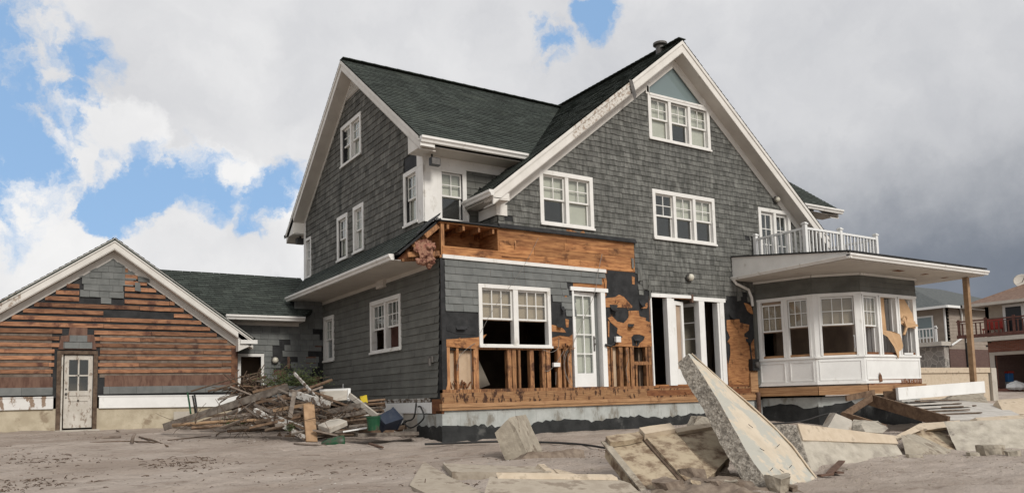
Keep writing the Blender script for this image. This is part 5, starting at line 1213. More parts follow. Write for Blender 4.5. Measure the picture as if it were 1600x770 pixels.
mb = MB(); mb.obox((XN2+5.5, gy0-.5, -.3), (.1, 0, 0), (0, 7, 0), (0, 0, 3)); mb.obox((XN2+.2, gy1+.3, -.3), (5.3, 0, 0), (0, .1, 0), (0, 0, 3)); mb.obox((XN2+.2, gy0-.5, 2.2), (5.4, 0, 0), (0, 6.7, 0), (0, 0, .1)); mb.build('garage_lining', 'window_black', H2)
mb = MB(); mb.box(FN, yc-9, yc+.4, .0, 1.5, NZ(1.88), NZ(2.0)); mb.box(FN, yc-9, yc+.4, 1.4, 1.55, NZ(1.83), NZ(1.88)); mb.build('deck_edge', 'garage_white', H2)
mb = MB(); mb.box(FN, yc-9, yc+.9, 1.35, 1.5, NZ(2.02), NZ(2.16)); dk = mb.build('deck_board', 'deck_red', H2)
mb = MB(); mb.box(FN, yc-9, yc+.9, 1.38, 1.46, NZ(2.70), NZ(2.76)); mb.box(FN, yc-9, yc+.9, 1.4, 1.44, NZ(2.62), NZ(2.65)); rl = mb.build('railing', 'deck_red', H2)
for k in range(20):
    y = yc+.85-k*.24; w_ = .13 if k % 6 == 0 else .05; mb = MB(); mb.box(FN, y-w_, y, 1.38, 1.45, NZ(2.14), NZ(2.62) if k % 6 else NZ(2.82)); mb.build('baluster', 'deck_red', rl)
mb = MB(); mb.box(FN, yc-9, yc-.95, .0, .05, NZ(2.1), NZ(3.34)); w_ = mb.build('glass_door_frame', 'white_plastic', H2)
for (a, b) in ((yc-1.9, yc-1.1), (yc-3.1, yc-2.15), (yc-4.4, yc-3.3)): mb = MB(); mb.box(FN, a, b, .051, .06, NZ(2.2), NZ(3.24)); mb.build('pane', 'window_black', w_)
mb = MB(); za = NZ(3.45); a, b, c, d = V((XN2-1.0, yc+.7, za)), V((XN2-1.0, yc-10, za)), V((XN2+11, yc-10, za)), V((XN2+11, yc+.7, za)); r0, r1 = V((XN2+5, yc-4.5, za+2.6)), V((XN2+6, yc-6, za+2.6))
mb.poly([a, b, r1, r0]); mb.poly([b, c, r1], .3); mb.poly([c, d, r0, r1]); mb.poly([d, a, r0], .7); mb.poly([a, d, c, b]); mb.build('roof', 'brown_roof', H2)
mb = MB(); mb.obox((XN2-1.05, yc-10, za-.14), (.1, 0, 0), (0, 10.8, 0), (0, 0, .16)); mb.obox((XN2-1.05, yc+.7, za-.14), (11, 0, 0), (0, .1, 0), (0, 0, .16)); mb.obox((XN2-1, yc-10, za-.14), (1, 0, 0), (0, 10.7, 0), (0, 0, .03)); mb.build('eave_trim', 'garage_white', H2)
dp = V((41.453,8.209,5.79)); mb = MB(); mb.lathe(dp, (-.8, -.5, .45), [(.06, 0), (.22, .04), (.42, .13), (.45, .17), (.39, .13), (.2, .06)], 20); ds = mb.build('satellite_dish', 'garage_white', H2, smooth=True)
mb = MB(); mb.tube([dp, dp+V((.2, .1, -.3)), dp+V((.2, .1, -1.0))], .04); mb.tube([dp, dp+V((-.6, -.4, .2))], .02); mb.build('dish_arm', 'dark_metal', ds)
# things in and before the open garage
def small(nm, label, cat, m, px, py, d, w, h, dp_=.35, group=None):
    p = V((0, 0, 0)); return None
cp = V((41.351,9.511,-0.163)); mb = MB(); mb.prism([cp+V((-.3, -.35, .35)), cp+V((-.3, .35, .35)), cp+V((.3, .35, .35)), cp+V((.3, -.35, .35))], (0, 0, .5)); o = mb.build('cooler', 'cooler_blue', None, bevel=.03); tag(o, 'blue cool box with red top stacked in the neighbour open garage', 'cooler'); rebase(o, cp+V((0, 0, .35)))
mb = MB(); mb.prism([cp+V((-.33, -.38, .85)), cp+V((-.33, .38, .85)), cp+V((.33, .38, .85)), cp+V((.33, -.38, .85))], (0, 0, .1)); l_ = mb.build('lid', 'red_plastic', o)
mb = MB(); mb.lathe(cp+V((.0, .05, -.4)), (0, 0, 1), [(.34, 0), (.42, .68), (.44, .7), (.44, .74)], 16); o = mb.build('storage_tub', 'grey_bin', None); tag(o, 'grey tub under the blue cool box in the neighbour garage', 'tub'); rebase(o, cp+V((0, 0, -.4)))
cp = V((40.886,9.806,-0.112)); mb = MB(); mb.lathe(cp+V((0, 0, -.15)), (0, 0, 1), [(.25, 0), (.3, .5), (.2, .62), (.06, .66)], 12); o = mb.build('fuel_can', 'red_plastic', None); tag(o, 'red container just inside the left side of the neighbour garage', 'container'); rebase(o, cp+V((0, 0, -.15)))
cp = V((39.695,8.184,-0.102)); blob_c = thing
mb = MB(); mb.lathe(cp+V((0, 0, -.15)), (0, 0, 1), [(.35, 0), (.5, .12), (.42, .3), (.2, .42), (.05, .5)], 9); o = mb.build('white_bag', 'white_plastic', None, sub=2, rough=.07); tag(o, 'crumpled white bag on the ground before the neighbour garage', 'bag'); rebase(o, cp+V((0, 0, -.15)))
cp = V((39.049,8.845,3.189)); 
t = thing('deck_chair', 'red chair standing behind the dark deck railing next door', 'chair', cp+V((0, 0, -.5)))
mb = MB(); mb.obox(cp+V((-.25, -.45, -.1)), (.5, 0, 0), (0, .9, 0), (0, 0, .08)); mb.build('seat', 'red_plastic', t)
mb = MB(); mb.obox(cp+V((.25, -.45, -.02)), (.06, 0, 0), (0, .9, 0), (0, 0, .55)); mb.build('backrest', 'red_plastic', t)
for sx_ in (-.22, .22):
    for sy_ in (-.4, .4): mb = MB(); mb.tube([cp+V((sx_, sy_, -.1)), cp+V((sx_, sy_, -.5))], .025); mb.build('leg', 'red_plastic', t)
# low concrete wall between the lots
mb = MB(); Fw = FR((0, 3, 0), (1, 0, 0), (0, -1, 0)); mb.box(Fw, 17.5, 26.0, -.3, 0, -.9, .52)
o = mb.build('concrete_wall', 'cap_beige', None); tag(o, 'long low beige concrete wall behind the wooden porch post', 'wall'); rebase(o, (21.7, 3, gz(21, 3)))
mb = MB(); mb.box(Fw, 17.45, 26.05, -.36, .06, .52, .72); mb.build('coping', 'cap_beige', o).location = (0, 0, 0)
mb = MB(); mb.box(Fw, 26.06, 26.45, -.5, .1, -.9, .7); mb.build('wall_end', 'skirt_concrete', o)
# ================================================================ timber post, porch remains
mb = MB(); mb.bar((13.24, -2.79, 2.69), (13.36, -2.72, .07), .115, .115, side=(1, 0, 0)); o = mb.build('porch_post', 'orange_lumber', None); tag(o, 'slender leaning wooden post holding up the corner of the porch roof', 'post'); rebase(o, (13.36, -2.72, .07))
def lumber(nm, label, cat, m, a, b, w, t, side=None, roll=0, group=None, bevel=0):
    mb = MB(); mb.bar(a, b, w, t, side, rg.random(), roll); o = mb.build(nm, m, None, bevel=bevel); tag(o, label, cat, group); a, b = V(a), V(b); rebase(o, a if a.z < b.z else b); return o
lumber('porch_beam', 'brown porch beam running from the bay to the wooden post', 'beam', 'brown_lumber', (10.223,-2.547,-0.083), (13.6, -2.75, .01), .16, .1, (0, 0, 1))
lumber('beam_end', 'short squared timber end beside the white board below the bay', 'beam', 'brown_lumber', (9.734,-2.578,-0.189), (9.902,-2.807,-0.182), .26, .2, (0, 0, 1))
lumber('white_board', 'long white painted board propped level below the bay and the wooden post', 'board', 'white_paint', (9.696,-2.92,-0.124), (12.765,-3.239,-0.023), .27, .06, (0, 0, 1))
lumber('leaning_beam', 'brown plank sloping down to the right under the bay', 'plank', 'brown_lumber', (8.784,-2.799,-0.213), (8.216,-4.773,-0.673), .24, .06, (0, 0, 1))
lumber('leaning_beam', 'short brown plank sloping down to the left under the bay', 'plank', 'brown_lumber', (8.665,-2.964,-0.186), (7.429,-3.085,-0.533), .13, .05, (0, 0, 1))
lumber('splintered_board', 'thin splintered board lying over the small plank below the bay', 'board', 'brown_lumber', (7.847,-2.915,-0.18), (8.802,-2.944,-0.079), .12, .04, (0, 0, 1))
lumber('splintered_board', 'broken board running down right from the grey block below the bay', 'board', 'brown_lumber', (6.887,-3.458,-0.475), (6.843,-4.36,-0.717), .11, .05, (0, 0, 1))
# grey deck boards fallen flat right of the bay
k = 0
for (x1, y1, x2, y2, d1, d2) in ((1404,629,1490,626,17.0,18.0), (1412,634,1520,631,16.6,17.8), (1426,639,1560,635,16.2,17.6), (1440,644,1575,640,15.8,17.2), (1455,649,1580,646,15.4,16.8), (1468,654,1560,652,15.0,16.0)) if False else []: pass
DB = [((9.725,-2.917,-0.32), (11.993,-2.946,-0.334)), ((9.457,-3.214,-0.399), (12.191,-3.305,-0.403)), ((9.229,-3.538,-0.461), (12.166,-3.759,-0.479)), ((9.037,-3.885,-0.521), (11.968,-4.101,-0.56)), ((8.813,-4.213,-0.577), (11.572,-4.316,-0.631))]
mb = MB(); mb.prism([(9.918,-2.802,-0.324),(12.376,-2.718,-0.31),(12.535,-3.644,-0.43),(10.533,-5.076,-0.659),(8.458,-4.575,-0.636)], (0, .02, -.06)); o = mb.build('fallen_panel', 'shard', None, sub=3, rough=.02); tag(o, 'large pale grey sheet lying flat under the white board and porch post', 'panel'); rebase(o, (9.014,-4.581,-0.582))
for a, b in DB[:3]:
    b = (V(a)*.35+V(b)*.65)
    lumber('deck_board', 'pale grey deck board lying flat between the bay and the sea wall', 'board', 'shard', V(a)+V((0, 0, .04)), V(b)+V((0, 0, .04)), .16, .03, (0, 1, 0), roll=.0, group='fallen grey deck boards')
for k in range(8):  # dark strips stand in for the shaded gaps between boards
    a = V(DB[k % 5][0])+V((rg.uniform(-.2, .9), rg.uniform(-.1, .15), .03)); lumber('splinter_or_gap_strip', 'dark strip put in for the shaded gaps between the grey deck boards', 'slat', 'bark', a, a+V((rg.uniform(.9, 1.6), rg.uniform(-.35, -.1), rg.uniform(-.02, .04))), .07, .025, None, 0, 'dark strips for gaps in the grey deck boards')

from mathutils import noise as _nz_
_nzz = _nz_.noise
# ================================================================ broken concrete
def rubble(nm, label, cat, m, pts, ext, sub=3, rough=.012, bevel=0, group=None, extra=None):
    mb = MB(); mb.prism(pts, ext)
    o = mb.build(nm, m, None, sub=sub+2, rough=rough*1.7, bevel=bevel); tag(o, label, cat, group); c = sum((V(p) for p in pts), V())/len(pts); zmin = min(V(p).z for p in pts); rebase(o, (c.x, c.y, zmin)); return o
def vd(a, b): return V(b)-V(a)
rubble('concrete_block', 'upright grey block of broken concrete on the sand before the window', 'concrete block', 'concrete', [(-0.402,-2.897,-0.269),(-0.599,-2.805,-0.498),(-0.469,-2.847,-0.891),(-0.203,-3.011,-0.965),(-0.191,-3.034,-0.824)], vd((-0.402,-2.897,-0.269), (0.161,-2.485,-0.25)), 4, .02)
rubble('brick_ledge', 'dark brown broken ledge at the foot of the upright block', 'masonry', 'clay', [(-0.443,-3.225,-0.864),(-0.288,-3.214,-0.782),(0.16,-3.265,-0.778),(0.567,-3.168,-0.787),(0.761,-3.172,-0.808),(0.726,-3.256,-0.928),(0.102,-3.447,-0.962),(-0.374,-3.495,-0.99)], V((.05, .35, -.08)), 4, .03)
# tall leaning slab: a rough broken edge and a painted face
ST_ = [((0.392,-5.631,0.39), (0.461,-5.747,0.496), (0.649,-5.63,0.505)), ((0.301,-5.897,0.07), (0.388,-6.084,0.172), (0.924,-5.909,0.109)), ((0.252,-6.137,-0.185), (0.308,-6.361,-0.106), (1.115,-6.124,-0.156)), ((0.189,-6.369,-0.427), (0.251,-6.594,-0.375), (1.274,-6.329,-0.422)),
       ((0.114,-6.593,-0.677), (0.187,-6.823,-0.643), (1.391,-6.521,-0.68)), ((0.05,-6.825,-0.905), (0.132,-7.062,-0.868), (1.412,-6.689,-0.904)), ((0.033,-6.977,-1.063), (0.116,-7.215,-1.01), (1.419,-6.799,-1.041)), ((0.033,-7.074,-1.269), (0.128,-7.32,-1.219), (1.214,-6.874,-1.335))]
mb = MB(); n = len(ST_); mbv = []
for (l, e, r_) in ST_: l, e, r_ = V(l), V(e), V(r_); mbv += [l, e, r_, r_+(l-e)*.8]
mb.v = [tuple(v) for v in mbv]
for i in range(n-1):
    for j in range(4):
        j2 = (j+1) % 4; mb.f.append((i*4+j, i*4+j2, (i+1)*4+j2, (i+1)*4+j)); mb.r.append(.5); mb.m.append(1 if j == 1 else 0)
mb.f.append((3, 2, 1, 0)); mb.f.append(tuple((n-1)*4+j for j in range(4))); mb.r += [.5, .5]; mb.m += [0, 0]
o = mb.build('leaning_slab', ['aggregate', 'painted_concrete'], None, sub=5, rough=.03); tag(o, 'tall broken concrete slab leaning upright, cream on one face and rough on its edge', 'concrete slab'); rebase(o, ST_[6][1])
mb = MB(); e = [V(s[2]) for s in ST_]; 
for i in range(n-1):
    d_ = (V(ST_[i][1])-e[i]).normalized(); d2 = (V(ST_[i+1][1])-e[i+1]).normalized(); mb.prism([e[i], e[i+1], e[i+1]+d2*.045, e[i]+d_*.045], (V((-.35, -.8, .45))).normalized()*.022)
mb.build('slab_rim', 'cap_beige', o)
for (px, k, f, dx, dz_) in ((0, 3, .35, .1, -.07), (0, 4, .25, .1, -.05), (0, 4, .6, .07, .05), (0, 5, .35, .09, -.06), (0, 5, .55, .06, .05), (0, 5, .15, .06, .05)):
    a = V(ST_[k][1])*(1-f)+V(ST_[k][2])*f + V((-.02, -.03, .02)); mb = MB(); mb.tube([a, a+V((dx*.6, -.01, dz_*.6))], .004, 5); mb.build('rebar', 'black_metal', o)
# ribbed panel lying against the slab
TL, TR, BL_ = V((-0.64,-5.403,-0.546)), V((0.968,-5.619,-0.411)), V((-1.016,-6.539,-1.062))
def RP_(s_, t_, n_=0): 
    nn = (TR-TL).cross(BL_-TL).normalized(); nn = nn if nn.dot(V((-6.64, -12.7, 0))-TL) > 0 else -nn
    return TL+(TR-TL)*s_+(BL_-TL)*t_+nn*n_
nn = RP_(0, 0, 1)-RP_(0, 0, 0)
mb = MB(); mb.prism([RP_(0, 0), RP_(1.02, 0), RP_(1.0, .35), RP_(.92, .55), RP_(.62, .83), RP_(.36, 1.02), RP_(0, 1.05)], -nn*.2)
o = mb.build('ribbed_panel', 'panel_concrete', None, sub=6, rough=.028); tag(o, 'broken beige panel with a raised rib, tilted on sand left of the tall slab', 'concrete panel'); rebase(o, BL_)
for nm, q, h, m_ in (('cap_strip', [(0, -.01), (.30, -.02), (.29, .11), (.15, .13), (0, .115)], .07, 'panel_concrete'), ('cap_strip', [(.31, -.06), (.60, -.05), (.6, .08), (.31, .09)], .09, 'cap_beige'), ('cap_strip', [(.61, .0), (1.02, .0), (1.02, .08), (.61, .09)], .04, 'cap_beige'),
                 ('pilaster', [(.33, .09), (.60, .08), (.58, .6), (.52, .85), (.33, .9)], .035, 'panel_concrete'), ('edge_strip', [(-.04, 0), (.015, .0), (.015, 1.05), (-.03, 1.05)], .02, 'concrete')):
    mb = MB(); mb.prism([RP_(a, b, .002) for a, b in q], nn*h); mb.build(nm, m_, o, sub=5, rough=.02)
mb = MB(); mb.prism([RP_(.305, .02, .002), RP_(.325, .02, .002), RP_(.34, .95, .002), RP_(.3, .95, .002)], nn*.012); mb.build('rib_groove_shade', 'bark', o)  # raised dark strip, its colour paints the shade of a groove
rubble('beige_slab', 'flat beige slab half buried at the bottom edge of the picture', 'concrete slab', 'sandy_slab', [(-2.321,-5.483,-0.823),(-1.063,-6.048,-0.901),(-1.049,-6.292,-0.939),(-1.224,-6.766,-1.035),(-1.707,-7.163,-1.113),(-3.086,-6.519,-1.042)], V((0, .05, -.3)), 4, .012)
rubble('slab_edge_highlight', 'narrow lighter strip painting the highlight along the back of the foreground slab', 'concrete strip', 'cap_beige', [(-2.257,-5.525,-0.811),(-1.075,-6.041,-0.887),(-1.08,-6.131,-0.914),(-2.272,-5.573,-0.841)], V((0, .02, .03)), 3, .008)  # lighter colour paints the highlight on the slab's top edge
def flat(nm, label, cat, m, pts, up=.05, th=.12, sub=3, group=None):
    return rubble(nm, label, cat, m, [V(p)+V((0, 0, up)) for p in pts], V((0, 0, -th)), sub, .01, group=group)
flat('sunken_slab', 'thin broken slab flush with the sand, its edge facing the camera', 'concrete slab', 'sandy_slab', [(-1.605,-3.034,-0.931), (-1.232,-3.752,-0.948), (-0.793,-4.314,-0.961), (-1.04,-4.83,-0.973), (-1.662,-4.398,-0.963), (-2.001,-4.031,-0.954)], .07)
flat('sunken_slab', 'pointed slab running off the bottom of the picture left of the foreground slab', 'concrete slab', 'sandy_slab', [(-1.55,-2.327,-0.893), (-2.038,-3.999,-0.954), (-2.46,-5.589,-0.991), (-3.119,-6.03,-1.002), (-2.812,-4.525,-0.966)], .02)
rubble('slab_fragment', 'thin concrete fragment tilted beside the dark ledge', 'concrete fragment', 'cap_beige', [(-0.975,-4.438,-0.835),(-0.848,-4.399,-0.846),(-1.009,-5.002,-0.948),(-1.133,-5.039,-0.966)], V((-.05, .05, -.12)), 2, .006)
rubble('slab_fragment', 'low wedge of beige concrete just behind the foreground slab', 'concrete fragment', 'cap_beige', [(-0.919,-4.708,-0.888),(-0.785,-4.673,-0.907),(-0.704,-5.076,-0.974),(-0.893,-5.192,-0.982),(-1.116,-5.172,-0.943)], V((0, .05, -.1)), 2, .006)
# sea wall segments
def seawall(nm, label, TLp, TRp, BRp, BLp, band, m1='seawall', back=(.25, .32, 0), end=True):
    TLp, TRp, BRp, BLp = map(V, (TLp, TRp, BRp, BLp))
    mb = MB(); mb.prism([TLp, TRp, BRp, BLp], V(back)); o = mb.build(nm, m1, None, sub=7, rough=.03); tag(o, label, 'sea wall'); rebase(o, (BLp+BRp)/2)
    nf = (TRp-TLp).cross(BLp-TLp).normalized(); nf = nf if nf.dot(V((-6.64, -12.7, 0))-TLp) > 0 else -nf
    a, b = TLp+(BLp-TLp)*band, TRp+(BRp-TRp)*band; mb = MB(); mb.prism([TLp+V((0, 0, .01)), TRp+V((0, 0, .01)), b, a], nf*.02); mb.build('painted_band', 'cap_beige', o, sub=2, rough=.004)
    if end:
        w_ = V(back); mb = MB(); mb.prism([TLp-nf*.01, BLp-nf*.01, BLp+w_*.9, TLp+w_*.9], (TLp-TRp).normalized()*.03); mb.build('broken_end', 'aggregate', o, sub=4, rough=.03)
    return o
seawall('sea_wall_segment', 'long beige section of toppled sea wall right of the tall slab', (2.142,-6.014,-0.454), (4.57,-5.879,-0.729), (4.434,-6.116,-1.043), (1.815,-6.458,-1.032), .34, back=(-.15, .42, .02))
seawall('sea_wall_segment', 'last section of sea wall at the right edge, with rough broken end', (6.746,-5.863,-0.603), (7.902,-6.612,-0.588), (7.352,-6.8,-1.086), (6.35,-6.275,-1.068), .2, back=(-.35, .2, .03))
rubble('loose_coping', 'long beige coping lying on the right end of the sea wall', 'coping', 'cap_beige', [(7.384,-5.684,-0.542),(8.688,-6.291,-0.508),(8.128,-6.516,-0.608),(6.83,-6.034,-0.626)], V((0, .1, -.05)), 3, .008)
rubble('concrete_wedge', 'dark faced wedge of concrete between the two sea wall sections', 'concrete wedge', 'concrete', [(4.86,-5.828,-0.725),(4.546,-6.07,-1.034),(5.143,-6.335,-1.04)], vd((4.86,-5.828,-0.725), (5.613,-5.597,-0.726)), 4, .015)
rubble('speckled_panel', 'speckled sandy concrete panel leaning back behind the dark wedge', 'concrete panel', 'panel_concrete', [(5.694,-5.528,-0.742),(6.481,-5.325,-0.686),(6.654,-5.775,-0.876),(6.092,-6.112,-1.04),(5.803,-6.043,-1.045),(5.554,-5.895,-0.927)], V((.05, .15, -.1)), 3, .012)
rubble('coping_piece', 'short coping piece sloping up to the right over the sea wall end', 'coping', 'cap_beige', [(4.857,-5.704,-0.748),(6.073,-5.429,-0.603),(6.083,-5.548,-0.665),(4.829,-5.801,-0.783)], V((0, .12, -.06)), 3, .006)
rubble('coping_piece', 'level coping piece between the two sea wall sections', 'coping', 'cap_beige', [(6.369,-5.261,-0.606),(7.161,-5.536,-0.579),(6.854,-5.689,-0.653),(6.202,-5.501,-0.703)], V((0, .12, -.06)), 3, .006)
rubble('grey_block', 'small smooth grey block against the tarred foundation under the bay', 'concrete block', 'skirt_concrete', [(5.767,-3.91,-0.667),(6.066,-3.89,-0.423),(6.225,-4.098,-0.556),(6.038,-4.196,-0.742)], V((.25, .3, 0)), 3, .008)
rubble('pale_rubble', 'pale lump of rubble behind the toppled sea wall under the bay', 'rubble', 'seawall', [(6.097,-4.365,-0.64),(6.504,-4.158,-0.554),(6.816,-4.237,-0.589),(6.502,-4.62,-0.698),(6.238,-4.68,-0.775),(5.972,-4.512,-0.744)], V((.1, .3, 0)), 4, .04)
rubble('cream_slab', 'cream slab tilted on the sand at the right edge below the open garage', 'concrete slab', 'cap_beige', [(12.079,-3.84,-0.318),(13.188,-4.441,-0.28),(12.071,-4.874,-0.661),(11.401,-4.446,-0.612),(11.429,-4.234,-0.53)], V((0, .1, -.12)), 4, .012)
rubble('buried_wall', 'sandy buried concrete heap below the end of the low wall', 'rubble', 'concrete', [(13.696,-1.898,-0.297),(14.354,-1.861,-0.143),(15.075,-2.088,-0.144),(13.925,-2.748,-0.443),(12.859,-2.302,-0.41)], V((.1, .6, -.2)), 4, .05)
rubble('concrete_chunk', 'grey concrete chunk between the ribbed panel and the tall slab', 'concrete chunk', 'concrete', [(1.656,-4.623,-0.471),(1.864,-4.533,-0.332),(1.856,-4.765,-0.349),(1.647,-4.974,-0.484)], V((.2, .35, 0)), 3, .02)
rubble('white_lump', 'small white stone on the sand before the toppled sea wall', 'stone', 'white_plastic', [(3.214,-5.928,-1.019),(3.325,-5.886,-0.974),(3.386,-5.926,-0.967),(3.312,-5.992,-1.013)], V((.03, .1, 0)), 3, .015)
# dirt heap drifted round the foot of the panel and the slab
mb = MB(); hc = V((-0.239,-7.024,-1.035)); nx_ = 40
for j in range(nx_):
    for i in range(nx_):
        x = hc.x-1.3+2.6*i/(nx_-1); y = hc.y-.7+1.9*j/(nx_-1); r2 = ((x-hc.x)/1.0)**2+((y-hc.y-.25)/.75)**2
        mb.v.append((x, y, gz(x, y)-.06+.17*math.exp(-r2*1.6)+.06*_nzz(V((x*4, y*4, 1)))+.05*_nzz(V((x*11, y*11, 5)))))
for j in range(nx_-1):
    for i in range(nx_-1): a = j*nx_+i; mb.f.append((a, a+1, a+nx_+1, a+nx_)); mb.r.append(.5); mb.m.append(0)
o = mb.build('dirt_heap', 'clay', None, fix=False, smooth=True); tag(o, 'brown dirt heaped round the foot of the tall slab', 'dirt', None, 'stuff')
# rubble heap between panel and slab
rr = random.Random(44)
anchors = [(-0.587,-6.537,-1.019), (-0.201,-6.397,-1.014), (-0.243,-6.674,-1.023), (0.252,-6.408,-1.014), (-0.221,-6.922,-1.032), (0.08,-6.791,-1.027), (0.271,-6.146,-1.005), (0.992,-5.635,-0.992), (-0.239,-7.024,-1.035), (0.106,-7.278,-1.044), (0.288,-7.297,-1.045), (-0.533,-6.809,-1.028), (-0.356,-6.938,-1.032), (-0.777,-6.634,-1.022)]
for i, a in enumerate(anchors):
    a = V(a); s_ = rr.uniform(.07, .17); pts = []; 
    for k in range(6): t = k*math.pi/3+rr.uniform(-.3, .3); pts.append(a+V((math.cos(t)*s_*rr.uniform(.7, 1.2), math.sin(t)*s_*rr.uniform(.7, 1.2), rr.uniform(-.03, .03))))
    rubble('rubble_stone', 'brown lump of broken concrete in the heap at the foot of the tall slab', 'rubble', rr.choice(['concrete', 'clay', 'clay', 'panel_concrete']), pts, V((rr.uniform(-.05, .05), rr.uniform(-.05, .05), s_*rr.uniform(.7, 1.5))), 3, .03, group='rubble at the foot of the tall slab')
for i, (p, q_) in enumerate((((5.844,-6.636,-1.022), .16), ((5.701,-7.014,-1.034), .12), ((5.289,-6.688,-1.023), .09), ((4.28,-6.361,-1.012), .10), ((3.904,-6.279,-1.01), .07))):
    p = V(p); pts = [p+V((math.cos(k*1.05+i)*q_*rr.uniform(.7, 1.3), math.sin(k*1.05+i)*q_*rr.uniform(.7, 1.3), -.03)) for k in range(6)]
    rubble('wall_chunk', 'rough chunk broken off the sea wall lying at its foot', 'rubble', 'concrete', pts, V((.03, .04, q_*.9)), 3, .03, group='chunks at the foot of the sea wall')
rubble('beige_wedge', 'small beige pointed wedge of concrete in front of the ribbed panel', 'concrete fragment', 'cap_beige', [(-0.469,-6.775,-1.036),(-0.316,-6.765,-0.942),(-0.246,-6.805,-0.986),(-0.418,-7.044,-1.064)], V((.05, .16, -.05)), 3, .01)
for i, (p, q) in enumerate((((1.704,-6.772,-1.026), (2.394,-6.476,-1.017)), ((1.953,-6.652,-1.022), (1.811,-6.854,-1.029)), ((1.457,-6.807,-1.028), (1.622,-6.864,-1.029)))):
    p, q = V(p), V(q); lumber('rusty_scrap', ['rusty scrap sticking up from the sand right of the tall slab', 'flat rusty scrap beside the upright one', 'brown wood scrap at the foot of the cream slab face'][i], 'scrap', 'rust', p+V((0, 0, .02)), q+V((0, 0, .1 if i == 0 else .03)), .08, .02)
for i in range(16):
    a = V([(2.469,-6.179,-1.006), (3.282,-6.013,-1.001), (3.78,-5.836,-0.997), (3.462,-5.688,-0.993), (2.118,-6.519,-1.018)][i % 5])+V((rr.uniform(-.25, .25), rr.uniform(-.15, .15), 0)); s_ = rr.uniform(.02, .05)
    rubble('pebble', 'small stone by the foot of the toppled sea wall', 'stone', 'concrete', [a+V((math.cos(k*1.26)*s_, math.sin(k*1.26)*s_, 0)) for k in range(5)], V((0, 0, s_)), 2, .01, group='stones by the toppled sea wall')
o = wire([V(p)+V((0, 0, .03)) for p in ((-0.577,-0.407,-0.774), (0.067,-0.529,-0.782), (0.753,-0.651,-0.793), (1.403,-1.175,-0.822), (1.76,-1.762,-0.855), (1.797,-2.434,-0.897))], .02, 'black_wire', 'ground_cable'); tag(o, 'black cable lying on the sand along the foundation', 'cable')
o = wire([V(p) for p in ((5.681,-2.664,-0.621), (6.373,-2.874,-0.597), (6.916,-2.997,-0.49), (7.182,-3.175,-0.435))], .018, 'black_wire', 'ground_cable'); tag(o, 'black cable hanging across the tar under the bay', 'cable')

# ================================================================ storm debris pile
def pole(nm, label, cat, m, a, b, rad, group=None, taper=.8, bend=.03):
    a, b = V(a), V(b); mid = (a+b)/2+V((rg.uniform(-1, 1)*bend, rg.uniform(-1, 1)*bend, rg.uniform(-.5, 1)*bend)); mb = MB(); mb.tube([a, (a+mid)/2, mid, (mid+b)/2, b], rad, 8, .5, taper); o = mb.build(nm, m, None, smooth=True); tag(o, label, cat, group); rebase(o, a if a.z < b.z else b); return o
Z = (0, 0, 1)
lumber('long_plank', 'long grey plank rising from the garage base up into the pile', 'plank', 'grey_lumber', (-4.116,3.995,-0.371), (-2.102,2.497,0.353), .14, .05, Z)
pole('yellow_pole', 'long straw coloured pole lying level in front of the pile', 'pole', 'orange_lumber', (-4.021,3.57,-0.332), (-2.53,2.122,-0.265), .035)
pole('brown_pole', 'brown pole sticking up to the right out of the pile', 'pole', 'brown_lumber', (-2.323,2.424,0.132), (-1.238,2.403,0.479), .035)
lumber('striped_stick', 'thin white flaking stick standing steeply on the pile', 'stick', 'peeling_lumber', (-1.953,2.61,0.634), (-1.732,1.807,0.097), .055, .03, Z)
lumber('peeling_beam', 'thick beam with flaking white paint near the top of the pile', 'beam', 'peeling_lumber', (-2.107,2.273,0.236), (-1.692,1.315,-0.018), .12, .09, Z)
lumber('upright_plank', 'short orange plank standing upright at the front of the pile', 'plank', 'orange_lumber', (-2.044,1.422,-0.008), (-2.124,1.007,-0.67), .20, .05, (1, 0, 0))
lumber('orange_stick', 'orange stick lying level behind the upright plank', 'stick', 'orange_lumber', (-2.532,1.986,-0.097), (-1.93,1.585,0.014), .06, .05, Z)
lumber('dark_rib', 'dark curved rib of wood standing left of the upright plank', 'plank', 'grey_lumber', (-2.208,1.741,0.238), (-2.357,1.529,-0.232), .08, .03, (1, 0, 0))
lumber('striped_beam', 'flaking white beam sloping down to the sand left of the upright plank', 'beam', 'peeling_lumber', (-2.772,2.378,-0.077), (-2.196,1.106,-0.601), .08, .06, Z)
lumber('striped_beam', 'second flaking beam sloping down just above the first', 'beam', 'peeling_lumber', (-2.56,2.013,-0.18), (-2.119,1.162,-0.469), .07, .05, Z)
pole('dark_pole', 'dark bent pole crossing behind the upright plank', 'pole', 'bark', (-2.466,1.842,-0.266), (-1.863,1.315,-0.096), .04)
lumber('pale_stick', 'thin pale stick rising right beside the striped stick', 'stick', 'old_board', (-1.95,2.176,0.194), (-1.464,2.325,0.339), .035, .025, Z)
lumber('grey_beam', 'grey metal beam sloping down beside the yellow scrap', 'beam', 'skirt_concrete', (-1.156,1.668,0.155), (-0.895,0.946,-0.258), .09, .05, Z)
lumber('grey_rail', 'long grey rail lying level from the pile towards the blue bin', 'rail', 'grey_lumber', (-1.761,1.615,-0.17), (-0.947,1.313,-0.026), .09, .05, Z)
lumber('grey_rail', 'second grey rail just below the first', 'rail', 'grey_lumber', (-1.591,1.395,-0.259), (-0.962,1.218,-0.16), .07, .05, Z)
lumber('foam_slab', 'thick smooth grey slab lying in front of the pile', 'slab', 'skirt_concrete', (-1.93,0.918,-0.45), (-1.555,1.021,-0.328), .34, .10, (.9, -.4, .1), bevel=.01)
lumber('white_board', 'bright white slat lying before the green bucket', 'slat', 'white_paint', (-1.639,0.736,-0.505), (-1.244,0.595,-0.451), .09, .02, (0, 1, 0))
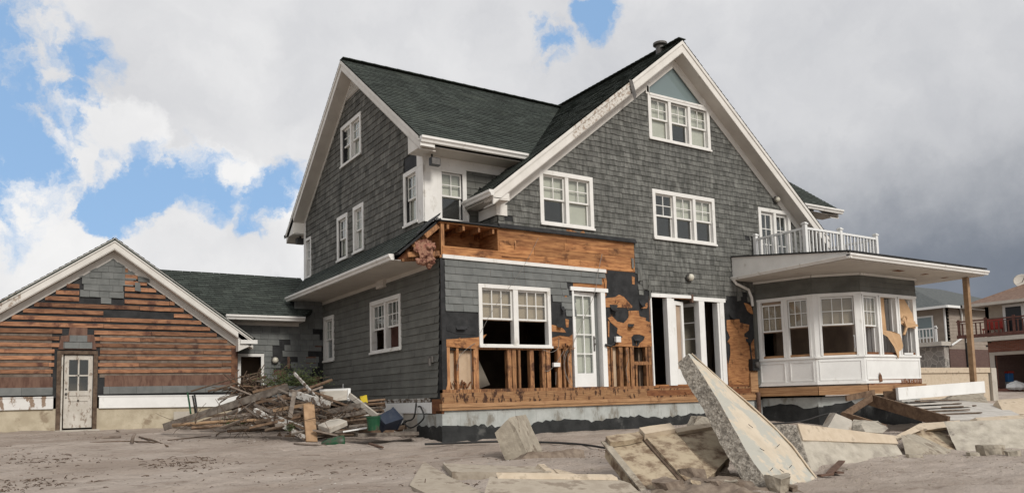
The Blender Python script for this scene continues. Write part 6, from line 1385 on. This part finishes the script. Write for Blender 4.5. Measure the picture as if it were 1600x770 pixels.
lumber('flat_board', 'wide brown board lying flat before the blue bin', 'board', 'grey_lumber', (-1.444,0.617,-0.569), (-0.36,0.396,-0.58), .45, .06, (0, 1, 0))
lumber('flat_board', 'brown sill board lying across the wide flat board', 'board', 'brown_lumber', (-1.953,1.056,-0.486), (-0.782,0.425,-0.538), .10, .06, (0, 1, 0))
lumber('flat_stick', 'thin board on the sand right of the upright plank', 'board', 'old_board', (-2.084,1.019,-0.468), (-1.75,0.694,-0.567), .09, .03, (0, 1, 0))
# white box frame behind
t = thing('rimmed_tray', 'white rimmed tray tipped up behind the grey rails beside the end wall', 'panel', (-1.565,2.187,0.011))
a, b, c = V((-1.545,2.171,0.035)), V((-0.94,2.232,0.277)), V((-1.405,2.653,0.27))
mb = MB(); mb.prism([a, V((-1.091,1.874,0.07)), b, c], (0, .02, -.01)); mb.build('sheet', 'skirt_concrete', t)
mb = MB(); mb.bar(c, b, .05, .05); mb.build('rim', 'white_paint', t); mb = MB(); mb.bar(b, V((-1.091,1.874,0.07)), .05, .05); mb.build('rim', 'white_paint', t)
# plastic things
t = thing('blue_bin', 'dark blue plastic bin tipped on its side beside the crawlspace opening', 'bin', (-0.923,0.388,-0.462))
p0 = V((-1.119,0.39,-0.408)); ax = V((.75, .1, .32)).normalized(); mb = MB(); mb.lathe(V((-1.041,0.457,-0.389)), (.8, .25, .2), [(.15, 0), (.16, .02), (.20, .34), (.22, .35), (.22, .38), (.18, .38), (.14, .06)], 4); mb.build('bin_body', 'blue_plastic', t)
mb = MB(); mb.lathe(V((-1.041,0.457,-0.389)), (.8, .25, .28), [(.08, -.015), (.15, -.01), (.15, .0)], 4); mb.build('bin_base', 'blue_plastic', t)
mb = MB(); mb.lathe(V((-1.254,0.247,-0.49)), (0, .05, 1), [(.10, 0), (.12, .22), (.13, .22), (.13, .25), (.10, .25), (.09, .03)], 14); o = mb.build('green_bucket', 'green_plastic', None, smooth=False); tag(o, 'green bucket standing left of the blue bin', 'bucket'); rebase(o, (-1.254,0.247,-0.49))
mb = MB(); a = V((-2.063,0.672,-0.697)); b = V((-1.696,0.553,-0.679)); mb.lathe(a, b-a, [(.03, 0), (.08, .12), (.11, .3), (.12, (b-a).length), (.1, (b-a).length+.02)], 12); o = mb.build('green_scoop', 'green_plastic', None, smooth=True); tag(o, 'dark green plastic piece lying on the sand before the pile', 'plastic piece'); rebase(o, a)
mb = MB(); a = V((-0.954,1.554,0.001)); mb.prism([a, a+V((.12, -.02, .0)), a+V((.10, -.02, .15)), a+V((-.03, 0, .12))], (0, .05, 0)); o = mb.build('yellow_scrap', 'yellow_plastic', None); tag(o, 'small yellow scrap on top of the grey beam', 'scrap'); rebase(o, a)
mb = MB(); mb.box(FR((0, 5.95, 0), (1, 0, 0), (0, -1, .12)), -3.62, -3.28, -.02, 0, -.42, -.08); o = mb.build('metal_sheet', 'skirt_concrete', None); tag(o, 'square grey sheet leaning on the garage base', 'sheet'); rebase(o, (-3.45, 5.95, -.42))
for i, (p, q) in enumerate((((-3.626,4.323,0.308), (-3.618,4.005,-0.124)), ((-3.536,4.272,0.239), (-3.53,3.954,-0.178)), ((-3.504,4.248,0.265), (-3.529,3.831,-0.152)))):
    pole('green_stake', ['green metal stake nearest the garage door leaning on the white band', 'middle dark stake leaning on the white band', 'right dark stake leaning on the white band'][i], 'stake', ['green_plastic', 'black_metal', 'black_metal'][i], p, q, .018, taper=1, bend=.01)
pole('thin_rod', 'long thin dark rod reaching from the white band up to the side doorway', 'rod', 'bark', (-3.649,3.857,0.324), (-2.273,3.766,0.698), .016, taper=.9)
pole('thin_rod', 'second thin rod just below the first', 'rod', 'bark', (-3.379,3.565,0.312), (-2.782,3.64,0.473), .02, taper=.7)
# wire rack
t = thing('wire_rack', 'bent wire rack lying under the long grey plank', 'rack', (-3.261,2.965,-0.379))
for k in range(8): mb = MB(); a = V((-3.336,3.115,-0.206))+V((.035*k, -.0, 0)); mb.tube([a, a+V((0, -.1, -.1)), a+V((.01, -.16, -.2))], .005, 5); mb.build('wire', 'black_metal', t)
for k in range(2): mb = MB(); a = V((-3.336,3.116,-0.218))+V((0, -.06*k-.02, -.07*k)); mb.tube([a, a+V((.27, 0, 0))], .006, 5); mb.build('cross_wire', 'black_metal', t)
# filler boards and branches
B0, B1 = V((-3.07,4.751,-0.495)), V((-0.225,0.962,-0.696))
pr = random.Random(9)
mats_ = ['grey_lumber', 'brown_lumber', 'grey_lumber', 'bark', 'old_board', 'brown_lumber', 'brown_lumber', 'grey_lumber', 'peeling_lumber']
CR = V((.85, -.55, 0)).normalized(); BK = V((.54, .84, 0))
def top(s_, d_):
    h = .16 + .62*math.exp(-((s_-.42)/.26)**2)*math.exp(-((d_-1.0)/.95)**2) + .25*math.exp(-((s_-.2)/.15)**2)*math.exp(-((d_-1.6)/.8)**2)
    return h
for i in range(120):
    s_ = pr.betavariate(1.7, 1.7)*1.1-.05; d_ = pr.uniform(.0, 2.3); base = B0+(B1-B0)*s_+BK*d_*.9
    z = gz(base.x, base.y)+pr.uniform(.02, 1)*top(s_, d_)
    if base.x > -.35: base.x = -.35-pr.random()*.5
    L_ = pr.uniform(.6, 2.1); an = pr.gauss(-.35, .5); pit = pr.gauss(.02, .16); d = V((math.cos(an)*math.cos(pit), math.sin(an)*math.cos(pit), math.sin(pit)))
    a = V((base.x, base.y, z))-d*L_/2; b = a+d*L_
    if max(a.x, b.x) > -.12: sh = max(a.x, b.x)+.12; a.x -= sh; b.x -= sh
    a.z = max(a.z, gz(a.x, a.y)+.03); b.z = max(b.z, gz(b.x, b.y)+.03)
    if i % 4 == 3: pole('broken_branch', 'broken branch or batten tangled in the debris pile', 'branch', 'bark', a, b, pr.uniform(.012, .03), 'branches in the debris pile', taper=.6, bend=.1)
    else: lumber('broken_board', 'splintered board heaped loose in the debris pile', 'board', pr.choice(mats_), a, b, pr.uniform(.03, .09), pr.uniform(.015, .035), None, pr.uniform(-1.2, 1.2), group='loose boards in the debris pile')
LONG_BOARDS = [((-3.912,3.387,-0.395),(-2.595,2.059,-0.405),0.07),((-3.595,3.412,-0.31),(-3.171,3.002,-0.149),0.08),((-2.865,2.673,-0.037),(-2.713,2.236,-0.223),0.12),((-2.657,2.543,-0.08),(-2.551,2.131,-0.217),0.1),((-2.969,2.993,-0.169),(-2.697,2.671,0.082),0.09),((-2.689,3.817,0.491),(-2.22,3.622,0.598),0.1),((-2.689,3.708,0.395),(-2.241,3.542,0.358),0.12),((-2.554,3.843,0.556),(-2.155,3.475,0.46),0.08),((-2.825,2.078,-0.301),(-2.467,1.839,-0.23),0.08),((-2.748,2.472,0.02),(-2.5,1.972,-0.158),0.09),((-2.382,2.217,0.191),(-2.252,1.917,-0.022),0.1),((-2.288,2.503,0.306),(-2.106,2.277,0.199),0.07),((-2.269,2.27,0.128),(-2.103,2.164,0.123),0.06),((-2.364,1.544,-0.325),(-2.149,1.179,-0.456),0.07),((-2.032,1.105,-0.472),(-1.749,0.696,-0.579),0.06),((-1.948,1.281,-0.386),(-1.813,1.082,-0.458),0.09),((-2.006,0.972,-0.493),(-1.369,0.682,-0.516),0.07),((-1.565,1.604,-0.128),(-1.06,1.387,-0.035),0.08),((-1.475,1.438,-0.239),(-1.094,1.305,-0.18),0.06),((-0.843,1.6,0.023),(-0.489,1.487,0.051),0.06),((-0.863,1.619,-0.038),(-0.487,1.494,-0.024),0.06),((-0.878,1.517,-0.113),(-0.525,1.408,-0.099),0.06),((-1.04,1.508,-0.169),(-0.585,1.333,-0.159),0.07),((-3.419,3.052,-0.239),(-2.372,2.001,-0.09),0.09),((-3.328,2.652,-0.396),(-2.286,2.297,-0.019),0.08),((-3.583,3.289,-0.346),(-2.915,3.067,-0.071),0.1),((-3.104,3.308,-0.064),(-2.308,2.653,0.135),0.09),((-2.949,2.049,-0.402),(-2.158,1.518,-0.216),0.07),((-2.44,2.626,0.063),(-1.795,2.421,0.321),0.06),((-2.595,2.598,0.14),(-2.067,1.806,-0.1),0.08),((-2.311,1.962,-0.092),(-1.76,1.265,-0.252),0.07),((-2.127,1.618,-0.217),(-1.494,1.661,0.028),0.06),((-2.581,1.687,-0.365),(-1.89,1.239,-0.341),0.09),((-1.783,2.3,0.268),(-1.391,1.945,0.103),0.07),((-1.583,1.946,0.132),(-1.116,1.314,-0.131),0.07),((-1.178,1.821,-0.028),(-0.614,1.573,0.005),0.07),((-1.523,1.243,-0.355),(-0.946,1.103,-0.305),0.08),((-1.444,0.96,-0.425),(-0.822,0.792,-0.378),0.07),((-2.936,3.628,0.397),(-2.546,3.162,0.173),0.09),((-3.17,3.687,0.144),(-2.646,3.572,0.286),0.07),((-2.577,3.289,0.279),(-2.028,2.92,0.415),0.08),((-3.746,3.159,-0.386),(-3.153,2.654,-0.355),0.08),((-2.421,1.243,-0.526),(-1.921,1.149,-0.431),0.06),((-2.736,1.797,-0.454),(-2.266,1.48,-0.329),0.08)]
for i, (p, q, w_) in enumerate(LONG_BOARDS):
    lumber('debris_board', 'long thin weathered board lying across the debris pile', 'board', ['grey_lumber', 'old_board', 'brown_lumber', 'grey_lumber', 'brown_lumber', 'bark', 'grey_lumber'][i*5 % 7], p, q, w_*.62, pr.uniform(.02, .04), None, pr.uniform(.5, 1.6)*(1 if i % 2 else -1), group='long boards across the debris pile')
# dark tangle of branches and weed behind, shrub
def tangle(nm, label, cat, m, c, sc, n, seed, rad=.008, kind=None, bent=.5):
    r_ = random.Random(seed); mb = MB(); c = V(c)
    for k in range(n):
        p = c+V((r_.gauss(0, sc[0]), r_.gauss(0, sc[1]), abs(r_.gauss(0, sc[2])))); d = V((r_.gauss(0, 1), r_.gauss(0, .6), r_.gauss(0, .5))).normalized(); pts = [p]
        for j in range(4): d = (d+V((r_.gauss(0, bent), r_.gauss(0, bent), r_.gauss(0, bent)))*.5).normalized(); p = p+d*.12; pts.append(p)
        mb.tube(pts, rad*r_.uniform(.6, 1.5), 4, r_.random(), .5)
    o = mb.build(nm, m, None, fix=False); tag(o, label, cat, None, kind); rebase(o, c); return o
tangle('branch_tangle', 'dark tangle of branches heaped before the side doorway', 'branches', 'bark', (-2.387,3.883,0.289), (.26, .2, .06), 90, 3, .016, 'stuff')
tangle('branch_tangle', 'thin twigs caught all through the debris pile', 'twigs', 'bark', (-2.308,2.223,-0.311), (.9, .45, .08), 110, 4, .007, 'stuff')
tangle('weed_tangle', 'dark weed and twigs at the right of the debris pile', 'weed', 'bark', (-1.555,1.496,-0.297), (.35, .3, .08), 60, 5, .008, 'stuff')
def leaves(nm, label, cat, c, sc, n, seed):
    r_ = random.Random(seed); mb = MB(); c = V(c)
    for k in range(n):
        p = c+V((r_.gauss(0, sc[0]), r_.gauss(0, sc[1]), abs(r_.gauss(0, sc[2])))); a = V((r_.gauss(0, 1), r_.gauss(0, 1), r_.gauss(0, 1))).normalized()*.03; b = a.orthogonal().normalized()*.012; mb.poly([p-a, p+b, p+a, p-b], r_.random())
    st = MB(); 
    for k in range(14): d = V((r_.gauss(0, sc[0]), r_.gauss(0, sc[1]), sc[2]*r_.uniform(.8, 2))); st.tube([c, c+d*.5+V((0, 0, .03)), c+d], .01, 5, .5, .4)
    t = thing(nm, label, cat, c); mb.build('foliage', 'leaves', t, fix=False); st.build('stem', 'bark', t); return t
leaves('evergreen_shrub', 'dark green flattened shrub behind the top of the debris pile', 'shrub', (-1.805,3.137,0.393), (.28, .15, .16), 1500, 6)
leaves('green_sprig', 'green sprig of leaves hanging low at the front of the pile', 'sprig', (-2.371,1.443,-0.463), (.04, .04, .06), 150, 7)
leaves('green_sprig', 'green sprig under the straw coloured pole', 'sprig', (-3.048,2.703,-0.336), (.09, .06, .05), 200, 8)
# sticks on the open sand
for i, (p, q, r_, lb, m_) in enumerate((((-5.47,3.106,-0.594), (-4.772,3.068,-0.596), .018, 'thin dark stick on the sand right of the garage step', 'bark'), ((-4.801,3.092,-0.595), (-4.321,2.207,-0.637), .015, 'dark stick lying just right of the short log', 'bark'), ((-4.58,3.762,-0.555), (-4.396,1.721,-0.66), .02, 'dark stick crossing the others near the garage', 'bark'), ((-5.326,3.648,-0.562), (-4.905,3.81,-0.552), .04, 'short pale log on the sand by the garage step', 'old_board'),
                                  ((-4.796,5.552,-0.447), (-4.707,4.403,-0.516), .012, 'small twig below the garage base', 'bark'), ((-4.198,3.0,-0.6), (-3.331,3.475,-0.572), .01, 'long thin twig on the sand before the long plank', 'bark'), ((-3.218,3.553,-0.567), (-2.879,4.311,-0.522), .012, 'short twig angled before the straw pole', 'bark'), ((-3.789,-0.152,-0.752), (-2.571,-0.75,-0.8), .008, 'very long thin stem on the open sand', 'old_board'), ((-2.452,0.954,-0.696), (-2.097,0.309,-0.726), .02, 'pale stick on the sand below the upright plank', 'old_board'), ((-1.356,0.21,-0.73), (-1.368,-0.406,-0.773), .025, 'pinkish scrap of pipe on the sand', 'rust'))):
    p, q = V(p), V(q); up = V((0, 0, r_*.7)); pole('beach_stick', lb, 'stick', m_, p+up, q+up, r_, bend=.02)
mb = MB(); a = V((-4.822,2.822,-0.608)); mb.tube([a, a+V((.02, 0, .12)), a+V((.06, .02, .17))], .035, 8, .5, .6); o = mb.build('stump', 'old_board', None, smooth=True); tag(o, 'little pale stump standing between the sticks', 'stump'); rebase(o, a)
mb = MB(); a = V((-2.316,2.535,-0.622)); mb.prism([a, a+V((.12, -.03, 0)), a+V((.06, -.01, .1))], (0, .03, 0)); o = mb.build('dark_shard', 'bark', None); tag(o, 'small dark triangular shard on the sand before the pile', 'shard'); rebase(o, a)
# litter strewn over the sand
def litter(nm, label, cat, m, n, seed, rng, size, flatness=.3, dens=None):
    r_ = random.Random(seed); mb = MB(); k = 0
    while k < n:
        x, y = r_.uniform(*rng[0]), r_.uniform(*rng[1])
        if 0 < x < 12.3 and y > -.1: continue
        if dens and r_.random() > dens(x, y): continue
        s_ = size*r_.uniform(.4, 1.6)*(.5+r_.random()); z = ground_h(x, y); an = r_.uniform(0, 6.28); nv = r_.choice((4, 5, 6)); ar = r_.uniform(.3, 1)
        pts = [V((x+math.cos(an+j*6.283/nv)*s_*r_.uniform(.7, 1.2), y+math.sin(an+j*6.283/nv)*s_*ar*r_.uniform(.7, 1.2), z-.008)) for j in range(nv)]
        mb.prism(pts, (r_.uniform(-.3, .3)*s_, r_.uniform(-.3, .3)*s_, (.008+s_*flatness*r_.uniform(.4, 1.1))), r_.random()); k += 1
    o = mb.build(nm, m, None); tag(o, label, cat, None, 'stuff'); return o
from mathutils import noise as _nz
dd = lambda x, y: max(0, _nz.noise(V((x*.5, y*.5, 3)))*2.2)
litter('dark_litter', 'dark flecks of weed and bark strewn over the sand', 'litter', 'bark', 1800, 51, ((-9, 10), (-8, 6)), .010, .5, dd)
litter('pale_litter', 'pale chips and shells strewn over the sand', 'litter', 'shard', 1300, 52, ((-9, 10), (-8, 6)), .008, .5, dd)
litter('pale_litter', 'stone chips by the broken sea wall', 'litter', 'concrete', 500, 53, ((-1, 8), (-8, -4)), .012, .6)
def cluster(c, n, seed, sp, nm, label):
    r_ = random.Random(seed); mb = MB(); c = V(c)
    for k in range(n):
        p = c+V((r_.gauss(0, sp[0]), r_.gauss(0, sp[1]), 0)); p.z = ground_h(p.x, p.y)+r_.uniform(0, .008); d = V((r_.gauss(0, 1), r_.gauss(0, 1), r_.uniform(-.05, .12))).normalized()*r_.uniform(.015, .11); mb.tube([p, p+d*.5+V((0, 0, .01)), p+d], .005*r_.uniform(.6, 1.6), 4, r_.random(), .5)
    o = mb.build(nm, 'bark', None, fix=False); tag(o, label, 'weed', None, 'stuff'); rebase(o, c)
cluster((-4.532,-0.792,-0.803), 120, 1, (.28, .3), 'seaweed', 'small heap of brown weed on the open sand left of centre'); cluster((-6.311,0.406,-0.722), 110, 2, (.5, .4), 'seaweed', 'scattered dark weed at the lower left'); cluster((-2.417,-4.552,-0.967), 90, 3, (.2, .15), 'seaweed', 'weed on the pointed slab at the bottom'); cluster((-6.52,-1.583,-0.852), 90, 4, (.3, .25), 'seaweed', 'dark weed in the lower left corner'); cluster((-3.652,-2.403,-0.898), 70, 5, (1.2, .5), 'seaweed', 'fine stems scattered over the middle of the sand')
